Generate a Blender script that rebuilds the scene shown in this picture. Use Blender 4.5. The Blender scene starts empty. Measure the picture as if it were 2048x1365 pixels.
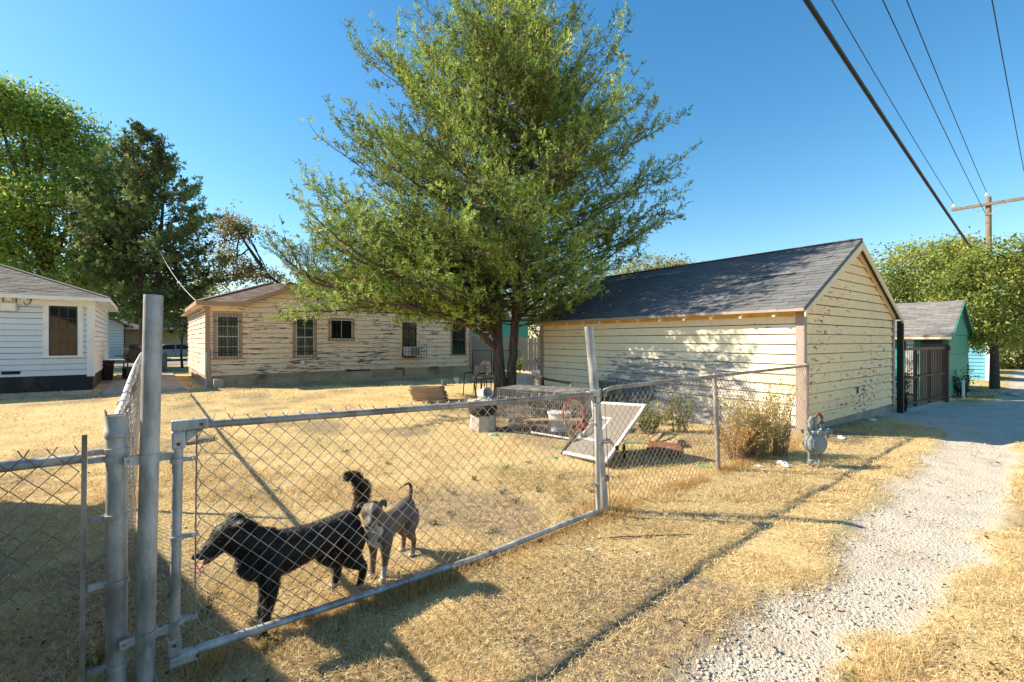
import bpy, bmesh, math, random
import numpy as np
from mathutils import Vector, Matrix, Euler

random.seed(7)
RNG = np.random.default_rng(11)
R = math.radians
scene = bpy.context.scene
col = scene.collection

# ---------------------------------------------------------------- camera
# world axes: X runs along the alley, Y runs into the lot, Z up; the camera stands at the origin
THETA = R(51.1)                       # heading of the lens, from +X towards +Y
CAM_H = 1.6
FPX, CX, CY = 910.0, 1024.0, 683.0    # focal length and centre for a 2048 px wide frame
cam_d = bpy.data.cameras.new('camera')
cam = bpy.data.objects.new('camera', cam_d)
col.objects.link(cam)
cam.location = (0, 0, CAM_H)
cam.rotation_euler = (R(90), 0, THETA - R(90))
cam_d.sensor_width = 36.0
cam_d.lens = 36.0 * FPX / 2048.0
cam_d.clip_start = 0.05
cam_d.clip_end = 3000
scene.camera = cam

# ---------------------------------------------------------------- sky and sun
SUN_ELEV = R(37.0)
SUN_AZ = R(134.5)                     # direction towards the sun, from +X counter-clockwise
world = bpy.data.worlds.new('World')
scene.world = world
world.use_nodes = True
wn = world.node_tree
wn.nodes.clear()
w_out = wn.nodes.new('ShaderNodeOutputWorld')
w_bg = wn.nodes.new('ShaderNodeBackground')
w_sky = wn.nodes.new('ShaderNodeTexSky')
w_sky.sky_type = 'NISHITA'
w_sky.sun_disc = False
w_sky.sun_elevation = SUN_ELEV
w_sky.sun_rotation = R(90) - SUN_AZ
w_sky.altitude = 0
w_sky.air_density = 1.2
w_sky.dust_density = 0.3
w_sky.ozone_density = 3.0
w_bg.inputs['Strength'].default_value = 0.093
w_hsv = wn.nodes.new('ShaderNodeHueSaturation')      # the photograph's deep cyan-blue rendering of the sky
w_hsv.inputs['Hue'].default_value = 0.492
w_hsv.inputs['Saturation'].default_value = 1.3
wn.links.new(w_sky.outputs['Color'], w_hsv.inputs['Color'])
wn.links.new(w_hsv.outputs['Color'], w_bg.inputs['Color'])
wn.links.new(w_bg.outputs['Background'], w_out.inputs['Surface'])

sun_d = bpy.data.lights.new('sun', 'SUN')
sun_d.energy = 5.0
sun_d.angle = R(0.53)
sun_d.color = (1.0, 0.86, 0.66)
sun = bpy.data.objects.new('sun', sun_d)
col.objects.link(sun)
_ld = Vector((-math.cos(SUN_AZ) * math.cos(SUN_ELEV), -math.sin(SUN_AZ) * math.cos(SUN_ELEV), -math.sin(SUN_ELEV)))
sun.rotation_euler = _ld.to_track_quat('-Z', 'Y').to_euler()
sun.location = (-20, 20, 30)

vs = scene.view_settings
vs.view_transform = 'Standard'
vs.look = 'None'
vs.exposure = 1.15
vs.gamma = 1.0
scene.cycles.max_bounces = 6
scene.cycles.transparent_max_bounces = 8
scene.cycles.use_denoising = True

# ---------------------------------------------------------------- survey helpers
FWD = np.array([math.cos(THETA), math.sin(THETA)])
RGT = np.array([math.sin(THETA), -math.cos(THETA)])

def at(px, py, dep):
    """world point seen at a photograph pixel, at a measured distance along the lens axis"""
    lat = (px - CX) / FPX * dep
    h = CAM_H + (CY - py) / FPX * dep
    p = FWD * dep + RGT * lat
    return Vector((p[0], p[1], h))

def on_ground(px, py, z=0.0):
    return at(px, py, (CAM_H - z) * FPX / (py - CY))

def ss(a, b, x):
    t = np.clip((np.asarray(x, float) - a) / (b - a), 0, 1)
    return t * t * (3 - 2 * t)

def _hash(ix, iy, seed):
    h = (ix.astype(np.int64) * 374761393 + iy.astype(np.int64) * 668265263 + seed * 974711) & 0xffffffff
    h = ((h ^ (h >> 13)) * 1274126177) & 0xffffffff
    return ((h ^ (h >> 16)) & 0xffff) / 65535.0

def vnoise(x, y, seed=0):
    x = np.asarray(x, float); y = np.asarray(y, float)
    ix = np.floor(x); iy = np.floor(y)
    fx = x - ix; fy = y - iy
    ix = ix.astype(np.int64); iy = iy.astype(np.int64)
    ux = fx * fx * (3 - 2 * fx); uy = fy * fy * (3 - 2 * fy)
    a = _hash(ix, iy, seed); b = _hash(ix + 1, iy, seed)
    c = _hash(ix, iy + 1, seed); d = _hash(ix + 1, iy + 1, seed)
    return (a * (1 - ux) + b * ux) * (1 - uy) + (c * (1 - ux) + d * ux) * uy

def fbm(x, y, seed=0, octv=4):
    s = 0; a = 0.5; t = 0
    for i in range(octv):
        s = s + a * vnoise(np.asarray(x) * 2 ** i, np.asarray(y) * 2 ** i, seed + i * 17)
        t += a; a *= 0.5
    return s / t

# ---------------------------------------------------------------- object helpers
def tag(o, label=None, cat=None, group=None, kind=None):
    if label: o['label'] = label
    if cat: o['category'] = cat
    if group: o['group'] = group
    if kind: o['kind'] = kind
    return o

def empty(name, loc=(0, 0, 0), rz=0.0, label=None, cat=None, group=None):
    o = bpy.data.objects.new(name, None)
    o.empty_display_size = 0.1
    col.objects.link(o)
    o.location = loc
    o.rotation_euler = (0, 0, rz)
    return tag(o, label, cat, group)

def link(name, me, m=None, parent=None, loc=None, rot=None):
    o = bpy.data.objects.new(name, me)
    col.objects.link(o)
    if m is not None:
        if len(me.materials) == 0:
            me.materials.append(m)
    if parent is not None: o.parent = parent
    if loc is not None: o.location = loc
    if rot is not None: o.rotation_euler = rot
    return o

def copy_tree(o, parent=None):
    c = o.copy()
    col.objects.link(c)
    c.parent = parent
    for ch in list(o.children):
        copy_tree(ch, c)
    return c

class MB:
    """collects simple solids and links them as one mesh object"""
    def __init__(s):
        s.v = []; s.f = []
    def add(s, vs_, fs_):
        n = len(s.v)
        s.v.extend([tuple(p) for p in vs_])
        s.f.extend([tuple(i + n for i in f) for f in fs_])
        return s
    def box(s, x0, x1, y0, y1, z0, z1):
        if x0 > x1: x0, x1 = x1, x0
        if y0 > y1: y0, y1 = y1, y0
        if z0 > z1: z0, z1 = z1, z0
        vs_ = [(x0, y0, z0), (x1, y0, z0), (x1, y1, z0), (x0, y1, z0), (x0, y0, z1), (x1, y0, z1), (x1, y1, z1), (x0, y1, z1)]
        return s.add(vs_, [(0, 3, 2, 1), (4, 5, 6, 7), (0, 1, 5, 4), (1, 2, 6, 5), (2, 3, 7, 6), (3, 0, 4, 7)])
    def obox(s, c, ax, ay, az):
        """box about centre c with half-extent vectors"""
        c = Vector(c); ax = Vector(ax); ay = Vector(ay); az = Vector(az)
        vs_ = [c - ax - ay - az, c + ax - ay - az, c + ax + ay - az, c - ax + ay - az, c - ax - ay + az, c + ax - ay + az, c + ax + ay + az, c - ax + ay + az]
        return s.add(vs_, [(0, 3, 2, 1), (4, 5, 6, 7), (0, 1, 5, 4), (1, 2, 6, 5), (2, 3, 7, 6), (3, 0, 4, 7)])
    def bar(s, a, b, w, h, up=(0, 0, 1)):
        a = Vector(a); b = Vector(b); d = (b - a)
        L = d.length; d.normalize()
        u = Vector(up)
        sd = d.cross(u)
        if sd.length < 1e-4: sd = d.cross(Vector((1, 0, 0)))
        sd.normalize(); u = sd.cross(d).normalized()
        return s.obox((a + b) / 2, d * L / 2, sd * w / 2, u * h / 2)
    def prism(s, poly, off):
        """closed polygon (3D points) pushed along a vector"""
        n = len(poly); off = Vector(off)
        p0 = [Vector(p) for p in poly]; p1 = [p + off for p in p0]
        fs_ = [tuple(range(n - 1, -1, -1)), tuple(range(n, 2 * n))]
        for i in range(n):
            j = (i + 1) % n
            fs_.append((i, j, n + j, n + i))
        return s.add(p0 + p1, fs_)
    def tube(s, pts, r, n=8, cap=True, closed=False):
        pts = [Vector(p) for p in pts]
        m = len(pts)
        rs = r if hasattr(r, '__len__') else [r] * m
        t0 = (pts[1] - pts[0]).normalized()
        u = t0.orthogonal().normalized()
        rings = []
        for i in range(m):
            if closed:
                t = (pts[(i + 1) % m] - pts[i - 1]).normalized()
            elif i == 0: t = t0
            elif i == m - 1: t = (pts[i] - pts[i - 1]).normalized()
            else: t = (pts[i + 1] - pts[i - 1])
            if t.length < 1e-9: t = t0
            t.normalize()
            u = (u - t * u.dot(t))
            if u.length < 1e-6: u = t.orthogonal()
            u.normalize()
            w = t.cross(u)
            rings.append([pts[i] + (u * math.cos(2 * math.pi * k / n) + w * math.sin(2 * math.pi * k / n)) * rs[i] for k in range(n)])
        vs_ = [p for rg in rings for p in rg]
        fs_ = []
        for i in range(m if closed else m - 1):
            a = i * n; b = ((i + 1) % m) * n
            for k in range(n):
                k2 = (k + 1) % n
                fs_.append((a + k, a + k2, b + k2, b + k))
        if cap and not closed:
            fs_.append(tuple(range(n - 1, -1, -1)))
            fs_.append(tuple((m - 1) * n + k for k in range(n)))
        return s.add(vs_, fs_)
    def lathe(s, prof, c=(0, 0, 0), n=16, axis='Z'):
        c = Vector(c); vs_ = []; fs_ = []
        for (r, h) in prof:
            for k in range(n):
                a = 2 * math.pi * k / n
                p = (r * math.cos(a), r * math.sin(a), h)
                if axis == 'X': p = (p[2], p[0], p[1])
                if axis == 'Y': p = (p[0], p[2], p[1])
                vs_.append(c + Vector(p))
        for i in range(len(prof) - 1):
            for k in range(n):
                k2 = (k + 1) % n
                f = (i * n + k, i * n + k2, (i + 1) * n + k2, (i + 1) * n + k)
                fs_.append(f if axis != 'Y' else f[::-1])
        a0 = tuple(range(n - 1, -1, -1)); a1 = tuple((len(prof) - 1) * n + k for k in range(n))
        fs_ += [a0, a1] if axis != 'Y' else [a0[::-1], a1[::-1]]
        return s.add(vs_, fs_)
    def build(s, name, m=None, parent=None, smooth=False, loc=None, rot=None, bevel=0):
        me = bpy.data.meshes.new(name)
        me.from_pydata(s.v, [], s.f)
        me.update()
        if smooth:
            me.polygons.foreach_set('use_smooth', [True] * len(me.polygons))
            me.set_sharp_from_angle(angle=R(40))
        o = link(name, me, m, parent, loc, rot)
        if bevel:
            b = o.modifiers.new('bevel', 'BEVEL')
            b.width = bevel; b.segments = 2; b.limit_method = 'ANGLE'; b.angle_limit = R(40)
        return o

def np_mesh(name, V, F, attrs=None, smooth=False):
    """V (n,3) float, F (m,k) int, attrs {name: (n,) or (n,3/4)} on points"""
    me = bpy.data.meshes.new(name)
    V = np.ascontiguousarray(V, np.float32); F = np.ascontiguousarray(F, np.int32)
    n, m, k = len(V), len(F), F.shape[1]
    me.vertices.add(n); me.vertices.foreach_set('co', V.ravel())
    me.loops.add(m * k); me.loops.foreach_set('vertex_index', F.ravel())
    me.polygons.add(m)
    me.polygons.foreach_set('loop_start', np.arange(0, m * k, k, dtype=np.int32))
    me.polygons.foreach_set('loop_total', np.full(m, k, np.int32))
    if smooth: me.polygons.foreach_set('use_smooth', np.ones(m, bool))
    me.update(calc_edges=True)
    for an, arr in (attrs or {}).items():
        arr = np.asarray(arr, np.float32)
        if arr.ndim == 1:
            a = me.attributes.new(an, 'FLOAT', 'POINT'); a.data.foreach_set('value', arr)
        else:
            if arr.shape[1] == 3: arr = np.concatenate([arr, np.ones((n, 1), np.float32)], 1)
            a = me.attributes.new(an, 'FLOAT_COLOR', 'POINT'); a.data.foreach_set('color', arr.ravel())
    return me

# ---------------------------------------------------------------- material helpers
class NT:
    def __init__(s, name):
        s.m = bpy.data.materials.new(name); s.m.use_nodes = True
        s.t = s.m.node_tree; s.t.nodes.clear()
        s.out = s.n('ShaderNodeOutputMaterial')
        s.b = s.n('ShaderNodeBsdfPrincipled')
        s.l(s.b.outputs[0], s.out.inputs['Surface'])
    def n(s, ty, **kw):
        nd = s.t.nodes.new(ty)
        for k, v in kw.items(): setattr(nd, k, v)
        return nd
    def l(s, a, b): s.t.links.new(a, b)
    def val(s, sock, v):
        if hasattr(v, 'links') or hasattr(v, 'is_output'): s.l(v, sock)
        elif isinstance(v, (tuple, list)) and len(v) == 3 and len(sock.default_value) == 4: sock.default_value = (*v, 1)
        else: sock.default_value = v
    def coord(s, kind='Object', scale=(1, 1, 1)):
        if kind == 'World': o = s.n('ShaderNodeNewGeometry').outputs['Position']
        else: o = s.n('ShaderNodeTexCoord').outputs[kind]
        mp = s.n('ShaderNodeMapping'); mp.inputs['Scale'].default_value = scale
        s.l(o, mp.inputs['Vector']); return mp.outputs['Vector']
    def noise(s, vec, scale=5, detail=4, rough=0.55, dist=0.0):
        nd = s.n('ShaderNodeTexNoise'); s.l(vec, nd.inputs['Vector'])
        nd.inputs['Scale'].default_value = scale; nd.inputs['Detail'].default_value = detail
        nd.inputs['Roughness'].default_value = rough; nd.inputs['Distortion'].default_value = dist
        return nd.outputs['Fac']
    def ramp(s, fac, stops, interp='LINEAR'):
        nd = s.n('ShaderNodeValToRGB'); nd.color_ramp.interpolation = interp
        e = nd.color_ramp.elements
        while len(e) < len(stops): e.new(0.5)
        for i, (p, c) in enumerate(stops):
            e[i].position = p; e[i].color = (*c, 1) if isinstance(c, (tuple, list)) else (c, c, c, 1)
        s.val(nd.inputs['Fac'], fac); return nd.outputs['Color']
    def rng(s, v, a, b, c=0.0, d=1.0):
        nd = s.n('ShaderNodeMapRange'); s.val(nd.inputs['Value'], v)
        for k, x in zip(('From Min', 'From Max', 'To Min', 'To Max'), (a, b, c, d)): nd.inputs[k].default_value = x
        return nd.outputs['Result']
    def mix(s, fac, a, b, mode='MIX'):
        nd = s.n('ShaderNodeMix', data_type='RGBA', blend_type=mode)
        s.val(nd.inputs['Factor'], fac); s.val(nd.inputs['A'], a) if False else None
        s.val(nd.inputs[0], fac); s.val(nd.inputs[6], a); s.val(nd.inputs[7], b)
        return nd.outputs[2]
    def math(s, op, a, b=0.0, clamp=False):
        nd = s.n('ShaderNodeMath', operation=op, use_clamp=clamp)
        s.val(nd.inputs[0], a); s.val(nd.inputs[1], b); return nd.outputs[0]
    def attr(s, name):
        nd = s.n('ShaderNodeAttribute', attribute_name=name); return nd
    def sep(s, vec):
        nd = s.n('ShaderNodeSeparateXYZ'); s.l(vec, nd.inputs[0]); return nd.outputs
    def bump(s, h, strength=0.4, dist=0.01):
        nd = s.n('ShaderNodeBump'); s.val(nd.inputs['Height'], h)
        nd.inputs['Strength'].default_value = strength; nd.inputs['Distance'].default_value = dist
        s.l(nd.outputs[0], s.b.inputs['Normal'])
    def done(s, color=None, rough=None, metal=None, spec=None):
        if color is not None: s.val(s.b.inputs['Base Color'], color)
        if rough is not None: s.val(s.b.inputs['Roughness'], rough)
        if metal is not None: s.val(s.b.inputs['Metallic'], metal)
        if spec is not None: s.b.inputs['Specular IOR Level'].default_value = spec
        return s.m

def plain(name, c, rough=0.7, var=0.18, scale=6.0, metal=0.0, dirt=None, dirt_amt=0.35, bump=0.0, spec=0.4):
    """a colour broken up by two scales of noise, with optional dirt"""
    t = NT(name); v = t.coord('Object')
    a = t.noise(v, scale, 5); b = t.noise(v, scale * 9, 3)
    f = t.rng(t.math('ADD', t.math('MULTIPLY', a, 0.7), t.math('MULTIPLY', b, 0.3)), 0.3, 0.7)
    lo = tuple(x * (1 - var) for x in c); hi = tuple(min(1, x * (1 + var * 0.7)) for x in c)
    cc = t.mix(f, lo, hi)
    if dirt:
        d = t.rng(t.noise(v, scale * 0.6, 6, 0.65), 0.5, 0.72, 0, dirt_amt)
        cc = t.mix(d, cc, dirt)
    if bump: t.bump(b, bump, 0.01)
    return t.done(cc, t.rng(a, 0.3, 0.7, max(0.05, rough - 0.1), min(1, rough + 0.1)), metal, spec)

M = {}
# ================================================================ ground
def gz(x, y):
    x = np.asarray(x, float); y = np.asarray(y, float)
    z = -0.13 * ss(9.0, 14.0, x) + 0.10 * ss(14, 24, y) * ss(1, 8, x)
    z = z + 0.035 * (fbm(x * 0.5, y * 0.5, 3, 3) - 0.5)
    # worn wheel track lies a little lower than the grass
    return z - 0.03 * gravel(x, y)

def gravel(x, y):
    x = np.asarray(x, float); y = np.asarray(y, float)
    yy = y + 0.40 * (fbm(x * 1.1, y * 1.1, 21, 4) - 0.5) + 0.14 * (fbm(x * 5, y * 5, 22, 2) - 0.5)
    top = 1.10 + 0.035 * (x - 2) + 1.35 * ss(11.2, 13.2, x) * (1 - ss(17.2, 18.6, x)) - 0.30 * ss(17.5, 20, x)
    near = 0.0 * x
    bot = 0.50 + 0.10 * np.sin(x * 0.7) - 0.25 * ss(11, 15, x)
    g = ss(bot - 0.14, bot + 0.10, yy) * (1 - ss(top + near - 0.12, top + near + 0.14, yy))
    g2 = ss(-1.75, -1.5, yy) * (1 - ss(-0.95, -0.7, yy))
    return np.clip(np.maximum(g, g2), 0, 1) * ss(-14, -8, x)

def H(x, y):
    return float(gz(x, y))

def gp(px, py, dz=0.0):
    """point of the ground seen at a photograph pixel"""
    z = 0.0
    for _ in range(6):
        p = on_ground(px, py, z); z = H(p.x, p.y)
    return Vector((p.x, p.y, z + dz))

def axis_steps(lo, hi, fine0, fine1, step, grow=1.16, extra=()):
    a = list(np.arange(fine0, fine1 + 1e-6, step))
    s = step; v = fine1
    while v < hi: s *= grow; v += s; a.append(v)
    s = step; v = fine0; b = []
    while v > lo: s *= grow; v -= s; b.append(v)
    return np.array(b[::-1] + a)

gx = axis_steps(-600, 900, -3.5, 14.0, 0.075)
gy = axis_steps(-600, 900, -0.6, 8.0, 0.07, 1.10)
GX, GY = np.meshgrid(gx, gy, indexing='ij')
near_w = ss(40, 25, np.hypot(GX, GY))
GZ = gz(GX, GY) + near_w * 0.016 * (fbm(GX * 4, GY * 4, 5, 3) - 0.5)
nx_, ny_ = GX.shape
idx = np.arange(nx_ * ny_).reshape(nx_, ny_)
Fq = np.stack([idx[:-1, :-1], idx[1:, :-1], idx[1:, 1:], idx[:-1, 1:]], -1).reshape(-1, 4)

def green_amt(x, y):
    x = np.asarray(x, float); y = np.asarray(y, float)
    g = ss(0.60, 0.78, fbm(x * 0.9, y * 0.9, 41, 4))
    edge = gravel(x, y)
    g = g * 0.32 + 0.9 * ss(0.02, 0.25, edge) * (1 - ss(0.3, 0.7, edge)) * ss(0.45, 0.65, fbm(x * 1.6, y * 1.6, 43, 3))
    g = np.maximum(g, 0.8 * ss(17, 19, x) * ss(0.35, 0.6, fbm(x * .8, y * .8, 44, 3)) * (y < 9))
    # lawn between and beyond the houses, still green in places
    g = np.maximum(g, 0.75 * ss(24, 27, y) * ss(0.3, 0.6, fbm(x * .6, y * .6, 45, 3)))
    return np.clip(g, 0, 1) * (1 - .8 * ss(1.5, .3, x) * ss(12, 9, y))  # less green left of the gate: warmth of the shade put into grass colour

def bare_amt(x, y):
    x = np.asarray(x, float); y = np.asarray(y, float)
    b = ss(0.53, 0.70, fbm(x * 0.8 + 9, y * 0.8, 51, 4))
    b = np.maximum(b, 0.8 * ss(2.6, 1.2, np.hypot(x - 6.8, y - 9.2)))       # trodden earth round the tree
    b = np.maximum(b, 0.9 * ss(0.9, 0.2, np.abs(y - 17.3)) * ss(1.0, 2.0, x) * ss(13, 11, x))
    b = np.maximum(b, 0.55 * ss(0.5, 0.1, np.abs(y - 3.0)) * ss(7.5, 9, x) * ss(14.5, 13.5, x))
    return np.clip(b, 0, 1)

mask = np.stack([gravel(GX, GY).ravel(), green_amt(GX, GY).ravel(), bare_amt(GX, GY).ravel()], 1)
gme = np_mesh('ground', np.stack([GX.ravel(), GY.ravel(), GZ.ravel()], 1), Fq, {'mask': mask}, smooth=True)

t = NT('dry_grass_ground')
pos = t.coord('World')
mk = t.n('ShaderNodeSeparateColor'); t.l(t.attr('mask').outputs['Color'], mk.inputs[0])
n1 = t.noise(pos, 1.3, 6, 0.6); n2 = t.noise(pos, 14, 5, 0.65); n3 = t.noise(pos, 90, 4, 0.7)
straw = t.ramp(t.math('ADD', t.math('MULTIPLY', n2, 0.5), t.math('MULTIPLY', n3, 0.5)),
               [(0.28, (0.20, 0.135, 0.065)), (0.40, (0.46, 0.345, 0.165)), (0.52, (0.62, 0.485, 0.25)), (0.7, (0.72, 0.59, 0.34))])
straw = t.mix(t.rng(n1, 0.38, 0.65, 0, 0.45), straw, (0.58, 0.42, 0.19))
grn = t.mix(n2, (0.10, 0.12, 0.03), (0.30, 0.27, 0.08))
c = t.mix(t.math('MULTIPLY', mk.outputs[1], t.rng(n2, 0.35, 0.6, 0.2, 0.8)), straw, grn)
soil = t.mix(n3, (0.13, 0.095, 0.06), (0.31, 0.24, 0.16))
c = t.mix(t.math('MULTIPLY', mk.outputs[2], t.rng(n2, 0.35, 0.55, 0.25, 1.0)), c, soil)
vor = t.n('ShaderNodeTexVoronoi'); t.l(pos, vor.inputs['Vector']); vor.inputs['Scale'].default_value = 42
vor2 = t.n('ShaderNodeTexVoronoi'); t.l(pos, vor2.inputs['Vector']); vor2.inputs['Scale'].default_value = 110
grv = t.mix(t.rng(n3, 0.3, 0.7), (0.44, 0.395, 0.33), (0.66, 0.60, 0.51))
vs_sep = t.n('ShaderNodeSeparateColor'); t.l(vor.outputs['Color'], vs_sep.inputs[0])
grv = t.mix(t.math('MULTIPLY', vs_sep.outputs[0], 0.5), grv, (0.60, 0.55, 0.47))
grv = t.mix(t.rng(n1, 0.45, 0.62, 0, 0.55), grv, (0.60, 0.54, 0.45))
grv = t.mix(t.rng(t.noise(pos, 3.2, 5, .65), .46, .66, 0, .6), grv, (0.40, 0.335, 0.25))
c = t.mix(mk.outputs[0], c, grv)
hgt = t.mix(mk.outputs[0], t.math('ADD', t.math('MULTIPLY', n2, 1.4), n3), t.math('ADD', t.math('MULTIPLY', vor.outputs['Distance'], -0.9), t.math('ADD', t.math('MULTIPLY', vor2.outputs['Distance'], -0.5), n3)))
t.bump(hgt, 0.75, 0.02)
ground = link('ground', gme, t.done(c, 0.95, spec=0.15))
tag(ground, 'dry straw-coloured lot with a gravel wheel track along the alley', 'ground', kind='structure')

# ---------------------------------------------------------------- straw blades and stones
def leaf_mat(name, transl=0.35, rough=0.7, attr='tint', spec=0.2):
    t = NT(name)
    a = t.attr(attr).outputs['Color']
    t.val(t.b.inputs['Base Color'], a); t.b.inputs['Roughness'].default_value = rough
    t.b.inputs['Specular IOR Level'].default_value = spec
    tr = t.n('ShaderNodeBsdfTranslucent'); t.l(a, tr.inputs['Color'])
    mx = t.n('ShaderNodeMixShader'); mx.inputs[0].default_value = transl
    t.l(t.b.outputs[0], mx.inputs[1]); t.l(tr.outputs[0], mx.inputs[2]); t.l(mx.outputs[0], t.out.inputs['Surface'])
    return t.m
M['straw'] = leaf_mat('straw_blade', 0.3)

def blocked(x, y):
    """places where buildings or paving stand"""
    b = (x > 8.7) & (x < 14.2) & (y > 2.9) & (y < 10.2)
    b |= (y > 18.3) & (x > 1.4) & (x < 13.0)
    b |= (y > 20.0) & (x < -1.0)
    b |= (x > 18.7) & (y > 2.3) & (y < 12)
    b |= (x > -0.05) & (x < 1.1) & (y > 17.2)
    return b

def straw(n, d0, d1, wid, length, seed, flat=0.86):
    rg = np.random.default_rng(seed)
    # even cover on screen: more blades close by
    u = rg.random(n); dep = 1 / (1 / d0 + u * (1 / d1 - 1 / d0))
    lat = (rg.random(n) * 2 - 1) * 1.32 * dep
    x = FWD[0] * dep + RGT[0] * lat; y = FWD[1] * dep + RGT[1] * lat
    keep = rg.random(n) > gravel(x, y) * 1.08
    keep &= rg.random(n) > 0.72 * bare_amt(x, y)
    tuft = fbm(x * 3.2, y * 3.2, 61, 3)
    keep &= rg.random(n) < 0.35 + 1.5 * ss(0.30, 0.62, tuft)
    keep &= ~blocked(x, y)
    x, y, dep, tuft = x[keep], y[keep], dep[keep], tuft[keep]
    n = len(x); z = gz(x, y) + 0.004
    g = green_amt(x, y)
    az = rg.random(n) * 2 * np.pi + 1.2 * fbm(x, y, 63, 2)
    el = np.where(rg.random(n) < flat, rg.random(n) * 0.45 + 0.03, rg.random(n) * 0.9 + 0.4)
    L = length * (0.4 + rg.random(n) * 0.9) * (0.6 + 0.8 * ss(0.3, 0.7, tuft))
    w = wid * (0.6 + rg.random(n) * 0.8) * np.maximum(1, dep / 3.0)
    d = np.stack([np.cos(az) * np.cos(el), np.sin(az) * np.cos(el), np.sin(el)], 1)
    sd = np.stack([-np.sin(az), np.cos(az), np.zeros(n)], 1)
    tw = (rg.random(n) - 0.5)[:, None] * np.array([[0, 0, 0.8]])
    sd = sd + tw
    p0 = np.stack([x, y, z], 1); p0[:, 2] += rg.random(n) * 0.018 * (0.5 + tuft)
    V = np.stack([p0 - sd * w[:, None] * .5, p0 + sd * w[:, None] * .5, p0 + d * L[:, None]], 1).reshape(-1, 3)
    F = np.arange(3 * n).reshape(-1, 3)
    pal = np.array([[.74, .60, .33], [.68, .51, .25], [.85, .74, .48], [.58, .41, .19], [.34, .23, .11]])
    c = pal[rg.choice(5, n, p=[.28, .27, .18, .16, .11])]
    tone = ss(0.38, 0.65, fbm(x * 1.1, y * 1.1, 65, 3))[:, None]
    c = c * (1 - 0.35 * tone) + np.array([[.60, .43, .19]]) * 0.35 * tone
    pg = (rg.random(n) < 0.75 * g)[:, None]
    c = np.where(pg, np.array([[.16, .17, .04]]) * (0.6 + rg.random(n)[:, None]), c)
    c = c * (0.75 + 0.5 * rg.random(n)[:, None])
    return np_mesh('grass', V, F, {'tint': np.repeat(c, 3, 0)})

for (n, d0, d1, w, L, sd) in ((450000, 1.7, 5.5, 0.0032, 0.040, 1), (300000, 4.5, 14.0, 0.0036, 0.034, 2), (80000, 12.0, 34.0, 0.005, 0.055, 3)):
    o = link('grass', straw(n, d0, d1, w, L, sd), M['straw'])
    tag(o, ['dry yellow grass matted on the ground near the gate', 'dry yellow grass spread across the yard', 'thin dry grass far back between the houses'][sd - 1], 'grass', kind='stuff')

# loose stones on the wheel track: an uneven eight-faced pebble, scattered
def pebbles(n, d0, d1, smin, smax, seed, edge=False):
    rg = np.random.default_rng(seed)
    u = rg.random(n); dep = 1 / (1 / d0 + u * (1 / d1 - 1 / d0))
    lat = (rg.random(n) * 1.6 - 0.25) * 1.05 * dep
    x = FWD[0] * dep + RGT[0] * lat; y = FWD[1] * dep + RGT[1] * lat
    g = gravel(x, y)
    cl = ss(0.36, 0.66, fbm(x * 2.2, y * 2.2, 71, 3)) * (.35 + .65 * np.minimum(1, np.abs(y - .82) / .32))
    keep = rg.random(n) < g * (0.15 + 0.85 * cl)
    x, y, dep = x[keep], y[keep], dep[keep]; n = len(x)
    s = smin + (smax - smin) * rg.random(n) ** 6
    s *= np.maximum(1, dep / 5)
    base = np.array([[1, 0, 0], [-1, 0, 0], [0, 1, 0], [0, -1, 0], [0, 0, 1], [0, 0, -1], [.62, .62, .5], [-.62, .55, .55], [.5, -.65, .45], [-.6, -.6, .5]], float)
    F0 = np.array([[0, 6, 4], [6, 2, 4], [2, 7, 4], [7, 1, 4], [1, 9, 4], [9, 3, 4], [3, 8, 4], [8, 0, 4], [0, 2, 6], [2, 1, 7], [1, 3, 9], [3, 0, 8], [2, 0, 5], [1, 2, 5], [3, 1, 5], [0, 3, 5]])
    V = base[None] * (0.7 + 0.6 * rg.random((n, 10, 1))) * (0.6 + 0.7 * rg.random((n, 1, 3)))
    a = rg.random(n) * 6.28; ca, sa = np.cos(a)[:, None], np.sin(a)[:, None]
    V = np.stack([V[..., 0] * ca - V[..., 1] * sa, V[..., 0] * sa + V[..., 1] * ca, V[..., 2] * 0.5], -1) * s[:, None, None] * 0.5
    V += np.stack([x, y, gz(x, y) + s * 0.12], 1)[:, None, :]
    F = (F0[None] + (np.arange(n) * 10)[:, None, None]).reshape(-1, 3)
    k = rg.random(n)[:, None]
    c = np.array([[.46, .41, .34]]) * (1 - k) + np.array([[.66, .60, .51]]) * k
    c = np.where(rg.random(n)[:, None] < 0.1, c * 0.55, c)
    return np_mesh('gravel', V.reshape(-1, 3), F, {'tint': np.repeat(c, 10, 0)})
t = NT('stone'); a = t.attr('tint').outputs['Color']
M['pebble'] = t.done(t.mix(t.rng(t.noise(t.coord('World'), 160, 3), .3, .7, 0, .4), a, (.30, .27, .23)), 0.9, spec=0.2)
tag(link('gravel', pebbles(90000, 1.8, 7.5, 0.004, 0.030, 5), M['pebble']), 'loose pale gravel stones on the alley wheel track', 'gravel', kind='stuff')

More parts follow.
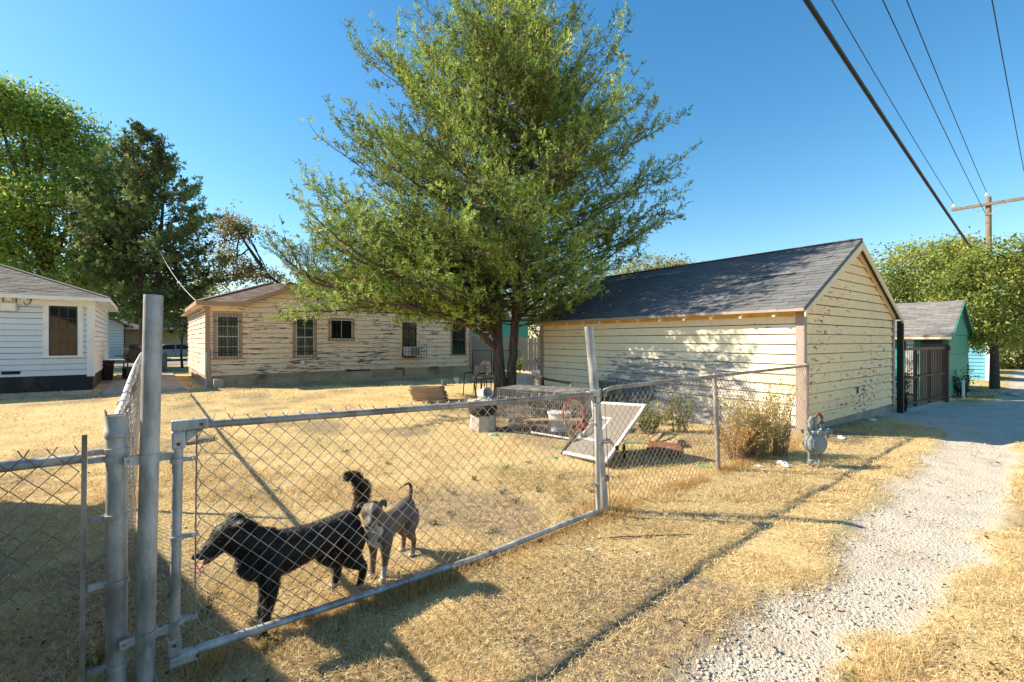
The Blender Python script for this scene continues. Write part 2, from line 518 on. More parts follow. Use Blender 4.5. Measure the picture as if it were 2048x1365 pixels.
# longer, rustier grass left uncut along the gate and the fences, and leaf scraps blown over the lawn
def fringe(n, seed):
    rg = np.random.default_rng(seed)
    k = rg.choice(4, n, p=[.34, .34, .16, .16])
    u = rg.random(n)
    x = np.where(k == 0, .15 + 3.15 * u, np.where(k == 1, 3.3 + 5.4 * u, np.where(k == 2, 3.34 + rg.normal(size=n) * .14, -.12 + rg.normal(size=n) * .07)))
    y = np.where(k == 0, 2.66 + rg.normal(size=n) * .055, np.where(k == 1, 2.74 + rg.normal(size=n) * .07, np.where(k == 2, 2.74 + rg.normal(size=n) * .10, 2.7 + 9 * u)))
    cl = fbm(x * 2.3, y * 2.3, 81, 3); keep = rg.random(n) < .25 + 1.3 * ss(.4, .62, cl)
    x, y, cl = x[keep], y[keep], cl[keep]; n = len(x)
    az = rg.random(n) * 6.283; el = rg.uniform(.25, 1.25, n); L = rg.uniform(.03, .115, n) * (.6 + .8 * cl); w = rg.uniform(.002, .0042, n)
    d = np.stack([np.cos(az) * np.cos(el), np.sin(az) * np.cos(el), np.sin(el)], 1); sd = np.stack([-np.sin(az), np.cos(az), rg.uniform(-.4, .4, n)], 1)
    p = np.stack([x, y, gz(x, y)], 1)
    V = np.stack([p - sd * w[:, None] * .5, p + sd * w[:, None] * .5, p + d * L[:, None]], 1).reshape(-1, 3)
    pal = np.array([[.60, .36, .13], [.66, .46, .20], [.48, .27, .09], [.72, .55, .28], [.22, .22, .06]])
    c = pal[rg.choice(5, n, p=[.3, .28, .2, .14, .08])] * rg.uniform(.7, 1.2, (n, 1))
    return np_mesh('grass', V, np.arange(3 * n).reshape(-1, 3), {'tint': np.repeat(c, 3, 0)})
tag(link('grass', fringe(46000, 4), M['straw']), 'longer rusty dry grass along the foot of the gate and fences', 'grass', kind='stuff')
def scraps(n, seed):
    rg = np.random.default_rng(seed)
    u = rg.random(n); dep = 1 / (1 / 2.0 + u * (1 / 14.0 - 1 / 2.0)); lat = (rg.random(n) * 2 - 1) * 1.25 * dep
    x = FWD[0] * dep + RGT[0] * lat; y = FWD[1] * dep + RGT[1] * lat
    keep = ~blocked(x, y) & (rg.random(n) < .35 + .9 * ss(.42, .62, fbm(x * .7, y * .7, 91, 3))); x, y = x[keep], y[keep]; n = len(x)
    a = rg.random(n) * 6.283; s_ = rg.uniform(.006, .017, n) * np.clip(np.hypot(x, y) / 4, 1, 2); p = np.stack([x, y, gz(x, y) + rg.uniform(.012, .03, n)], 1)
    d = np.stack([np.cos(a), np.sin(a), rg.uniform(-.4, .5, n)], 1) * s_[:, None]; e = np.stack([-np.sin(a), np.cos(a), rg.uniform(-.5, .5, n)], 1) * (s_ * .55)[:, None]
    V = np.stack([p - d, p + e, p + d, p - e], 1).reshape(-1, 3)
    pal = np.array([[.16, .085, .04], [.09, .055, .03], [.26, .15, .07], [.05, .04, .03], [.55, .46, .33]]); c = pal[rg.choice(5, n)] * rg.uniform(.7, 1.3, (n, 1))
    return np_mesh('leaf_litter', V, np.arange(4 * n).reshape(-1, 4), {'tint': np.repeat(c, 4, 0)})
tag(link('leaf_litter', scraps(2600, 6), M['straw']), 'brown leaf scraps scattered over the dry grass', 'leaf litter', kind='stuff')
# ================================================================ building materials
def peel_mat(name, paint, wood, amount=0.5, scale=(0.9, 1, 7.0), shade_paint=None, low=None, fine=0.5, bump=0.5):
    """lap-board paint: long flakes gone down to grey wood; object x runs along the board, z up"""
    t = NT(name)
    v = t.coord('Object', scale); vo = t.coord('Object')
    a = t.noise(v, 2.2, 7, 0.68, 0.3); b = t.noise(v, 9.0, 5, 0.7)
    big = t.noise(vo, 0.55, 3, 0.5)
    f = t.math('ADD', t.math('MULTIPLY', a, 0.72), t.math('MULTIPLY', b, 0.28))
    f = t.math('ADD', f, t.math('MULTIPLY', t.math('SUBTRACT', big, 0.5), 0.22))
    thr = 0.70 - 0.22 * amount
    if low is not None:      # (centre x, half width, top z, strength): a worn region low on the wall
        x, y, z = t.sep(vo)
        wx = t.rng(t.math('ABSOLUTE', t.math('SUBTRACT', x, low[0])), low[1], low[1] * 0.55)
        wz = t.rng(t.math('ADD', z, t.math('MULTIPLY', big, -0.5)), low[2], low[2] - 0.5)
        f = t.math('ADD', f, t.math('MULTIPLY', t.math('MULTIPLY', wx, wz), low[3]))
    mask = t.rng(f, thr, thr + 0.025)
    rim = t.rng(f, thr - 0.05, thr)
    g = t.coord('Object', (1.2, 1, 55))
    grain = t.noise(g, 3, 4, 0.6)
    wd = t.mix(grain, tuple(c * 0.55 for c in wood), tuple(c * 1.35 for c in wood))
    pc = t.mix(t.rng(t.noise(vo, 1.6, 5), 0.35, 0.68), paint, shade_paint or tuple(c * 0.86 for c in paint))
    pc = t.mix(t.math('MULTIPLY', t.rng(t.noise(t.coord('Object', (3, 1, 0.7)), 2.5, 6, .7), 0.55, 0.75), 0.22), pc, (0.20, 0.15, 0.10))
    pc = t.mix(t.math('MULTIPLY', rim, 0.35), pc, tuple(min(1, c * 1.15) for c in paint))
    cc = t.mix(mask, pc, wd)
    hg = t.math('ADD', t.math('MULTIPLY', mask, -1.0), t.math('MULTIPLY', grain, 0.25))
    t.bump(hg, bump, 0.006)
    return t.done(cc, t.rng(mask, 0, 1, 0.62, 0.9), spec=0.3)

def shingle_mat(name, c, var=0.35):
    t = NT(name); v = t.coord('World')
    oi = t.n('ShaderNodeObjectInfo')
    a = t.noise(v, 160, 3, 0.7); b = t.noise(v, 1.5, 5)
    wn_ = t.n('ShaderNodeTexWhiteNoise', noise_dimensions='1D'); t.l(oi.outputs['Random'], wn_.inputs['W'])
    k = t.attr('tone').outputs['Fac']
    f = t.math('ADD', t.math('MULTIPLY', a, 0.6), t.math('ADD', t.math('MULTIPLY', b, 0.3), t.math('MULTIPLY', wn_.outputs['Value'], 0.25)))
    cc = t.mix(t.rng(f, 0.35, 0.85), tuple(x * (1 - var) for x in c), tuple(x * (1 + var) for x in c))
    t.bump(a, 0.4, 0.004)
    return t.done(cc, 0.92, spec=0.2)

M['peel_house'] = peel_mat('peeling_peach_paint', (0.86, 0.68, 0.50), (0.13, 0.105, 0.09), 0.72, (0.7, 1, 7.5), (0.80, 0.62, 0.45))
M['peel_garage_front'] = peel_mat('weathered_cream_paint', (0.88, 0.80, 0.60), (0.33, 0.33, 0.35), 0.50, (1.1, 1, 7.0), (0.82, 0.73, 0.50), low=(4.2, 2.3, 1.25, 0.10))
M['peel_garage_gable'] = peel_mat('flaking_cream_paint', (0.86, 0.665, 0.385), (0.20, 0.185, 0.175), 0.63, (2.2, 1, 6.5), (0.80, 0.60, 0.335))
M['white_siding'] = peel_mat('white_board_paint', (0.66, 0.73, 0.77), (0.30, 0.29, 0.28), 0.06, (0.9, 1, 6.0), (0.62, 0.69, 0.73))
M['green_siding'] = peel_mat('sea_green_paint', (0.085, 0.36, 0.25), (0.25, 0.25, 0.22), 0.03, (0.8, 1, 5), (0.075, 0.32, 0.22))
M['teal_siding'] = peel_mat('teal_paint', (0.07, 0.38, 0.33), (0.25, 0.25, 0.22), 0.0, (0.8, 1, 5))
M['blue_siding'] = peel_mat('bright_blue_paint', (0.12, 0.36, 0.52), (0.25, 0.25, 0.22), 0.05, (0.8, 1, 5))
M['tan_trim'] = peel_mat('tan_trim_paint', (0.40, 0.265, 0.185), (0.22, 0.19, 0.16), 0.2, (2, 2, 2))
M['pink_trim'] = peel_mat('faded_pink_trim_paint', (0.40, 0.32, 0.275), (0.27, 0.24, 0.22), 0.55, (6, 6, 1.2))
M['cream_trim'] = peel_mat('cream_trim_paint', (0.76, 0.62, 0.40), (0.33, 0.3, 0.26), 0.18, (3, 3, 3))
M['ochre_trim'] = plain('ochre_eave_paint', (0.70, 0.44, 0.13), 0.7, 0.15, 5)
M['white_trim'] = plain('white_trim_paint', (0.80, 0.80, 0.78), 0.55, 0.08, 4, dirt=(0.4, 0.37, 0.33), dirt_amt=0.3)
M['black_found'] = plain('black_painted_footing', (0.018, 0.021, 0.026), 0.75, 0.3, 3, dirt=(0.12, 0.10, 0.08), dirt_amt=0.35, bump=0.4)
M['concrete'] = plain('old_concrete', (0.36, 0.32, 0.265), 0.9, 0.3, 3.0, dirt=(0.10, 0.085, 0.065), dirt_amt=0.65, bump=0.6)
M['block'] = plain('cast_concrete_block', (0.47, 0.42, 0.35), 0.92, 0.2, 7.0, dirt=(0.22, 0.18, 0.13), dirt_amt=0.5, bump=0.7)
M['sh_grey'] = shingle_mat('grey_shingle', (0.20, 0.185, 0.165))
M['sh_dark'] = shingle_mat('charcoal_shingle', (0.145, 0.150, 0.158))
M['sh_brown'] = shingle_mat('brown_shingle', (0.24, 0.178, 0.14))
M['sh_shed'] = shingle_mat('slate_grey_shingle', (0.21, 0.205, 0.20), 0.4)
M['black_iron'] = plain('black_iron', (0.016, 0.016, 0.018), 0.55, 0.3, 8, metal=0.0)
M['sheathing'] = plain('lap_shade_sheathing', (0.05, 0.042, 0.036), 0.95, 0.3, 5)  # near-black, so the gaps between boards show as lap shadow lines
M['dark_int'] = plain('dark_room', (0.02, 0.02, 0.022), 0.9, 0.3, 3)
M['curtain'] = plain('faded_curtain', (0.42, 0.41, 0.33), 0.9, 0.3, 5)
M['blind'] = plain('window_blind', (0.075, 0.075, 0.07), 0.8, 0.25, 4)
M['white_frame'] = plain('white_window_frame', (0.62, 0.62, 0.58), 0.5, 0.1, 6)
M['dark_frame'] = plain('dark_screen_frame', (0.05, 0.048, 0.045), 0.5, 0.2, 6)
M['rust'] = plain('rusty_iron', (0.20, 0.08, 0.04), 0.85, 0.4, 9, bump=0.4)

t = NT('window_glass')
gl = t.n('ShaderNodeBsdfGlossy'); gl.inputs['Roughness'].default_value = 0.04
tp = t.n('ShaderNodeBsdfTransparent'); tp.inputs['Color'].default_value = (0.62, 0.66, 0.66, 1)
lw = t.n('ShaderNodeLayerWeight'); lw.inputs['Blend'].default_value = .5
fx = t.math('ADD', t.math('MULTIPLY', t.math('POWER', lw.outputs['Facing'], 4.0), .5), 0.02, True)
mx = t.n('ShaderNodeMixShader'); t.l(fx, mx.inputs[0]); t.l(tp.outputs[0], mx.inputs[1]); t.l(gl.outputs[0], mx.inputs[2])
t.l(mx.outputs[0], t.out.inputs['Surface']); M['glass'] = t.m

# ================================================================ building kit
def clap_wall(parent, loc, rz, length, v0, top, expo, m, openings=(), name='wall', joints=(2.4, 4.2), rnd=None, core=True, thick=0.10, warp=0.004, gap=0.014):
    """wall part with every lap board a mesh of its own. Local x along the wall, -y outward, z up.
    top: list of (u, v) points of the upper outline, left to right."""
    rnd = rnd or random.Random(hash((round(loc[0], 2), round(loc[1], 2), round(rz, 2))) & 0xffff)
    us = [p[0] for p in top]; vs_ = [p[1] for p in top]
    vmax = max(vs_)
    mb = MB()
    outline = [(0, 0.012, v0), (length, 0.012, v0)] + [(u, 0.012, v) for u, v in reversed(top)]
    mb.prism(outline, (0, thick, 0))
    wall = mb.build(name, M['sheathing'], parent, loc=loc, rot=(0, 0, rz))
    def span(v):
        """u-interval of the outline at height v"""
        if v <= min(vs_[0], vs_[-1]): lo, hi = 0.0, length
        else: lo, hi = None, None
        if lo is None:
            xs = []
            for (u0, a), (u1, b) in zip(top[:-1], top[1:]):
                if (a - v) * (b - v) <= 0 and a != b: xs.append(u0 + (v - a) / (b - a) * (u1 - u0))
            if vs_[0] >= v: xs.append(0.0)
            if vs_[-1] >= v: xs.append(length)
            if len(xs) < 2: return None
            lo, hi = min(xs), max(xs)
        return lo, hi
    v = v0; row = 0
    while v < vmax - 0.04:
        vt = min(v + expo, vmax - 0.005)
        s0 = span(v); s1 = span(vt)
        if s0 is None: break
        if s1 is None: s1 = ((s0[0] + s0[1]) / 2 - .01, (s0[0] + s0[1]) / 2 + .01)
        # cut by openings and by butt joints
        cuts = []
        for (a, b, c, d) in openings:
            if c < vt - 0.01 and d > v + 0.01: cuts.append((a, b, c, d))
        segs = [(s0[0], s0[1])]
        for (a, b, c, d) in sorted(cuts):
            ns = []
            for (x0, x1) in segs:
                if b <= x0 or a >= x1: ns.append((x0, x1)); continue
                if a > x0: ns.append((x0, a))
                if b < x1: ns.append((b, x1))
            segs = ns
        fin = []
        for (x0, x1) in segs:
            x = x0
            while x1 - x > joints[1]:
                L = rnd.uniform(*joints); fin.append((x, x + L - 0.004)); x += L
            fin.append((x, x1))
        pieces = [(x0, x1, v, vt) for x0, x1 in fin]
        for (a, b, c, d) in cuts:      # short strips above and below an opening inside this row
            if d < vt - 0.02: pieces.append((a, b, d, vt))
            if c > v + 0.02: pieces.append((a, b, v, c))
        for (x0, x1, va, vb) in pieces:
            if x1 - x0 < 0.02: continue
            # slanted ends where the board meets the rake
            xl = x0 if x0 > s0[0] + 1e-4 else s0[0]; xr = x1 if x1 < s0[1] - 1e-4 else s0[1]
            xlt = max(xl, s1[0]) if abs(x0 - s0[0]) < 1e-4 else xl
            xrt = min(xr, s1[1]) if abs(x1 - s0[1]) < 1e-4 else xr
            if xrt <= xlt: xrt = xlt + 0.01
            j = rnd.uniform(-warp, warp); j2 = rnd.uniform(-warp, warp)
            b0 = -0.030 + j; b1 = -0.030 + j2
            fr = (va - v) / expo
            bt = -0.003
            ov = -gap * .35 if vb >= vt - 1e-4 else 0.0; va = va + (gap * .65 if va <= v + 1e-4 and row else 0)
            q = MB()
            q.add([(xl, b0, va + j), (xr, b1, va + j2), (xr, 0.011, va + j2), (xl, 0.011, va + j), (xlt, bt, vb + ov), (xrt, bt, vb + ov), (xrt, 0.011, vb + ov), (xlt, 0.011, vb + ov)],
                  [(0, 3, 2, 1), (4, 5, 6, 7), (0, 1, 5, 4), (1, 2, 6, 5), (2, 3, 7, 6), (3, 0, 4, 7)])
            q.build('clapboard', m, wall)
        v = vt; row += 1
    return wall

def lattice(w, h, nx, nz, th, y0, y1, x0=0, z0=0):
    """mullion grid"""
    q = MB()
    for i in range(1, nx): x = x0 + w * i / nx; q.box(x - th / 2, x + th / 2, y0, y1, z0, z0 + h)
    for k in range(1, nz): z = z0 + h * k / nz; q.box(x0, x0 + w, y0 + 0.002, y1 - 0.002, z - th / 2, z + th / 2)
    return q

def make_window(parent, loc, rz, u0, u1, v0, v1, trim, frame, trim_w=0.09, back='curtain', nx=2, nz=2, sash=True, sill=True):
    """window part (its outer casing) with frame, pane, curtain, sill as sub-parts"""
    q = MB(); y0, y1 = -0.042, 0.010
    q.box(u0 - trim_w, u0, y0, y1, v0 - 0.02, v1 + 0.001); q.box(u1, u1 + trim_w, y0, y1, v0 - 0.02, v1 + 0.001)
    q.box(u0 - trim_w - 0.012, u1 + trim_w + 0.012, y0 - 0.006, y1, v1 + 0.002, v1 + trim_w)
    w = q.build('window', trim, parent, loc=loc, rot=(0, 0, rz))
    if sill: MB().box(u0 - trim_w - 0.02, u1 + trim_w + 0.02, y0 - 0.03, y1, v0 - 0.075, v0 - 0.021).build('sill', trim, w)
    f = 0.035; W = u1 - u0; Hh = v1 - v0
    fr = MB()
    fr.box(u0 + .001, u0 + f, -0.030, 0.006, v0 - .018, v1); fr.box(u1 - f, u1 - .001, -0.030, 0.006, v0 - .018, v1)
    fr.box(u0 + f, u1 - f, -0.029, 0.006, v0 - .018, v0 + f); fr.box(u0 + f, u1 - f, -0.029, 0.006, v1 - f, v1)
    vm = (v0 + v1) / 2
    if sash: fr.box(u0 + f, u1 - f, -0.027, 0.005, vm - 0.02, vm + 0.02)
    fr.build('window_frame', frame, w)
    halves = [(vm + .02, v1 - f), (v0 + f, vm - .02)] if sash else [(v0 + f, v1 - f)]
    for k, (a, b) in enumerate(halves):
        MB().box(u0 + f, u1 - f, -0.004, 0.000, a, b).build('pane', M['glass'], w)
        if nx * nz > 1:
            lattice(W - 2 * f, b - a, nx, nz, 0.018, -0.014, -0.0045, u0 + f, a).build('glazing_bar', frame, w)
    if back == 'curtain':     # hanging folds
        n = 26; vs_ = []; fs_ = []
        for i in range(n + 1):
            x = u0 + W * i / n; y = 0.0065 + 0.0045 * math.sin(i * 1.9) * random.uniform(.3, 1)
            vs_ += [(x, y, v0), (x, y, v1)]
        for i in range(n): fs_.append((2 * i, 2 * i + 2, 2 * i + 3, 2 * i + 1))
        MB().add(vs_, fs_).build('curtain', M['curtain'], w)
    elif back == 'blind':
        q = MB(); z = v0 + 0.01
        while z < v1 - 0.02: q.obox(((u0 + u1) / 2, 0.006, z), (W / 2 - .005, 0, 0), (0, 0.004, 0.008), (0, -0.0006, 0.0006)); z += 0.026
        q.build('blind', M['blind'], w)
    return w

def window_bars(parent, loc, rz, u0, u1, v0, v1, n, rails=(0.15, 0.85), out=0.085, over=0.08):
    q = MB()
    for i in range(n):
        x = u0 + (u1 - u0) * (i + .5) / n
        q.bar((x, -out, v0 - 0.03), (x, -out, v1 + 0.02), 0.014, 0.014, (0, 1, 0))
    for r in rails:
        z = v0 + (v1 - v0) * r
        q.bar((u0 - over, -out - .012, z), (u1 + over, -out - .012, z), 0.008, 0.022)
        for x in (u0 - over, u1 + over): q.bar((x, -out - .012, z), (x, -0.03, z), 0.016, 0.016)
    return q.build('window_bars', M['black_iron'], parent, loc=loc, rot=(0, 0, rz))

def shingles(parent, o, e, s, width, slope, m, expo=0.14, tab=0.30, left=lambda v: 0.0, right=None, view=None, limit=300, jitter=0.006, lift=0.012):
    """lapped tabs on a roof plane. o: eave corner, e: along the eave, s: up the slope (unit vectors, parent's frame)
    the tabs that show largest are parts of their own, the rest one mass"""
    o = Vector(o); e = Vector(e).normalized(); s = Vector(s).normalized(); n = e.cross(s).normalized()
    if n.z < 0: n = -n
    right = right or (lambda v: width)
    rnd = random.Random(int(width * 1000 + slope * 77))
    tabs = []; row = 0; v = -0.02
    while v < slope - 0.02:
        vt = min(v + expo + 0.03, slope)
        l0, r0 = left(max(0, v)), right(max(0, v)); l1, r1 = left(vt), right(vt)
        x = min(l0, l1) - (row % 2) * tab / 2 - rnd.random() * 0.02
        while x < max(r0, r1):
            a = max(x + .003, l0); b = min(x + tab - .003, r0); a2 = max(x + .003, l1); b2 = min(x + tab - .003, r1)
            if b - a > 0.03 or b2 - a2 > 0.03:
                b = max(b, a + .002); b2 = max(b2, a2 + .002)
                lf = lift * (1 + rnd.uniform(-.3, .8)); vj = v + rnd.uniform(-jitter, jitter)
                P = lambda u, w, h: o + e * u + s * w + n * h
                vv = [P(a, vj, 0.001), P(b, vj, 0.001), P(b2, vt, 0.0), P(a2, vt, 0.0), P(a, vj, lf), P(b, vj, lf), P(b2, vt, 0.003), P(a2, vt, 0.003)]
                c = P((a + b) / 2, v, 0)
                tabs.append((c, vv))
            x += tab
        v += expo; row += 1
    mw = parent.matrix_basis if parent.parent is None else parent.parent.matrix_basis @ parent.matrix_basis
    tabs.sort(key=lambda q: ((mw @ q[0]) - Vector((0, 0, CAM_H))).length)
    F = [(0, 3, 2, 1), (4, 5, 6, 7), (0, 1, 5, 4), (1, 2, 6, 5), (3, 0, 4, 7)]
    if n.dot(e.cross(s)) < 0: F = [f[::-1] for f in F]
    for c, vv in tabs[:limit]: MB().add(vv, F).build('shingle', m, parent)
    if len(tabs) > limit:
        q = MB()
        for c, vv in tabs[limit:]: q.add(vv, F)
        r = q.build('shingle_field', m, parent); r['kind'] = 'stuff'

# ================================================================ cream garage
GR = R(-2.7)
garage = empty('garage', (8.85, 2.97, -0.02), GR, 'weathered cream board garage with charcoal gable roof beside the gravel alley', 'garage')
GW, GL, GE, GP = 4.95, 7.0, 2.22, 3.58      # width, length, eave, ridge
# yard-facing wall (faces -X): local x runs from the far corner to the alley corner
MB().box(0.03, GW - 0.03, 0.03, GL - 0.03, -0.3, 0.16).build('foundation', M['concrete'], garage)
clap_wall(garage, (0, GL, 0), R(-90), GL, 0.14, [(0, GE), (GL, GE)], 0.178, M['peel_garage_front'], joints=(2.2, 4.6))
clap_wall(garage, (0, 0, 0), 0, GW, 0.14, [(0, GE), (GW / 2, GP - 0.02), (GW, GE)], 0.178, M['peel_garage_gable'], joints=(2.0, 3.6))
clap_wall(garage, (GW, 0, 0), R(90), GL, 0.14, [(0, GE), (GL, GE)], 0.178, M['peel_garage_gable'])
clap_wall(garage, (GW, GL, 0), R(180), GW, 0.14, [(0, GE), (GW / 2, GP - 0.02), (GW, GE)], 0.178, M['peel_garage_gable'])
for (x, y) in ((0, 0), (0, GL), (GW, 0), (GW, GL)):
    sx = -1 if x == 0 else 1; sy = -1 if y == 0 else 1
    q = MB(); q.box(x + sx * 0.045, x - sx * 0.07, y + sy * 0.026, y + sy * 0.046, 0.10, GE - .005); q.box(x + sx * 0.026, x + sx * 0.046, y + sy * 0.025, y - sy * 0.09, 0.10, GE - .005)
    q.build('corner_board', M['pink_trim'], garage)
# roof
OV, OVG, EDROP = 0.26, 0.13, None
pitch = (GP - GE) / (GW / 2)
ca = 1 / math.hypot(1, pitch); sa = pitch * ca
roof_z = GE + 0.10
q = MB()
for sx in (-1, 1):
    xe = -OV if sx < 0 else GW + OV
    ze = roof_z - OV * pitch
    pl = [(xe, -OVG, ze), (GW / 2, -OVG, GP + .10), (GW / 2, -OVG, GP + .05), (xe, -OVG, ze - .045)]
    q.prism(pl if sx < 0 else pl[::-1], (0, GL + 2 * OVG, 0))
roof = q.build('roof', M['sh_dark'], garage)
slopeL = math.hypot(GW / 2 + OV, (GW / 2 + OV) * pitch)
o0 = Vector((-OV, GL + OVG, roof_z - OV * pitch + 0.004))
shingles(roof, o0, (0, -1, 0), (ca, 0, sa), GL + 2 * OVG, slopeL, M['sh_dark'], 0.135, 0.31, limit=300)
o1 = Vector((GW + OV, -OVG, roof_z - OV * pitch + 0.004))
shingles(roof, o1, (0, 1, 0), (-ca, 0, sa), GL + 2 * OVG, slopeL, M['sh_dark'], 0.135, 0.31, limit=0)
# torn strips of felt where shingles blew off
for (u, v_, L, Wd) in ((2.2, 2.45, 1.3, 0.22), (5.4, 1.55, 1.15, 0.10), (1.2, 2.55, 0.8, 0.16)):
    c = o0 + Vector((0, -1, 0)) * u + Vector((ca, 0, sa)) * v_ + Vector((-sa, 0, ca)) * 0.022
    q = MB(); n = 8
    vv = []
    for i in range(n + 1):
        for k in (0, 1):
            vv.append(c + Vector((0, -1, 0)) * (L * i / n) + Vector((ca, 0, sa)) * (Wd * k + random.uniform(-.03, .03)) + Vector((-sa, 0, ca)) * random.uniform(0, .02))
    q.add(vv, [(2 * i, 2 * i + 2, 2 * i + 3, 2 * i + 1) for i in range(n)])
    q.build('torn_shingle', M['sh_shed'], roof)
q = MB(); q.bar((GW / 2, -OVG, GP + .115), (GW / 2, GL + OVG, GP + .115), 0.14, 0.02); q.build('ridge_cap', M['sh_dark'], roof)
MB().box(-OV - .022, -OV - .001, -OVG, GL + OVG, roof_z - OV * pitch - .05, roof_z - OV * pitch + .002).build('drip_edge', M['pink_trim'], garage)
MB().add([(-OV + .01, -OVG + .02, roof_z - OV * pitch - .050), (-0.002, -OVG + .02, roof_z - .050), (-0.002, GL + OVG - .02, roof_z - .050), (-OV + .01, GL + OVG - .02, roof_z - OV * pitch - .050),
          (-OV + .01, -OVG + .02, roof_z - OV * pitch - .062), (-0.002, -OVG + .02, roof_z - .062), (-0.002, GL + OVG - .02, roof_z - .062), (-OV + .01, GL + OVG - .02, roof_z - OV * pitch - .062)],
         [(0, 1, 2, 3), (7, 6, 5, 4), (0, 4, 5, 1), (3, 2, 6, 7), (0, 3, 7, 4)]).build('soffit_board', M['ochre_trim'], garage)
for i in range(12):
    y = 0.35 + i * (GL - 0.5) / 11
    pl = [(-OV + .03, y, roof_z - OV * pitch + .008 - .07), (0.0, y, roof_z - .065), (0.0, y, roof_z - .165), (-OV + .03, y, roof_z - OV * pitch - .13)]
    MB().prism(pl, (0, 0.05, 0)).build('rafter_tail', M['cream_trim'], garage)
MB().box(-0.030, -0.002, 0.05, GL - .05, GE - .16, GE - .01).build('frieze_board', M['ochre_trim'], garage)
for sx in (0, 1):      # barge boards along the alley gable
    xe = -OV if sx == 0 else GW + OV
    ze = roof_z - OV * pitch - .045
    pl = [(xe, -OVG - .025, ze), (GW / 2, -OVG - .025, GP + .05), (GW / 2, -OVG - .025, GP - .10), (xe, -OVG - .025, ze - .10)]
    if sx: pl = pl[::-1]
    MB().prism(pl, (0, 0.024, 0)).build('barge_board', M['cream_trim'], garage)
    pl = [(xe * .0 + (0 if sx == 0 else GW), -0.06, GE + .02), (GW / 2, -0.06, GP - .02), (GW / 2, -0.06, GP - .12), ((0 if sx == 0 else GW), -0.06, GE - .09)]
    if sx: pl = pl[::-1]
    MB().prism(pl, (0, 0.033, 0)).build('rake_trim', M['cream_trim'], garage)
for (u, v_, w_, h_) in ((2.55, 0.55, 0.05, 0.12),):
    MB().box(u, u + w_, -0.036, -0.027, v_, v_ + h_).build('knot_hole', M['dark_int'], garage)

# ================================================================ peeling house
HX, HY = 1.65, 18.7
house = empty('peeling_house', (HX, HY, 0), 0, 'peach clapboard house with peeling paint and barred windows behind the yard', 'house')
HLEN, HDEP, HB, HE = 10.8, 8.6, 0.40, 2.86
def hu(px):
    r = (px - CX) / FPX
    return (15.6 * r + 10.47) / (0.778 - 0.628 * r)
def hv(px, py):
    t_ = hu(px); return CAM_H + (683 - 0.010 * (px - 413) - py) / FPX * (15.6 + 0.628 * t_)
wins = []
for (a, b, c, d, kind) in ((433, 477, 632, 715, 'A'), (591, 627, 636, 711, 'B'), (660, 704, 638, 677, 'C'), (803, 832, 642, 710, 'D'), (903, 929, 646, 704, 'E')):
    m_ = (a + b) / 2
    wins.append((hu(a), hu(b), hv(m_, d), hv(m_, c), kind))
GT0, GT1, GAP_Z = 1.10, HLEN + .02, 4.95
gm = (GT0 + GT1) / 2
pit = (GAP_Z - HE) / (gm - GT0)
opens = [(w[0] - .005, w[1] + .005, w[2] - .02, w[3] + .005) for w in wins]
clap_wall(house, (0, 0, 0), 0, HLEN, HB, [(0, HE), (GT0, HE), (gm, GAP_Z), (HLEN, HE)], 0.186, M['peel_house'], opens, joints=(2.6, 5.2))
clap_wall(house, (0, HDEP, 0), R(-90), HDEP, HB, [(0, HE), (HDEP, HE)], 0.186, M['peel_house'], joints=(2.6, 5.2))
clap_wall(house, (HLEN, 0, 0), R(90), HDEP, HB, [(0, HE), (HDEP, HE)], 0.186, M['peel_house'], joints=(2.6, 5.2))
M['footing'] = plain('stained_footing', (0.47, 0.36, 0.245), 0.9, 0.3, 1.6, dirt=(0.075, 0.06, 0.045), dirt_amt=0.85, bump=0.5)
MB().box(0.02, HLEN - .02, 0.02, HDEP, -0.3, HB + .01).build('foundation', M['footing'], house)
for k, (u0, u1, v0, v1, kind) in enumerate(wins):
    w = make_window(house, (0, 0, 0), 0, u0, u1, v0, v1, M['tan_trim'] if kind in 'ABC' else M['peel_house'] if kind == 'D' else M['tan_trim'],
                    M['white_frame'] if kind in 'ABC' else M['dark_frame'], 0.11 if kind in 'AB' else 0.075, 'curtain' if kind in 'ABD' else 'blind', 2, 2 if kind in 'AB' else 1, kind != 'C', kind in 'ABCE')
    window_bars(house, (0, 0, 0), 0, u0, u1, v0, v1, {'A': 7, 'B': 6, 'C': 6, 'D': 6, 'E': 6}[kind], (0.12, 0.86) if kind in 'AB' else (0.08, 0.82), over=0.09 if kind in 'ABC' else 0.04)
# corner boards, boxed vents, lamp box, crack of missing boards
q = MB(); q.box(-0.026, 0.085, -0.046, -0.026, HB - .03, HE); q.box(-0.046, -0.026, -0.046, 0.085, HB - .03, HE); q.build('corner_board', M['tan_trim'], house)
q = MB(); q.box(HLEN - .085, HLEN + .026, -0.046, -0.026, HB - .03, HE); q.box(HLEN + .026, HLEN + .046, -0.046, 0.085, HB - .03, HE); q.build('corner_board', M['tan_trim'], house)
for (px, py, w_, h_) in ((797, 734, 0.42, 0.09), (868, 731, 0.36, 0.085)):
    u = hu(px); v_ = hv(px, py)
    q = MB()
    q.box(u - w_ / 2, u + w_ / 2, -0.034, -0.026, v_ - h_ / 2, v_ + h_ / 2)
    vent = q.build('vent', M['rust'] if px < 800 else M['dark_int'], house)
    for i in range(5):
        MB().bar((u - w_ / 2 + .02, -0.038, v_ - h_ / 2 + (i + .5) * h_ / 5), (u + w_ / 2 - .02, -0.038, v_ - h_ / 2 + (i + .5) * h_ / 5), 0.008, 0.006).build('slat', M['tan_trim'], vent)
u = hu(604); v_ = hv(604, 723)
MB().box(u - .07, u + .07, -0.075, -0.027, v_ - .06, v_ + .06).build('outlet_box', M['white_trim'], house, bevel=0.008)
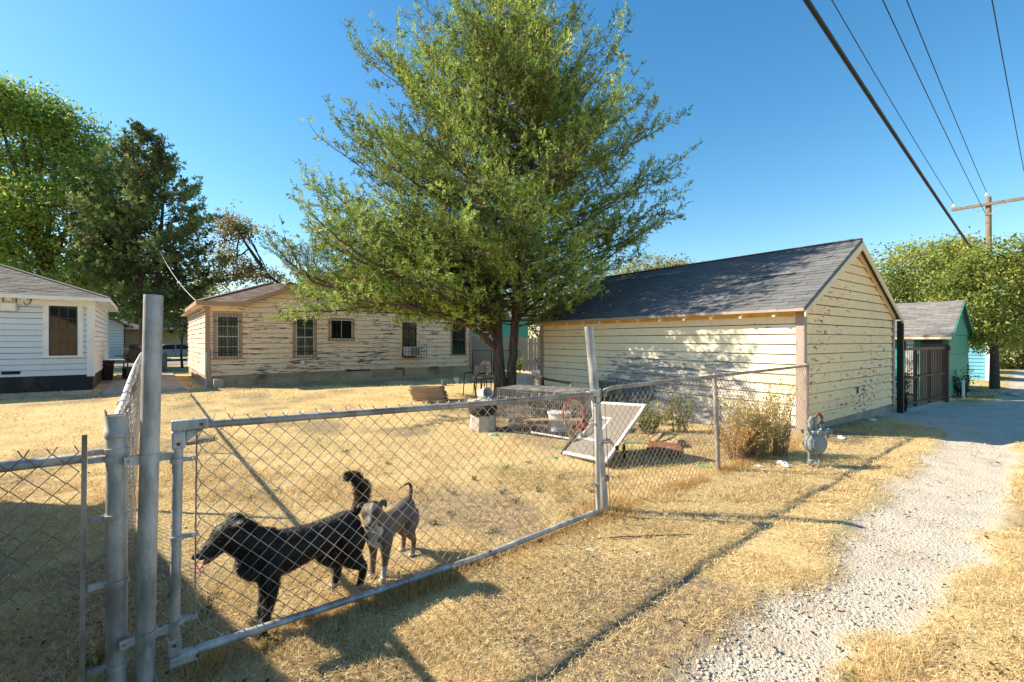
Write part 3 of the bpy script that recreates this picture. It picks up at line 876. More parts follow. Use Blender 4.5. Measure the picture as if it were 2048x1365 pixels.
for (px, py, L) in ((716, 738, 1.0), (630, 743, 1.5), (565, 751, 1.1)):       # boards rotted away at the foot of the wall
    u = hu(px); v_ = hv(px, py)
    MB().box(u - L / 2, u + L / 2, -0.031, -0.026, v_ - .035, v_ + .025).build('rotted_edge', M['dark_int'] if px > 700 else M['tan_trim'], house)
q = MB(); u = hu(806); q.tube([(u, -0.06, hv(806, 735)), (u, -0.06, 0.02)], 0.022, 8); q.build('drain_pipe', M['black_iron'], house, smooth=True)
# roofs: gable over most of the wall, low hip at the left corner
RO = 0.30
zt = HE + 0.10
q = MB()
for sx in (-1, 1):
    xe = GT0 - 0.02 if sx < 0 else HLEN + RO
    ze = zt - (0 if sx < 0 else RO * pit)
    pl = [(xe, -RO, ze + .04), (gm, -RO, GAP_Z + .14), (gm, -RO, GAP_Z + .06), (xe, -RO, ze - .04)]
    q.prism(pl if sx < 0 else pl[::-1], (0, HDEP + 2 * RO, 0))
groof = q.build('roof', M['sh_brown'], house)
cb = 1 / math.hypot(1, pit)
shingles(groof, (GT0 - .02, HDEP + RO, zt + .044), (0, -1, 0), (cb, 0, pit * cb), HDEP + 2 * RO, (gm - GT0) / cb, M['sh_brown'], 0.14, 0.3, limit=140)
pl = [(GT0 - .04, -RO - .03, zt + .05), (gm, -RO - .03, GAP_Z + .14), (gm, -RO - .03, GAP_Z - .02), (GT0 - .04, -RO - .03, zt - .10)]
MB().prism(pl, (0, 0.03, 0)).build('barge_board', M['tan_trim'], house)
pl = [(gm, -RO - .03, GAP_Z + .14), (HLEN + RO, -RO - .03, zt - RO * pit + .05), (HLEN + RO, -RO - .03, zt - RO * pit - .1), (gm, -RO - .03, GAP_Z - .02)]
MB().prism(pl, (0, 0.03, 0)).build('barge_board', M['tan_trim'], house)
# hip wing
WD = 4.9; hz = zt + 0.02; hp = 0.40; half = WD / 2 + RO
A = Vector((-RO, -RO, hz - .05)); B = Vector((GT0 - .03, -RO, hz - .05)); Cc = Vector((GT0 + half * hp / pit, WD + RO, hz - .05)); D = Vector((-RO, WD + RO, hz - .05))
r0 = Vector((-RO + half, -RO + half, hz - .05 + half * hp)); r1 = Vector((GT0 + half * hp / pit, -RO + half, hz - .05 + half * hp))
q = MB(); q.add([A, B, Cc, D, r0, r1], [(0, 1, 5, 4), (2, 3, 4, 5), (3, 0, 4), (0, 3, 2, 1)])
hroof = q.build('roof', M['sh_brown'], house)
ch = 1 / math.hypot(1, hp)
shingles(hroof, A + Vector((0, 0, .004)), (1, 0, 0), (0, ch, hp * ch), GT0 + RO, half / ch, M['sh_brown'], 0.14, 0.3, left=lambda v: v * ch, right=lambda v: GT0 + RO - .03 + v * ch * hp / pit, limit=160)
shingles(hroof, D + Vector((0, 0, .004)), (0, -1, 0), (ch, 0, hp * ch), WD + 2 * RO, half / ch, M['sh_brown'], 0.14, 0.3, left=lambda v: v * ch, right=lambda v: WD + 2 * RO - v * ch, limit=60)
MB().bar(A + Vector((0, 0, .02)), r0 + Vector((0, 0, .03)), 0.16, 0.015).build('ridge_cap', M['sh_brown'], hroof)
q = MB(); q.box(-RO - .025, GT0 - .045, -RO - .027, -RO - .002, hz - .17, hz - .02); q.build('fascia', M['tan_trim'], house)
q = MB(); q.box(-RO - .026, -RO - .002, -RO + .001, WD + RO, hz - .17, hz - .02); q.build('fascia', M['tan_trim'], house)
q = MB(); q.box(-RO, GT0, -RO, 0.0, hz - .185, hz - .171); q.box(-RO, 0.0, 0.001, HDEP, hz - .185, hz - .171); q.build('soffit_board', M['peel_house'], house)
vx = hu(578)
q = MB(); q.lathe([(0.10, 0), (0.10, .22), (0.20, .22), (0.22, .30), (0.18, .40), (0.10, .45), (0.02, .46)], (3.05, 1.9, 3.62), 16); q.build('roof_vent', M['rust'], house, smooth=True)

# air conditioner in its cage, third tall window
w = wins[3]
acx = (w[0] + w[1]) / 2 + 0.06; acz = w[2] + 0.02
ac = empty('air_conditioner', (HX + acx, HY - 0.19, acz), 0, 'white window air conditioner in the barred window of the peeling house', 'air conditioner')
M['ac_body'] = plain('old_white_enamel', (0.62, 0.60, 0.55), 0.45, 0.08, 4, dirt=(0.3, 0.26, 0.2))
MB().box(-0.36, 0.30, -0.16, 0.16, 0.02, 0.42).build('body', M['ac_body'], ac, bevel=0.012)
grl = MB().box(-0.14, 0.27, -0.168, -0.162, 0.06, 0.38).build('grille', M['dark_frame'], ac)
for i in range(13):
    MB().box(-0.13, 0.26, -0.174, -0.168, 0.075 + i * .0235, 0.085 + i * .0235).build('fin', M['ac_body'], grl)
q = MB()
x0, x1, yy, z0, z1 = w[0] - 0.02, w[1] + .30, -0.42, w[2] - .06, w[2] + .52
for i in range(9):
    x = x0 + (x1 - x0) * i / 8; q.bar((x, yy, z0), (x, yy, z1), .014, .014, (0, 1, 0))
for z in (z0, (z0 + z1) / 2, z1): q.bar((x0, yy - .01, z), (x1, yy - .01, z), .014, .014); q.bar((x0, yy, z), (x0, -.03, z), .014, .014); q.bar((x1, yy, z), (x1, -.03, z), .014, .014)
for i in range(5): y = yy + .1 * i; q.bar((x0, y, z0), (x1, y, z0), .012, .012)
q.build('window_cage', M['black_iron'], house)

# ================================================================ white house on the left
WX, WY = -1.34, 20.4
wh = empty('white_house', (WX, WY, 0), 0, 'white clapboard house with black footing and grey hip roof at the left edge', 'house')
WL, WDp, WB, WE = 7.5, 8.0, 0.50, 2.98
wo = (-0.0, 0, 0)
def wu(px):   # along the front, from the right corner towards the left (negative)
    r = (px - CX) / FPX
    return (15.0 * r + 13.83) / (0.778 - 0.628 * r)
def wv(px, py): return CAM_H + (683 - py) / FPX * (15.0 + 0.628 * wu(px))
ww = (wu(97) + WL, wu(155) + WL, wv(126, 711), wv(126, 613))
clap_wall(wh, (-WL, 0, 0), 0, WL, WB, [(0, WE), (WL, WE)], 0.18, M['white_siding'], [(ww[0] - .005, ww[1] + .005, ww[2] - .02, ww[3] + .005)], joints=(3, 6))
clap_wall(wh, (0, 0, 0), R(90), WDp, WB, [(0, WE), (WDp, WE)], 0.18, M['white_siding'], joints=(3, 6))
MB().box(-WL, -0.0, 0.0, WDp, -.3, WB + .01).build('foundation', M['black_found'], wh)
wnd = make_window(wh, (-WL, 0, 0), 0, *ww, M['white_trim'], M['dark_frame'], 0.13, 'blind', 3, 2, True, True)
q = MB(); q.box(-.14, .046, -.046, -.026, WB - .06, WE); q.box(.026, .046, -.025, .14, WB - .06, WE); q.build('corner_board', M['white_trim'], wh)
MB().box(-WL, -.141, -.040, -.026, WE - .24, WE - .01).build('frieze_board', M['white_trim'], wh)
for (px, py, w_, h_) in ((18, 597, .17, .19), (48, 597, .17, .19), (17, 615, .36, .26)):
    u = wu(px); v_ = wv(px, py)
    b = MB().box(u - w_ / 2, u + w_ / 2, -.16, -.045, v_ - h_ / 2, v_ + h_ / 2).build('utility_box', M['ac_body'], wh, bevel=.01)
    MB().box(u - w_ / 2 + .03, u + w_ / 2 - .03, -.165, -.161, v_ - h_ / 2 + .03, v_ + h_ / 2 - .03).build('lid', M['white_trim'], b)
q = MB()
cb_ = [(wu(47), -.06, wv(47, 605)), (wu(52), -.10, wv(52, 612)), (wu(60), -.06, wv(60, 607)), (wu(66), -.05, wv(66, 590)), (wu(64), -.05, wv(64, 586))]
q.tube(cb_, .012, 6); q.tube([(wu(8), -.06, wv(8, 615)), (wu(4), -.05, wv(4, 590))], .012, 6); q.tube([(wu(32), -.06, wv(32, 608)), (wu(32), -.05, wv(32, 588))], .012, 6)
q.build('cable_loop', M['black_iron'], wh, smooth=True)
MB().box(wu(2), wu(40), -.040, -.027, wv(20, 750), wv(20, 744)).build('vent', M['dark_int'], wh)
RO2 = .42; hf = WDp * .32; hz2 = WE + .03; hp2 = .40
A = Vector((RO2, -RO2, hz2)); Bq = Vector((-WL, -RO2, hz2)); half2 = 2.9
D = Vector((RO2, 2 * half2 - RO2, hz2)); r0 = Vector((RO2 - half2, -RO2 + half2, hz2 + half2 * hp2)); r1 = Vector((-WL, -RO2 + half2, hz2 + half2 * hp2)); Cq = Vector((-WL, 2 * half2 - RO2, hz2))
q = MB(); q.add([A, Bq, Cq, D, r0, r1], [(1, 0, 4, 5), (3, 2, 5, 4), (0, 3, 4), (2, 1, 5), (0, 1, 2, 3)])
wroof = q.build('roof', M['sh_grey'], wh)
ch2 = 1 / math.hypot(1, hp2)
shingles(wroof, Bq + Vector((0, 0, .004)), (1, 0, 0), (0, ch2, hp2 * ch2), WL + RO2, half2 / ch2, M['sh_grey'], .14, .32, right=lambda v: WL + RO2 - v * ch2, left=lambda v: 1.2, limit=280)
shingles(wroof, A + Vector((0, 0, .004)), (0, 1, 0), (-ch2, 0, hp2 * ch2), 2 * half2, half2 / ch2, M['sh_grey'], .14, .32, left=lambda v: v * ch2, right=lambda v: 2 * half2 - v * ch2, limit=20)
MB().bar(A + Vector((0, 0, .02)), r0 + Vector((0, 0, .03)), .16, .018).build('ridge_cap', M['sh_grey'], wroof)
MB().box(-WL, RO2 + .02, -RO2 - .022, -RO2 - .001, hz2 - .12, hz2 + .0).build('fascia', M['white_trim'], wh)
MB().box(RO2 + .001, RO2 + .022, -RO2, 2 * half2 - RO2, hz2 - .12, hz2 + .0).build('fascia', M['white_trim'], wh)
MB().box(-WL, RO2 - .01, -RO2, 0.02, hz2 - .05, hz2 - .035).build('soffit_board', M['white_trim'], wh)
MB().box(0.021, RO2 - .01, .021, WDp, hz2 - .05, hz2 - .035).build('soffit_board', M['white_trim'], wh)

# ================================================================ green shed past the sliding gate
gs = empty('green_shed', (18.9, 2.42, -0.15), 0, 'sea green shed with grey shingle roof beside the alley past the iron gate', 'shed')
SW, SL, SE, SP = 4.0, 6.6, 1.98, 3.02
clap_wall(gs, (0, 0, 0), 0, SW, .08, [(0, SE), (SW / 2, SP), (SW, SE)], .62, M['green_siding'], joints=(3, 5), warp=.001)
wl = clap_wall(gs, (0, SL, 0), R(-90), SL, .08, [(0, SE), (SL, SE)], .62, M['green_siding'], [(SL - .62, SL - .12, 1.35, 1.86)], joints=(3, 6), warp=.001)
MB().box(0, SW, .01, SL, -.3, .09).build('foundation', M['concrete'], gs)
MB().box(-.035, -.028, .12, .62, 1.35, 1.86).build('window', M['dark_frame'], gs)
MB().box(-.10, -.03, .78, .98, .1, SE - .02).build('door_post', M['white_trim'], gs)
MB().box(-.04, -.027, 1.1, 3.3, .1, 1.55).build('garage_door', M['teal_siding'], gs)
MB().lathe([(.05, 0), (.06, .05), (.05, .12), (.02, .13)], (-.12, 2.0, SE - .30), 10).build('wall_lamp', M['white_trim'], gs, smooth=True)
sp = (SP - SE) / (SW / 2); so = .30
q = MB()
for sx in (-1, 1):
    xe = -so if sx < 0 else SW + so; ze = SE + .06 - so * sp
    pl = [(xe, -.12, ze), (SW / 2, -.12, SP + .06), (SW / 2, -.12, SP), (xe, -.12, ze - .06)]
    q.prism(pl if sx < 0 else pl[::-1], (0, SL + .3, 0))
sroof = q.build('roof', M['sh_shed'], gs)
cs = 1 / math.hypot(1, sp)
shingles(sroof, (-so, SL + .18, SE + .064 - so * sp), (0, -1, 0), (cs, 0, sp * cs), SL + .3, (SW / 2 + so) / cs, M['sh_shed'], .125, .33, limit=300)
MB().box(-so - .02, -so - .001, -.12, SL + .18, SE - so * sp - .02, SE + .06 - so * sp).build('fascia', M['cream_trim'], gs)
for sx in (0, 1):
    xe = -so if sx == 0 else SW + so
    pl = [(xe, -.145, SE + .06 - so * sp), (SW / 2, -.145, SP + .06), (SW / 2, -.145, SP - .05), (xe, -.145, SE - so * sp - .05)]
    MB().prism(pl if sx == 0 else pl[::-1], (0, .024, 0)).build('barge_board', M['green_siding'], gs)

# blue building beyond the shed
bb = empty('blue_building', (28.9, 2.45, -.15), 0, 'bright blue low building half hidden behind the alley tree', 'building')
clap_wall(bb, (0, 5, 0), R(-90), 5, .0, [(0, 1.9), (5, 1.9)], .16, M['blue_siding'], joints=(3, 6), warp=.001)
clap_wall(bb, (0, 0, 0), 0, 1.7, .0, [(0, 1.9), (1.7, 1.9)], .16, M['blue_siding'], joints=(3, 6), warp=.001)
MB().box(-.16, .05, -.16, .05, -.2, 1.95).build('pillar', M['white_trim'], bb)
MB().prism([(-.4, -.3, 1.96), (.85, -.3, 2.4), (1.8, -.3, 1.96)], (0, 6, 0)).build('roof', M['sh_shed'], bb)

# neighbour's shed outside the frame on the left: its eave throws the broad shade at the gate
ns = empty('neighbour_shed', (-2.5, 8.1, 0), R(12.3), 'plain cream shed on the neighbouring lot left of the gate', 'shed')
clap_wall(ns, (0, -9.0, 0), R(90), 9.0, .08, [(0, 2.3), (9.0, 2.3)], .18, M['peel_garage_gable'], joints=(3, 5))
clap_wall(ns, (0, 0, 0), R(180), 5.0, .08, [(0, 2.3), (2.5, 3.5), (5.0, 2.3)], .18, M['peel_garage_gable'], joints=(3, 5))
clap_wall(ns, (-5, 0, 0), R(-90), 9.0, .08, [(0, 2.3), (9.0, 2.3)], .3, M['peel_garage_gable'], joints=(3, 5))
clap_wall(ns, (-5, -9, 0), 0, 5.0, .08, [(0, 2.3), (2.5, 3.5), (5.0, 2.3)], .3, M['peel_garage_gable'], joints=(3, 5))
q = MB()
q.prism([(.05, .1, 2.33), (-2.5, .1, 3.55), (-2.5, .1, 3.6), (.05, .1, 2.38)], (0, -9.2, 0)); q.prism([(-5.05, .1, 2.33), (-2.5, .1, 3.55), (-2.5, .1, 3.6), (-5.05, .1, 2.38)][::-1], (0, -9.2, 0))
q.build('roof', M['sh_dark'], ns)
MB().box(-4.95, -.02, -8.95, -.02, -.3, .09).build('foundation', M['concrete'], ns)

# ================================================================ behind: teal house, far white house
th = empty('teal_house', (13.9, 26.2, 0), 0, 'teal house with a white end wall seen over the picket fence', 'house')
clap_wall(th, (0, 0, 0), 0, 1.3, .3, [(0, 3.3), (1.3, 3.3)], .18, M['white_siding'], joints=(3, 6))
clap_wall(th, (1.3, 0, 0), 0, 7.5, .3, [(0, 3.3), (7.5, 3.3)], .18, M['teal_siding'], [(2.95, 3.95, 1.5, 2.95)], joints=(3, 6))
make_window(th, (1.3, 0, 0), 0, 2.96, 3.94, 1.52, 2.94, M['white_trim'], M['white_frame'], .1, 'blind', 1, 1, True, True)
MB().box(0, 8.8, .0, 7, -.2, .31).build('foundation', M['concrete'], th)
MB().prism([(-.3, -.4, 3.3), (-.3, 3.5, 4.6), (-.3, 7.4, 3.3)], (9.4, 0, 0)).build('roof', M['sh_grey'], th)

fh = empty('far_white_house', (-4.3, 47.0, 0), 0, 'distant white house with a dark roof seen between the two lots', 'house')
fz = .0
clap_wall(fh, (-9, 0, 0), 0, 12.0, .2, [(0, 2.9), (2.0, 2.9), (7.0, 5.2), (12.0, 2.9)], .22, M['white_siding'], [(8.4, 10.3, 1.1, 2.9)], joints=(4, 8))
make_window(fh, (-9, 0, 0), 0, 8.42, 10.28, 1.12, 2.88, M['white_trim'], M['white_frame'], .12, 'blind', 3, 2, True, True)
MB().prism([(-7.6, -.4, 2.75), (-2, -.4, 5.4), (-2, -.4, 5.25), (-7.6, -.4, 2.6)], (0, 9, 0)).build('roof', M['sh_dark'], fh)
MB().prism([(3.6, -.4, 2.75), (-2, -.4, 5.4), (-2, -.4, 5.25), (3.6, -.4, 2.6)][::-1], (0, 9, 0)).build('roof', M['sh_dark'], fh)
clap_wall(fh, (3, 2.2, 0), 0, 6.0, .2, [(0, 2.7), (6, 2.7)], .22, M['cream_trim'], joints=(4, 8))
MB().prism([(2.9, .4, 2.72), (2.9, 3.4, 4.0), (2.9, 6.4, 2.72)], (6.6, 0, 0)).build('porch_roof', M['sh_dark'], fh)
MB().box(2.9, 9.5, .38, .5, 2.55, 2.715).build('fascia', M['white_trim'], fh)
MB().box(9.0, 9.2, .5, .7, 0, 2.55).build('porch_post', M['white_trim'], fh)
# ================================================================ fences
def galv_mat(name, c=(0.42, 0.46, 0.49), rough=0.5, metal=0.55, stain=0.4, rustc=(0.28, 0.19, 0.12)):
    t = NT(name); v = t.coord('Object', (1, 1, .35)); vo = t.coord('Object')
    a = t.noise(v, 9, 6, .65); b = t.noise(vo, 70, 3)
    cc = t.mix(t.rng(a, .38, .62), tuple(x * .58 for x in c), tuple(min(1, x * 1.3) for x in c))
    cc = t.mix(t.rng(t.noise(v, 4, 6, .7), .54, .72, 0, stain), cc, rustc)
    cc = t.mix(t.rng(b, .6, .75, 0, .3), cc, tuple(x * .5 for x in c))
    t.bump(b, .15, .002)
    return t.done(cc, t.rng(a, .3, .7, rough - .12, rough + .15), metal, .5)
M['galv'] = galv_mat('galvanised_tube', (.44, .45, .455), .55, .4, .6, (.30, .235, .17))
M['galv_old'] = galv_mat('weathered_galvanised_tube', (0.34, 0.31, 0.28), .6, .45, .75, (.20, .12, .075))
M['wire'] = galv_mat('galvanised_wire', (0.44, 0.41, 0.375), .45, .35, .5, (.16, .10, .07))
M['wire_rust'] = galv_mat('rusty_wire', (0.28, 0.225, 0.18), .65, .3, .8, (.14, .075, .04))

def chain_link(name, a, b, h0, h1, pitch=0.060, wire=0.0026, sides=4, parent=None, m=None, wob=0.012, seed=1, tips=True, top0=None, top1=None):
    """woven diamond fabric between two points; every zigzag wire is real tube. a, b: (x, y); h0/h1 bottom, top0/top1 heights at the ends"""
    rg = np.random.default_rng(seed)
    a = np.array(a, float); b = np.array(b, float); L = np.linalg.norm(b - a); d = (b - a) / L; nrm = np.array([-d[1], d[0]])
    half = pitch * 0.7071
    ncol = int(L / half); rows = int((h1 - h0) / half)
    top0 = h1 if top0 is None else top0; top1 = h1 if top1 is None else top1
    U = []; 
    k = np.arange(rows + 1)
    P_all = []; segs = []
    for c in range(ncol + 1):
        u = c * half + ((k + c) % 2) * half * 0.96 - half * 0.5 + 0
        u = np.clip(u, 0, L)
        fr = k / rows
        tp = top0 + (top1 - top0) * u / L
        z = h0 + (tp - h0) * fr
        off = wob * (fbm(u * 1.3 + seed, z * 2.0 + seed, seed, 2) - .5) * 2 + 0.004 * np.where((k + c) % 2 == 0, 1, -1)
        z = z + 0.012 * (fbm(u * 2 + 5, z * 2, seed + 3, 2) - .5)
        u = u + 0.010 * (fbm(u * 2 + 7, z * 3, seed + 4, 2) - .5)
        pts = np.stack([a[0] + d[0] * u + nrm[0] * off, a[1] + d[1] * u + nrm[1] * off, z], 1)
        if tips:
            e = pts[-1].copy(); e[:2] += d * (half * .35 * (1 if (c % 2) else -1)); e[2] += half * rg.uniform(.3, .8)
            pts = np.vstack([pts, e])
        P_all.append(pts)
    V = []; F = []; n0 = 0
    for pts in P_all:
        m_ = len(pts)
        t_ = np.gradient(pts, axis=0); t_ /= np.linalg.norm(t_, axis=1)[:, None] + 1e-9
        s_ = np.array([nrm[0], nrm[1], 0.0])[None].repeat(m_, 0)
        w_ = np.cross(t_, s_); w_ /= np.linalg.norm(w_, axis=1)[:, None] + 1e-9
        ring = [pts + (s_ * math.cos(2 * math.pi * q / sides) + w_ * math.sin(2 * math.pi * q / sides)) * wire for q in range(sides)]
        V.append(np.stack(ring, 1).reshape(-1, 3))
        i = np.arange(m_ - 1)[:, None] * sides; q = np.arange(sides)[None]; q2 = (q + 1) % sides
        f = np.stack([i + q, i + q2, i + sides + q2, i + sides + q], -1).reshape(-1, 4) + n0
        F.append(f); n0 += m_ * sides
    me = np_mesh(name, np.vstack(V), np.vstack(F))
    o = link(name, me, m or M['wire'], parent)
    o['kind'] = 'stuff'
    return o

def band(parent, c, r, h=0.024, tail=None, name='tension_band', m=None, tilt=0.0):
    """strap clamp round a post with two ears and a bolt; tail is the outward direction (x, y)"""
    q = MB(); n = 18
    q.lathe([(r + .004, -h / 2), (r + .0065, -h / 2), (r + .0065, h / 2), (r + .004, h / 2)], c, n)
    if tail is not None:
        tx, ty = tail; c = Vector(c); d = Vector((tx, ty, 0)).normalized(); s_ = Vector((-d.y, d.x, 0))
        for k in (-1, 1):
            q.obox(c + d * (r + .028) + s_ * k * .007, d * .03, s_ * .0022, Vector((0, 0, h / 2)))
        q.tube([c + d * (r + .04) - s_ * .022, c + d * (r + .04) + s_ * .022], .006, 6)
    o = q.build(name, m or M['galv'], parent, smooth=True)
    return o

FY = 2.74
# ---- short terminal post with an open cap, left
p = Vector((-0.10, 2.76, 0))
tp = empty('fence_post', p, 0, 'stout short galvanised fence post with an empty rail cap, left of the tall post', 'fence post')
q = MB(); q.tube([(0, 0, -.1), (.0, 0, 1.245)], .0395, 22); q.build('post', M['galv'], tp, smooth=True)
cp = MB(); cp.lathe([(.041, 1.16), (.047, 1.165), (.047, 1.19), (.043, 1.195), (.043, 1.262), (.036, 1.262), (.036, 1.20)], (0, 0, 0), 22).build('rail_cap', M['galv'], tp, smooth=True)
for s_ in (-1, 1):     # saddle horns of the open cap
    q = MB(); n = 7
    for i in range(n):
        a0 = R(-30 + 60 * i / n); a1 = R(-30 + 60 * (i + 1) / n); hh = lambda t_: .030 * (abs(t_) / R(30)) ** 1.3
        pts = []
        for aa in (a0, a1):
            pts.append((s_ * .043 * math.cos(aa), .043 * math.sin(aa), 1.26)); pts.append((s_ * .043 * math.cos(aa), .043 * math.sin(aa), 1.262 + .012 + .018 * (1 - abs(aa) / R(30))))
        q.add(pts + [(x * .9, y * .9, z) for x, y, z in pts], [(0, 2, 3, 1), (4, 5, 7, 6), (1, 3, 7, 5)])
    q.build('cap_horn', M['galv'], tp, smooth=True)
for z in (1.10, 1.065, .80, .50, .12):
    band(tp, (0, 0, z), .040, tail=(-1, -.0))
# ---- left fence run (off to the left edge)
lf = empty('chain_link_fence', (0, 0, 0), 0, 'chain-link fence run left of the short post with a low top rail', 'fence')
q = MB(); q.tube([(-.20, 2.745, 1.085), (-.48, 2.75, 1.085), (-.481, 2.75, 1.085)], .0215, 14); q.tube([(-.47, 2.75, 1.085), (-5.5, 2.78, 1.06)], .0185, 14); q.build('top_rail', M['galv'], lf, smooth=True)
q = MB(); q.bar((-.215, 2.72, 0.02), (-.205, 2.72, 1.19), .018, .005, (0, 1, 0)); q.build('tension_bar', M['galv_old'], lf)
chain_link('chain_link_mesh', (-5.5, 2.735), (-.21, 2.720), .03, 1.12, parent=lf, m=M['wire_rust'], seed=3, sides=4)
for x in (-2.9, -5.5):
    MB().tube([(x, 2.79, -.1), (x, 2.79, 1.10)], .024, 12).build('line_post', M['galv'], lf, smooth=True)

# ---- side fence running back between the lots
sf = empty('chain_link_fence', (0, 0, 0), 0, 'chain-link fence running back from the short post towards the houses', 'fence')
rail = [(-.10, 2.80, 1.225), (-.11, 6, 1.23), (-.12, 10, 1.22), (-.10, 14, 1.235), (-.08, 17.8, 1.24)]
MB().tube(rail, .0205, 12).build('top_rail', M['galv'], sf, smooth=True)
chain_link('chain_link_mesh', (-.085, 2.86), (-.06, 17.8), .04, 1.24, parent=sf, m=M['wire'], seed=5, sides=3, wob=.03)
for y in (5.6, 8.6, 11.6, 14.6, 17.8):
    MB().tube([(-.12, y, -.1), (-.12, y, 1.20)], .024, 10).build('line_post', M['galv'], sf, smooth=True)
for y in (3.5, 4.1, 4.9, 5.9, 7.1, 8.3):     # wire ties over the rail
    q = MB(); q.tube([(-.10 + .026 * math.cos(a), y + .01 * a / 6, 1.227 + .026 * math.sin(a)) for a in np.linspace(-1.2, 4.4, 9)], .003, 5); q.build('wire_tie', M['wire'], sf, smooth=True)

# ---- tall gate post, left
gp0 = empty('gate_post', (0.02, 2.715, 0), 0, 'tall galvanised pipe post carrying the gate hinges in the left foreground', 'gate post')
q = MB(); q.tube([(-.022, 0, -.1), (-.02, 0, .2), (-.004, 0, 1.0), (.012, 0, 1.815)], .0375, 26, cap=False); q.tube([(-.022, 0, -.1), (.012, 0, 1.80)], .0340, 20); q.build('post', M['galv'], gp0, smooth=True)
for z, dx in ((1.055, -.003), (.235, -.019)):
    band(gp0, (dx, 0, z), .038, .040, tail=(-.95, -.3), name='hinge_strap')
    q = MB(); q.bar((dx + .03, -.012, z), (dx + .115, -.012, z), .012, .036); q.tube([(dx + .105, -.012, z - .045), (dx + .105, -.012, z + .045)], .014, 10)
    q.build('hinge', M['galv'], gp0, smooth=True)

# ---- the gate
gate = empty('chain_link_gate', (.125, 2.70, 0), R(0.6), 'wide galvanised pipe gate with chain-link mesh in the foreground', 'gate')
GLn = 3.06; zl0, zl1, zr0, zr1 = .095, 1.195, .055, 1.125
q = MB(); q.tube([(-.018, 0, zl0 - .03), (0, 0, zl1)], .0215, 16); q.build('hinge_stile', M['galv'], gate, smooth=True)
q = MB(); q.tube([(.02, 0, zl1 - .005), (GLn * .5, 0, (zl1 + zr1) / 2 - .012), (GLn, 0, zr1)], .0195, 16); q.build('top_rail', M['galv_old'], gate, smooth=True)
q = MB(); q.tube([(0, 0, zl0), (GLn * .3, .0, zl0 - .035), (GLn * .6, -.01, zl0 - .06), (GLn, 0, zr0)], .0205, 16); q.build('bottom_rail', M['galv'], gate, smooth=True)
q = MB(); q.tube([(GLn + .03, 0, zr0 - .02), (GLn, 0, zr1 + .01)], .0205, 16); q.build('latch_stile', M['galv'], gate, smooth=True)
for (x, z, sx, sz) in ((0, zl1, 1, -1), (-.016, zl0 - .02, 1, 1), (GLn, zr1, -1, -1)):      # cast corner elbows
    q = MB()
    q.box(x - .027 if sx > 0 else x + .027, x + sx * .12, -.025, .025, z - .026, z + .026) if z > .5 else q.box(x - .024, x + .09, -.024, .024, z - .024, z + .024)
    q.box(x - .027, x + .027, -.0245, .0245, z + .0265 * (1 if sz > 0 else -1), z + sz * .11)
    if z > .5: q.prism([(x + sx * .026, -.010, z - .026), (x + sx * .10, -.010, z - .026), (x + sx * .026, -.010, z - .09)][::1 if sx < 0 else -1], (0, .02, 0))
    q.build('corner_elbow', M['galv'], gate, bevel=.008)
    for (bx, bz) in ((x + sx * .09, z), (x, z + sz * .085)):
        MB().lathe([(.008, -.030), (.008, -.026)], (bx, 0, bz), 8, 'Y').build('rivet', M['rust'], gate)
q = MB(); q.tube([(.062, -.004, zl0 + .0), (.072, -.004, zl1 - .05)], .0038, 6); q.build('tension_bar', M['wire_rust'], gate, smooth=True)
q = MB(); q.tube([(GLn - .03, -.004, zr0 + .02), (GLn - .045, -.004, zr1 - .02)], .0038, 6); q.build('tension_bar', M['wire_rust'], gate, smooth=True)
mesh = chain_link('chain_link_mesh', (.07, -.006), (GLn - .04, -.006), zl0 - .02, zl1, pitch=.060, parent=gate, m=M['wire'], seed=8, wire=.0028, top0=zl1 + .01, top1=zr1 + .01, wob=.02)
for z in (1.03, .66, .26):
    band(gate, (-.004, 0, z), .0225, .02, tail=(1, -.05))
for z in (.85, .30):
    band(gate, (GLn + .01, 0, z), .0215, .02, tail=(-1, -.05))

# ---- tall latch post, right, leaning
gp1 = empty('gate_post', (3.345, 2.765, 0), 0, 'leaning tall galvanised post on the latch side of the gate', 'gate post')
q = MB(); q.tube([(.01, 0, -.1), (-.055, .045, .9), (-.117, .094, 1.735)], .0405, 22, cap=False); q.tube([(.01, 0, -.1), (-.116, .093, 1.72)], .0375, 18); q.build('post', M['galv'], gp1, smooth=True)
q = MB(); q.lathe([(.046, .0), (.048, .01), (.048, .03), (.046, .04)], (-.002, .002, .30), 20); q.build('strap', M['galv_old'], gp1, smooth=True)
# chain and padlock holding the gate
ch_ = empty('gate_chain', (3.31, 2.70, .66), 0, 'rusty chain tying the gate to the leaning post', 'chain')
rr = random.Random(4)
for i in range(22):
    a = i / 22 * 2 * math.pi
    c = Vector((.075 * math.cos(a), .055 * math.sin(a) + .02, .025 * math.sin(2 * a) + rr.uniform(-.01, .01)))
    tdir = Vector((-math.sin(a), math.cos(a), 0)); ndir = Vector((0, 0, 1)) if i % 2 else Vector((math.cos(a), math.sin(a), 0))
    MB().tube([c + tdir * .017 * math.cos(b) + ndir * .009 * math.sin(b) for b in np.linspace(0, 2 * math.pi, 10)[:-1]], .0035, 5, closed=True).build('chain_link', M['galv_old'], ch_, smooth=True)
MB().box(.05, .09, -.06, -.04, -.07, -.02).build('padlock', M['black_iron'], ch_, bevel=.006)

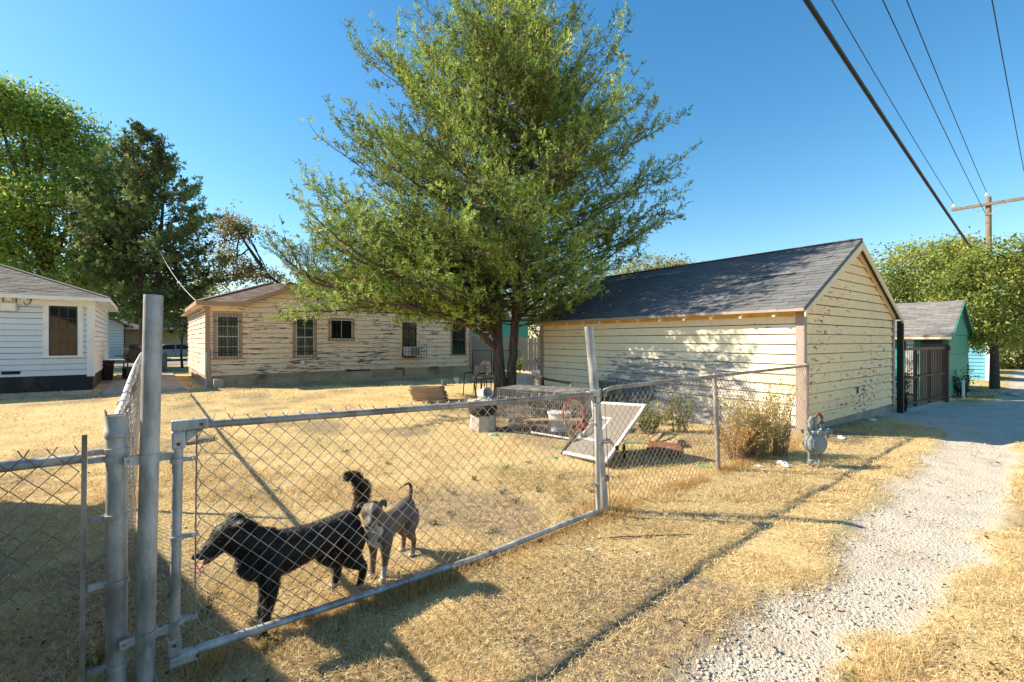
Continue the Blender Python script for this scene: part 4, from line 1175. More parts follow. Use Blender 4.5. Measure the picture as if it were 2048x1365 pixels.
# ---- right fence, post to garage
rf = empty('chain_link_fence', (0, 0, 0), 0, 'chain-link fence with rusty top rail between the leaning post and the garage', 'fence')
A0 = (3.36, 2.79); MP = gp(1437, 941); A1 = (8.70, 2.83)
q = MB(); q.tube([(3.34, 2.76, 1.09), (3.38, 2.79, 1.135), (3.50, 2.80, 1.15), (MP.x, MP.y + .02, 1.165), (A1[0], A1[1], 1.185)], [.021, .021, .0195, .0195, .0195], 14); q.build('top_rail', M['galv_old'], rf, smooth=True)
MB().tube([(MP.x, MP.y, -.08), (MP.x - .04, MP.y + .03, 1.14)], .028, 14).build('line_post', M['galv_old'], rf, smooth=True)
q = MB(); q.lathe([(.030, 0), (.032, .02), (.026, .05), (.01, .07)], (MP.x - .04, MP.y + .03, 1.13), 12); q.build('post_cap', M['galv_old'], rf, smooth=True)
MB().tube([(8.72, 2.86, -.1), (8.70, 2.86, 1.22)], .036, 14).build('end_post', M['galv_old'], rf, smooth=True)
chain_link('chain_link_mesh', (3.42, 2.775), (MP.x, MP.y - .01), .0, 1.16, parent=rf, m=M['wire_rust'], seed=9, wire=.0027, wob=.03)
chain_link('chain_link_mesh', (MP.x, MP.y - .01), (8.68, 2.80), -.02, 1.18, parent=rf, m=M['wire_rust'], seed=10, wire=.0027, wob=.03, top0=1.16, top1=1.19)
q = MB(); q.tube([(3.43, 2.77, .02), (3.37, 2.79, 1.1)], .005, 6); q.build('tension_bar', M['wire_rust'], rf, smooth=True)

# ================================================================ picket fence behind, with its wire gate
M['picket'] = peel_mat('grey_weathered_cedar', (0.40, 0.335, 0.275), (0.26, 0.22, 0.19), .35, (6, 6, .8), (.33, .28, .235))
pf = empty('picket_fence', (0, 0, 0), 0, 'grey weathered board fence between the peeling house and the garage', 'fence')
P0 = Vector((12.1, 20.2, .1)); P1 = Vector((16.6, 17.2, .05))
Lp = (P1 - P0).length; dp = (P1 - P0).normalized(); npk = int(Lp / .145); rr = random.Random(3)
ang = math.atan2(dp.y, dp.x)
pkm = None
for i in range(npk):
    c = P0 + dp * (i * .145)
    if pkm is None:
        q = MB(); q.prism([(-.068, 0, 0), (.068, 0, 0), (.068, 0, 1.72), (.045, 0, 1.76), (-.045, 0, 1.76), (-.068, 0, 1.72)], (0, .018, 0))
        o = q.build('picket', M['picket'], pf); pkm = o.data
    else: o = link('picket', pkm, None, pf)
    o.location = (c.x, c.y, c.z + rr.uniform(-.05, .02)); o.rotation_euler = (0, rr.uniform(-.012, .012), ang + rr.uniform(-.03, .03)); o.scale = (1, 1, rr.uniform(.98, 1.02))
for z in (.5, 1.4):
    MB().bar(P0 + Vector((0, .06, z)), P1 + Vector((0, .06, z)), .04, .09).build('fence_rail', M['picket'], pf)
wg = empty('wire_gate', (0, 0, 0), 0, 'low black framed wire gate beside the peeling house in front of the board fence', 'gate')
def pt(px, py, dep): return at(px, py, dep)
for (xa, xb) in ((945, 983), (987, 1040)):
    a = pt(xa, 702, 20.5); b = pt(xb, 702, 20.0 if xb < 1000 else 19.6); a0 = Vector((a.x, a.y, .1)); b0 = Vector((b.x, b.y, .1))
    q = MB(); q.tube([a0, a, b, b0], .022, 8); q.build('gate_frame', M['black_iron'], wg, smooth=True)
    chain_link('wire_mesh', (a.x, a.y), (b.x, b.y), .15, a.z - .03, .075, .0025, 3, wg, M['black_iron'], seed=13, tips=False)

# ================================================================ iron sliding gate past the garage
M['gate_brown'] = plain('brown_painted_bar', (0.12, 0.075, 0.05), .6, .3, 6)
M['gate_slat'] = peel_mat('weathered_brown_slat', (.40, .28, .195), (.24, .18, .13), .4, (6, 6, .8), (.33, .23, .16))
ig = empty('iron_gate', (0, 0, 0), 0, 'tall iron bar gate across the drive next to the garage', 'gate')
g0 = at(1802, 690, 11.2); g1 = at(1888, 690, 13.1); g0.z = g1.z = 0
gd = (g1 - g0); gL = gd.length; gd.normalize(); zb = -.10
nb = 25; rr = random.Random(5)
bar_me = None
for i in range(nb):
    c = g0 + gd * (gL * i / (nb - 1))
    if bar_me is None:
        o = MB().box(-.009, .009, -.009, .009, 0, 1.62).build('bar', M['gate_brown'], ig); bar_me = o.data
    else: o = link('bar', bar_me, None, ig)
    o.location = (c.x, c.y, zb); o.rotation_euler = (0, 0, math.atan2(gd.y, gd.x))
up = Vector((0, 0, 1)); sdv = Vector((-gd.y, gd.x, 0))
for i in range(15):      # timber slats fixed behind the far half of the gate
    c = g0 + gd * (gL * (.50 + .49 * i / 14)) + Vector((-gd.y, gd.x, 0)) * .05
    MB().box(-.045, .045, -.008, .008, .06, 1.50).build('slat', M['gate_slat'], ig, loc=(c.x, c.y, zb), rot=(0, 0, math.atan2(gd.y, gd.x)))
for z in (zb + .12, zb + .78, zb + 1.50):
    MB().bar(g0 + up * z - sdv * .02, g1 + up * z - sdv * .02, .035, .05 if z < 1 else .075).build('gate_rail', M['gate_brown'] if z > 1 else M['black_iron'], ig)
for f_ in (0, .33, .66, 1.0):
    c = g0 + gd * gL * f_ + sdv * .025
    MB().box(-.03, .03, -.03, .03, zb, zb + 1.55).build('upright', M['black_iron'] if f_ < .5 else M['gate_brown'], ig, loc=(c.x, c.y, 0))
gp2 = empty('gate_post', g0 + Vector((-.16, -.02, -.13)), 0, 'tall black square post at the garage corner with a drive bracket', 'gate post')
MB().box(-.06, .06, -.06, .06, -.1, 2.22).build('post', M['black_iron'], gp2, bevel=.006)
MB().box(.061, .34, -.03, .03, 1.72, 1.77).build('bracket', M['black_iron'], gp2); MB().box(.27, .34, -.05, .05, 1.50, 1.719).build('latch_box', M['black_iron'], gp2)
wp = empty('gate_post', g1 + Vector((.10, -.03, -.13)), 0, 'brown square timber post closing the iron gate by the green shed', 'gate post')
MB().box(-.065, .065, -.065, .065, -.1, 1.66).build('post', M['gate_brown'], wp, bevel=.006); MB().box(-.12, .09, -.09, -.066, 1.46, 1.60).build('latch_box', M['black_iron'], wp)
# ================================================================ trees
t = NT('cedar_bark'); v = t.coord('World', (9, 9, 1.2)); a = t.noise(v, 2.2, 7, .7); b = t.noise(t.coord('World', (30, 30, 4)), 3, 4)
t.bump(t.math('ADD', a, t.math('MULTIPLY', b, .4)), 1.0, .05)
M['bark'] = t.done(t.ramp(a, [(.3, (.045, .033, .026)), (.5, (.125, .092, .07)), (.68, (.235, .185, .145))]), .95, spec=.15)
M['bark_dark'] = plain('dark_bark', (.075, .060, .050), .95, .4, 5, bump=.8)
M['cedar_leaf'] = leaf_mat('cedar_foliage', .30, .6, spec=.25)
M['leaf'] = leaf_mat('broad_leaf', .48, .5, spec=.3)

def frame_of(D):
    """two unit vectors square to each direction"""
    up = np.where(np.abs(D[:, 2:3]) < .9, np.array([[0, 0, 1.0]]), np.array([[1.0, 0, 0]]))
    A = np.cross(D, up); A /= np.linalg.norm(A, axis=1)[:, None] + 1e-9
    return A, np.cross(A, D)

def leaf_quads(P, D, N, L, W, C):
    """rhombic leaves: base P, direction D, side N"""
    V = np.stack([P, P + D * (L * .45)[:, None] + N * (W * .5)[:, None], P + D * L[:, None], P + D * (L * .45)[:, None] - N * (W * .5)[:, None]], 1)
    n = len(P)
    return V.reshape(-1, 3), np.arange(4 * n).reshape(-1, 4), np.repeat(C, 4, 0)

def norm(a): return a / (np.linalg.norm(a, axis=-1, keepdims=True) + 1e-9)

def quad_path(p0, p1, p2, n):
    t_ = np.linspace(0, 1, n)[:, None]
    return (1 - t_) ** 2 * p0 + 2 * t_ * (1 - t_) * p1 + t_ ** 2 * p2

def tubes_np(paths, radii, sides=3):
    V = []; F = []; n0 = 0
    ang = np.arange(sides) * 2 * np.pi / sides
    for p, r in zip(paths, radii):
        tg = norm(np.gradient(p, axis=0)); A, B = frame_of(tg)
        ring = p[:, None] + (A[:, None] * np.cos(ang)[None, :, None] + B[:, None] * np.sin(ang)[None, :, None]) * r[:, None, None]
        V.append(ring.reshape(-1, 3)); m_ = len(p)
        i = np.arange(m_ - 1)[:, None] * sides; q = np.arange(sides)[None]; q2 = (q + 1) % sides
        F.append(np.stack([i + q, i + q2, i + sides + q2, i + sides + q], -1).reshape(-1, 4) + n0); n0 += m_ * sides
    return np.vstack(V), np.vstack(F)

E3 = lambda lat, dep, z: np.array([RGT[0] * lat + FWD[0] * dep, RGT[1] * lat + FWD[1] * dep, z])

def cedar(name, base, env, leaders, nlimb, seed, label, zlo, zhi, spacing=.24, spray_sp=.075, extra=(), pal=None, tuft=8, leafL=.062, asym=(1, 1), trunk_r=(.27, .2), sec=.95, thin=1.0, droop=0.0, el_rng=(8, 58), near=1.0, lsc=1.0, low=0):
    rg = np.random.default_rng(seed)
    root = empty(name, base, 0, label, 'tree')
    ez, er = zip(*env)
    rad = lambda z: np.interp(z, ez, er)
    lead = [np.array([E3(*p) for p in L]) for L in leaders]
    # --- trunk
    q = MB()
    for L, r0 in zip(lead, trunk_r):
        zz = L[:, 2]; n = len(L)
        rr = [r0 * (1.35 if z < .05 else 1.0) * max(.06, (1 - z / (L[-1, 2] * 1.02))) ** .75 for z in zz]
        dense = np.vstack([np.stack([np.interp(s_, np.arange(n), L[:, k]) for k in range(3)], 0).T for s_ in [np.linspace(0, n - 1, n * 4)]])
        rd = np.interp(np.linspace(0, n - 1, n * 4), np.arange(n), rr)
        dense[:, :2] += .03 * (rg.random((len(dense), 2)) - .5) * (dense[:, 2:3] > .3)
        q.tube(dense, list(rd * (1 + .08 * (rg.random(len(rd)) - .5))), 12)
    q.build('trunk', M['bark'], root, smooth=True)
    # --- limbs
    limbs = []; lrad = []
    for pts, r0 in extra:
        P = np.array([E3(*p) for p in pts]); n = len(P); s_ = np.linspace(0, n - 1, n * 5)
        P = np.stack([np.interp(s_, np.arange(n), P[:, k]) for k in range(3)], 1)
        for _ in range(3): P[1:-1] = (P[:-2] + 2 * P[1:-1] + P[2:]) / 4
        P[1:-1] += .05 * (rg.random((len(P) - 2, 3)) - .5)
        limbs.append(P); lrad.append(np.linspace(r0, .012, len(P)))
    az = rg.random() * 6
    for i in range(nlimb):
        L = lead[i % len(lead)] if rg.random() < .85 else lead[0]
        f = (i + rg.random()) / nlimb
        z = zlo + (min(zhi, L[-1, 2] - .15) - zlo) * f ** .92
        S = np.array([np.interp(z, L[:, 2], L[:, 0]), np.interp(z, L[:, 2], L[:, 1]), z])
        az += 2.39996 + rg.uniform(-.35, .35)
        fz = (z - zlo) / (zhi - zlo)
        el = R(el_rng[0] + (el_rng[1] - el_rng[0]) * fz ** .8 + rg.uniform(-9, 12))
        lat_c = math.cos(az)
        rtip = 1.0
        for _ in range(4):      # settle on the envelope at the tip's own height
            ze = z + rtip * math.tan(el) * .8
            rtip = float(rad(ze)) * rg.uniform(.78, 1.05) * (asym[0] if lat_c < 0 else asym[1]) ** abs(lat_c)
        rtip *= near ** max(0.0, -math.sin(az)); rtip = max(rtip, .35)
        d = E3(lat_c, math.sin(az), 0)
        end = np.array([0, 0, 0]) + d * rtip + np.array([0, 0, z + rtip * math.tan(el) * .8])
        end[:2] += L[-1][:2] * 0
        mid = S * .5 + end * .5; mid[2] -= (end[2] - S[2]) * .22 + droop * rtip
        n = max(6, int(rtip / .3))
        P = quad_path(S, mid, end, n); P[1:] += .05 * (rg.random((n - 1, 3)) - .5)
        limbs.append(P); lrad.append(np.linspace(.010 + .008 * rtip, .003, n))
    for i in range(low):      # low boughs that fill the skirt on the left
        z = rg.uniform(1.9, 4.2); L = lead[0]
        S = np.array([np.interp(z, L[:, 2], L[:, 0]), np.interp(z, L[:, 2], L[:, 1]), z])
        az_ = math.pi + rg.uniform(-1.15, .95); rl = rg.uniform(3.6, 5.9) * (.75 + .25 * abs(math.cos(az_)))
        end = E3(math.cos(az_) * rl, math.sin(az_) * rl * .72, z + rg.uniform(-.1, 1.1)); mid = S * .5 + end * .5 + np.array([0, 0, rg.uniform(-.1, .35)])
        n = 12; P = quad_path(S, mid, end, n); P[1:] += .05 * (rg.random((n - 1, 3)) - .5); limbs.append(P); lrad.append(np.linspace(.04, .005, n))
    # --- side branches
    secs = []; srad = []; SP = []; SD = []
    for P in limbs:
        seg = np.linalg.norm(np.diff(P, axis=0), axis=1); cum = np.concatenate([[0], np.cumsum(seg)]); Lt = cum[-1]
        s_ = Lt * .16
        side = 1
        while s_ < Lt:
            f = s_ / Lt
            p = np.array([np.interp(s_, cum, P[:, k]) for k in range(3)]); p2 = np.array([np.interp(min(Lt, s_ + .1), cum, P[:, k]) for k in range(3)]); p1 = np.array([np.interp(max(0, s_ - .1), cum, P[:, k]) for k in range(3)])
            tg = norm(p2 - p1)
            sd = norm(np.cross(tg, [0, 0, 1.0])) * side
            side = -side
            a = rg.uniform(.5, 1.1)
            d = norm(tg * math.cos(a) + sd * math.sin(a) + np.array([0, 0, rg.uniform(-.45, .85)]))
            ln = sec * rg.uniform(.45, 1.15) * (1.0 - .42 * f) * min(1.15, .35 + Lt / 4.5)
            e = p + d * ln + np.array([0, 0, .16 * ln]) 
            Q = quad_path(p, p + d * ln * .55 - np.array([0, 0, .03]), e, 4)
            secs.append(Q); srad.append(np.linspace(.008, .002, 4))
            k = max(2, int(ln / spray_sp)); ff = np.linspace(.18, 1.0, k)
            pos = np.stack([np.interp(ff * 3, np.arange(4), Q[:, j]) for j in range(3)], 1)
            SP.append(pos); SD.append(np.repeat(norm(e - p)[None], k, 0))
            s_ += spacing * rg.uniform(.6, 1.3)
        k = 18; ff = np.linspace(.50, 1, k)
        SP.append(np.stack([np.interp(ff * Lt, cum, P[:, j]) for j in range(3)], 1)); SD.append(np.repeat(norm(P[-1] - P[-2])[None], k, 0))
    V, F = tubes_np(limbs, lrad, 5)
    V2, F2 = tubes_np(secs, srad, 3)
    link('branch', np_mesh('branch', np.vstack([V, V2]), np.vstack([F, F2 + len(V)]), smooth=True), M['bark'], root)['kind'] = 'stuff'
    # --- feathery sprays
    SP = np.vstack(SP); SD = np.vstack(SD); cl_ = fbm(SP[:, 0] * 1.1 + SP[:, 2] * .35 + 40, SP[:, 1] * 1.1 - SP[:, 2] * .8 + 40, seed + 9, 3); keep = rg.random(len(SP)) < thin * (.30 + .85 * ss(.34, .48, cl_))
    SP, SD = SP[keep], SD[keep]; n = len(SP)
    D = norm(SD * .6 + rg.normal(size=(n, 3)) * .55 + np.array([[0, 0, .24]]))
    A, B = frame_of(D)
    roll = rg.random(n) * 6.28; A, B = A * np.cos(roll)[:, None] + B * np.sin(roll)[:, None], B * np.cos(roll)[:, None] - A * np.sin(roll)[:, None]
    LS = rg.uniform(.12, .26, n) * lsc
    tone = fbm(SP[:, 0] * .9 + SP[:, 2] * .6, SP[:, 1] * .9 - SP[:, 2] * .5, seed, 3)
    pal = pal if pal is not None else np.array([[.27, .36, .07], [.21, .30, .06], [.36, .42, .10], [.13, .21, .05]])
    base_c = pal[rg.choice(len(pal), n)] * (.45 + 1.15 * ss(.25, .75, tone)[:, None])
    brown = rg.random(n) < .045
    base_c[brown] = np.array([.24, .18, .09])
    VV = []; CC = []
    for j in range(tuft):
        f = (j + .3) / tuft
        sg = 1 if j % 2 else -1
        aj = rg.random(n) * 6.28
        dj = norm(D * .75 + (A * np.cos(aj)[:, None] + B * np.sin(aj)[:, None]) * (.85 - .45 * f))
        pj = SP + D * (LS * f)[:, None]
        Lj = leafL * (1.25 - .5 * f) * rg.uniform(.7, 1.3, n)
        nj = norm(np.cross(dj, B + rg.normal(size=(n, 3)) * .4))
        v_, f_, c_ = leaf_quads(pj, dj, nj, Lj, Lj * .36, base_c * (.82 + .35 * rg.random((n, 1))))
        VV.append(v_); CC.append(c_)
    V = np.vstack(VV); F = np.arange(len(V)).reshape(-1, 4)
    o = link('crown', np_mesh('crown', V, F, {'tint': np.vstack(CC)}), M['cedar_leaf'], root); o['kind'] = 'stuff'
    return root

TB = at(1010, 797, 12.7); TB.z = H(TB.x, TB.y)
cedar('cedar_tree', TB,
      [(1.8, 1.6), (2.4, 3.4), (3.2, 4.7), (4.6, 5.0), (6.2, 5.05), (8.0, 4.5), (9.6, 3.6), (11, 2.5), (12.2, 1.3), (13.0, .4)],
      [[(-.10, 0, -.1), (-.15, 0, .8), (-.23, .02, 2), (-.32, .1, 4), (-.30, .1, 7), (-.15, .1, 10), (0, 0, 12.9)],
       [(.12, .03, -.1), (.20, 0, .8), (.28, 0, 2), (.36, -.1, 4), (.75, -.2, 7), (1.1, -.3, 10)]],
      250, 77, 'large spreading cedar with two fused trunks in the middle of the yard', 1.9, 12.5,
      extra=[([(-.17, 0, 1.35), (-.9, -.3, 2.0), (-2.0, -.7, 2.45), (-3.4, -1.2, 2.75), (-5.0, -1.4, 3.2), (-5.7, -1.5, 4.0)], .10),
             ([(-.2, 0, 1.7), (-1.0, .2, 2.7), (-2.4, .1, 3.6), (-3.8, -.1, 4.7), (-4.8, -.2, 5.8)], .075),
             ([(-.2, 0, 1.55), (-.7, -.6, 2.3), (-1.9, -1.9, 2.9), (-3.2, -3.0, 3.5), (-3.9, -3.4, 4.2)], .07),
             ([(-.9, -.3, 2.0), (-1.8, -1.6, 2.35), (-2.9, -2.6, 2.45), (-4.0, -3.2, 2.6)], .05),
             ([(-2.0, -.7, 2.45), (-3.0, .2, 2.6), (-4.4, .6, 2.9), (-5.6, .6, 3.5)], .05),
             ([(-2.0, -.7, 2.45), (-2.6, -2.0, 2.5), (-3.4, -2.8, 2.25), (-4.4, -3.3, 2.2)], .04),
             ([(-3.4, -1.2, 2.75), (-4.4, -2.2, 2.9), (-4.6, -2.4, 3.3), (-4.9, -2.5, 3.9)], .04),
             ([(-1.0, .2, 2.7), (-1.8, -.8, 3.0), (-3.0, -1.8, 3.3), (-4.0, -2.2, 3.8), (-4.5, -2.3, 4.4)], .05),
             ([(-.2, 0, 2.0), (-.4, -1.2, 2.5), (-1.0, -2.6, 2.7), (-1.6, -3.6, 2.9)], .05),
             ([(.27, 0, 2.1), (.9, -.2, 2.7), (2.2, -.5, 3.4), (3.6, -.7, 4.4)], .06),
             ([(.2, 0, 1.9), (.4, -1.0, 2.7), (.5, -2.4, 3.4), (.4, -3.6, 4.3)], .06)],
      asym=(1.10, .98), trunk_r=(.155, .135), spacing=.17, spray_sp=.066, sec=1.15, tuft=9, leafL=.074, thin=1.0, near=.66, low=46)

dark_pal = np.array([[.15, .21, .06], [.115, .17, .052], [.20, .24, .07], [.085, .13, .042]])
b2 = at(294, 740, 26); b2.z = .05
cedar('cedar_tree', b2, [(2.4, 1.2), (3.2, 3.2), (5, 4.0), (7, 3.8), (9, 3.2), (11, 2.1), (12.6, 1.0), (14, .15)],
      [[(-.1, 0, -.1), (-.2, 0, 2), (-.35, 0, 5), (-.6, 0, 9), (-.9, 0, 14)], [(.25, .1, -.1), (.42, .1, 2), (.5, .1, 5), (.8, .1, 9), (1.1, .1, 12.0)]],
      110, 31, 'tall dark cedar with two trunks behind the houses on the left', 2.6, 13.4, spacing=.26, spray_sp=.11, tuft=7, leafL=.19, pal=dark_pal, trunk_r=(.24, .2), sec=1.25, droop=.03, el_rng=(2, 55))

def broadleaf(name, base, label, clumps, trunk, seed, leaf=.16, per=26, dens=9.0, pal=None, group=None, tr=.25, droop=.25, limbs=True, bark='bark_dark', hollow=.45, tone_amp=.6):
    """clumps: (lat, dep, z, r_lat, r_dep, r_z); trunk: list of (lat, dep, z). leaves hang in small sprays through each clump"""
    rg = np.random.default_rng(seed)
    root = empty(name, base, 0, label, 'tree', group)
    tp_ = np.array([E3(*p) for p in trunk]); n = len(tp_)
    s_ = np.linspace(0, n - 1, n * 4); D_ = np.stack([np.interp(s_, np.arange(n), tp_[:, k]) for k in range(3)], 1)
    for _ in range(2): D_[1:-1] = (D_[:-2] + 2 * D_[1:-1] + D_[2:]) / 4
    MB().tube(D_, list(np.linspace(tr * 1.1, tr * .45, len(D_))), 9).build('trunk', M[bark], root, smooth=True)
    paths = []; rads = []; PP = []; OUT = []
    for (la, de, z, rl, rd, rz_) in clumps:
        c = E3(la, de, z)
        j = rg.integers(len(D_) // 2, len(D_)); S = D_[j]
        mid = S * .45 + c * .55 + np.array([rg.uniform(-.4, .4), rg.uniform(-.4, .4), -.15 * rz_])
        P = quad_path(S, mid, c, 9); P[1:] += .1 * (rg.random((8, 3)) - .5); paths.append(P); rads.append(np.linspace(tr * .42, .03, 9))
        area = 4 * (rl * rd + rl * rz_ + rd * rz_) / 3 * 3.14
        ns = max(12, int(area * dens))
        u = norm(rg.normal(size=(ns, 3)))
        rr = hollow + (1 - hollow) * rg.random(ns) ** .6
        bumps = .50 + .95 * fbm(u[:, 0] * 2.6 + la + 9, u[:, 1] * 2.6 + u[:, 2] * 2.3 + z, seed, 3)
        off = u * (rr * bumps)[:, None] * np.array([[rl, rd, rz_]])
        offw = np.stack([RGT[0] * off[:, 0] + FWD[0] * off[:, 1], RGT[1] * off[:, 0] + FWD[1] * off[:, 1], off[:, 2]], 1)
        PP.append(c + offw); OUT.append(norm(offw))
        for k in range(min(ns, 16)):
            e = c + offw[k] * .95; m_ = (c + e) / 2 + np.array([0, 0, .1]); paths.append(quad_path(c, m_, e, 5)); rads.append(np.linspace(.03, .008, 5))
    V, F = tubes_np(paths, rads, 5)
    link('branch', np_mesh('branch', V, F, smooth=True), M[bark], root)['kind'] = 'stuff'
    PP = np.vstack(PP); OUT = np.vstack(OUT); n = len(PP)
    pal = np.array(pal) * 1.7 if pal is not None else np.array([[.085, .125, .028], [.065, .100, .022], [.115, .145, .035], [.050, .080, .020]])
    tone = fbm(PP[:, 0] * .7 + 3, PP[:, 1] * .7 + PP[:, 2] * .9, seed + 5, 3)
    cc = pal[rg.choice(len(pal), n)] * (1 - tone_amp / 2 + tone_amp * tone[:, None])
    P = np.repeat(PP, per, 0); O = np.repeat(OUT, per, 0); C = np.repeat(cc, per, 0); m_ = len(P)
    sp = leaf * 1.9
    P = P + rg.normal(size=(m_, 3)) * np.array([[sp, sp, sp * .55]])
    D = norm(O * .5 + rg.normal(size=(m_, 3)) * .75 - np.array([[0, 0, droop]]))
    A, B = frame_of(D); ro = rg.random(m_) * 6.28
    N = A * np.cos(ro)[:, None] + B * np.sin(ro)[:, None]
    L = leaf * rg.uniform(.6, 1.35, m_)
    V, F, C = leaf_quads(P, D, N, L, L * .5, C * (.75 + .5 * rg.random((m_, 1))))
    o = link('crown', np_mesh('crown', V, F, {'tint': C}), M['leaf'], root); o['kind'] = 'stuff'
    return root

def gbase(px, dep): 
    p = at(px, 700, dep); p.z = H(p.x, p.y) - .02; return p

def px_clumps(px0, dep, lst):
    """(px, py, rx, ry) of a crown as measured in the photograph -> clumps about the trunk, given depth"""
    rr = random.Random(int(px0 + dep)); out = []
    for (x, y, rx, ry) in lst:
        k = dep / FPX
        out.append(((x - px0) * k, rr.uniform(-.7, .7) * rx * k, CAM_H + (CY - y) * k, rx * k, rx * k * .9, ry * k))
    return out

pec = [[.12, .20, .035], [.09, .165, .03], [.17, .235, .045], [.07, .13, .028], [.22, .25, .04]]
b = gbase(85, 27)
broadleaf('pecan_tree', b, 'big bright green leafy tree rising behind the white house', px_clumps(85, 27, [(30, 215, 85, 50), (110, 260, 75, 50), (-40, 270, 80, 60), (170, 320, 62, 48), (60, 330, 90, 60), (-70, 380, 80, 70), (20, 430, 90, 60), (130, 420, 70, 55), (200, 410, 45, 50), (40, 510, 80, 45), (150, 500, 60, 50), (-60, 490, 80, 60), (120, 570, 60, 35), (215, 500, 40, 40), (205, 360, 45, 45), (235, 440, 40, 45), (240, 540, 45, 40), (190, 570, 45, 35), (90, 240, 60, 40), (0, 200, 60, 35)]),
          [(0, 0, -.2), (.1, 0, 3), (-.1, .2, 6), (-.5, 0, 9.5)], 41, leaf=.22, per=21, dens=4.0, pal=pec, tr=.42)
b = gbase(250, 40)
broadleaf('shade_tree', b, 'dark leafy tree filling the gap behind the dark cedar', px_clumps(250, 40, [(230, 560, 60, 40), (300, 590, 70, 45), (370, 560, 50, 40), (210, 620, 40, 25), (400, 600, 40, 35), (330, 640, 45, 25), (270, 520, 60, 50)]),
          [(0, 0, -.2), (.1, 0, 3), (0, 0, 6)], 43, leaf=.28, per=16, dens=1.7, pal=[[.07, .10, .025], [.11, .14, .03], [.05, .075, .02]], tr=.3)
b = gbase(605, 31)
broadleaf('oak_tree', b, 'sparse tree with rusty brown leaves leaning left above the peeling house', px_clumps(605, 31, [(470, 455, 34, 28), (440, 480, 26, 26), (500, 470, 24, 22), (455, 520, 30, 20), (500, 540, 30, 20), (540, 560, 30, 16), (470, 555, 34, 16), (430, 560, 24, 22)]),
          [(0, 0, -.2), (-.2, 0, 3.5), (-.8, 0, 4.9), (-2.4, 0, 6.0), (-3.8, 0, 8.0), (-4.6, 0, 9.6)], 47, leaf=.19, per=14, dens=5.0, pal=[[.14, .085, .04], [.17, .13, .045], [.12, .11, .035], [.12, .07, .035], [.10, .11, .03], [.16, .15, .04]], tr=.13, hollow=.1)
b = gbase(365, 27)
broadleaf('garden_tree', b, 'small slender yellow green tree in the gap between the two houses', px_clumps(365, 27, [(355, 640, 30, 20), (380, 655, 24, 18), (340, 665, 22, 18), (365, 620, 22, 14), (385, 630, 18, 14)]),
          [(0, 0, -.1), (-.1, 0, 1.0), (.1, 0, 2.6)], 49, leaf=.11, per=16, dens=6, pal=[[.16, .18, .03], [.11, .15, .03], [.22, .21, .04]], tr=.07)
b = gbase(1290, 33)
broadleaf('autumn_tree', b, 'rounded yellow green tree top showing over the garage ridge', px_clumps(1290, 33, [(1262, 548, 34, 32), (1305, 540, 40, 30), (1350, 545, 32, 30), (1240, 580, 40, 40), (1330, 585, 50, 40), (1200, 600, 40, 40), (1150, 590, 40, 40), (1110, 610, 30, 30)]),
          [(0, 0, -.2), (0, 0, 3), (.1, 0, 5)], 53, leaf=.17, per=20, dens=4.2, pal=[[.20, .19, .035], [.15, .165, .03], [.10, .13, .03], [.24, .18, .04]], tr=.25)
hac = [[.18, .22, .04], [.13, .18, .035], [.23, .26, .06], [.085, .125, .028], [.26, .25, .07]]
b = gbase(1989, 16.4); b.z = -.2
broadleaf('alley_tree', b, 'leafy tree with a straight dark trunk standing in the alley beyond the green shed', px_clumps(1989, 16.4, [(1960, 560, 70, 55), (2040, 530, 60, 50), (1990, 510, 60, 40), (1920, 590, 50, 45), (2060, 600, 60, 60), (1960, 640, 48, 36), (2020, 660, 50, 35), (1935, 545, 50, 40), (2100, 540, 60, 60), (2110, 640, 60, 50), (1945, 665, 28, 18)]),
          [(0, 0, -.2), (.0, 0, 1.2), (-.05, 0, 2.2), (.1, 0, 3.4)], 59, leaf=.115, per=26, dens=9, pal=hac, tr=.14)
b = gbase(1830, 25); b.z = -.2
broadleaf('hackberry_tree', b, 'broad leafy tree spreading behind the garage and the green shed', px_clumps(1830, 25, [(1790, 540, 60, 50), (1850, 525, 70, 50), (1900, 520, 50, 45), (1760, 580, 40, 45), (1830, 590, 70, 45), (1900, 590, 60, 50), (1720, 600, 40, 40), (1940, 520, 50, 40), (1880, 500, 40, 24)]),
          [(0, 0, -.2), (.0, 0, 2), (0, 0, 4.5)], 61, leaf=.16, per=22, dens=5.0, pal=hac, tr=.25)
b = gbase(2090, 29); b.z = -.2
broadleaf('hedge_tree', b, 'dark mass of low trees closing the far end of the alley', px_clumps(2090, 29, [(2030, 690, 45, 45), (2080, 640, 60, 60), (2040, 620, 50, 50), (2120, 700, 50, 50), (1995, 700, 30, 40), (2160, 620, 60, 80), (2010, 740, 30, 26), (2060, 745, 40, 24), (1960, 700, 26, 36), (2120, 745, 50, 24)]),
          [(0, 0, -.2), (.0, 0, 2), (0, 0, 4)], 67, leaf=.20, per=20, dens=4, pal=[[.075, .105, .024], [.055, .08, .02], [.11, .135, .03]], tr=.2)

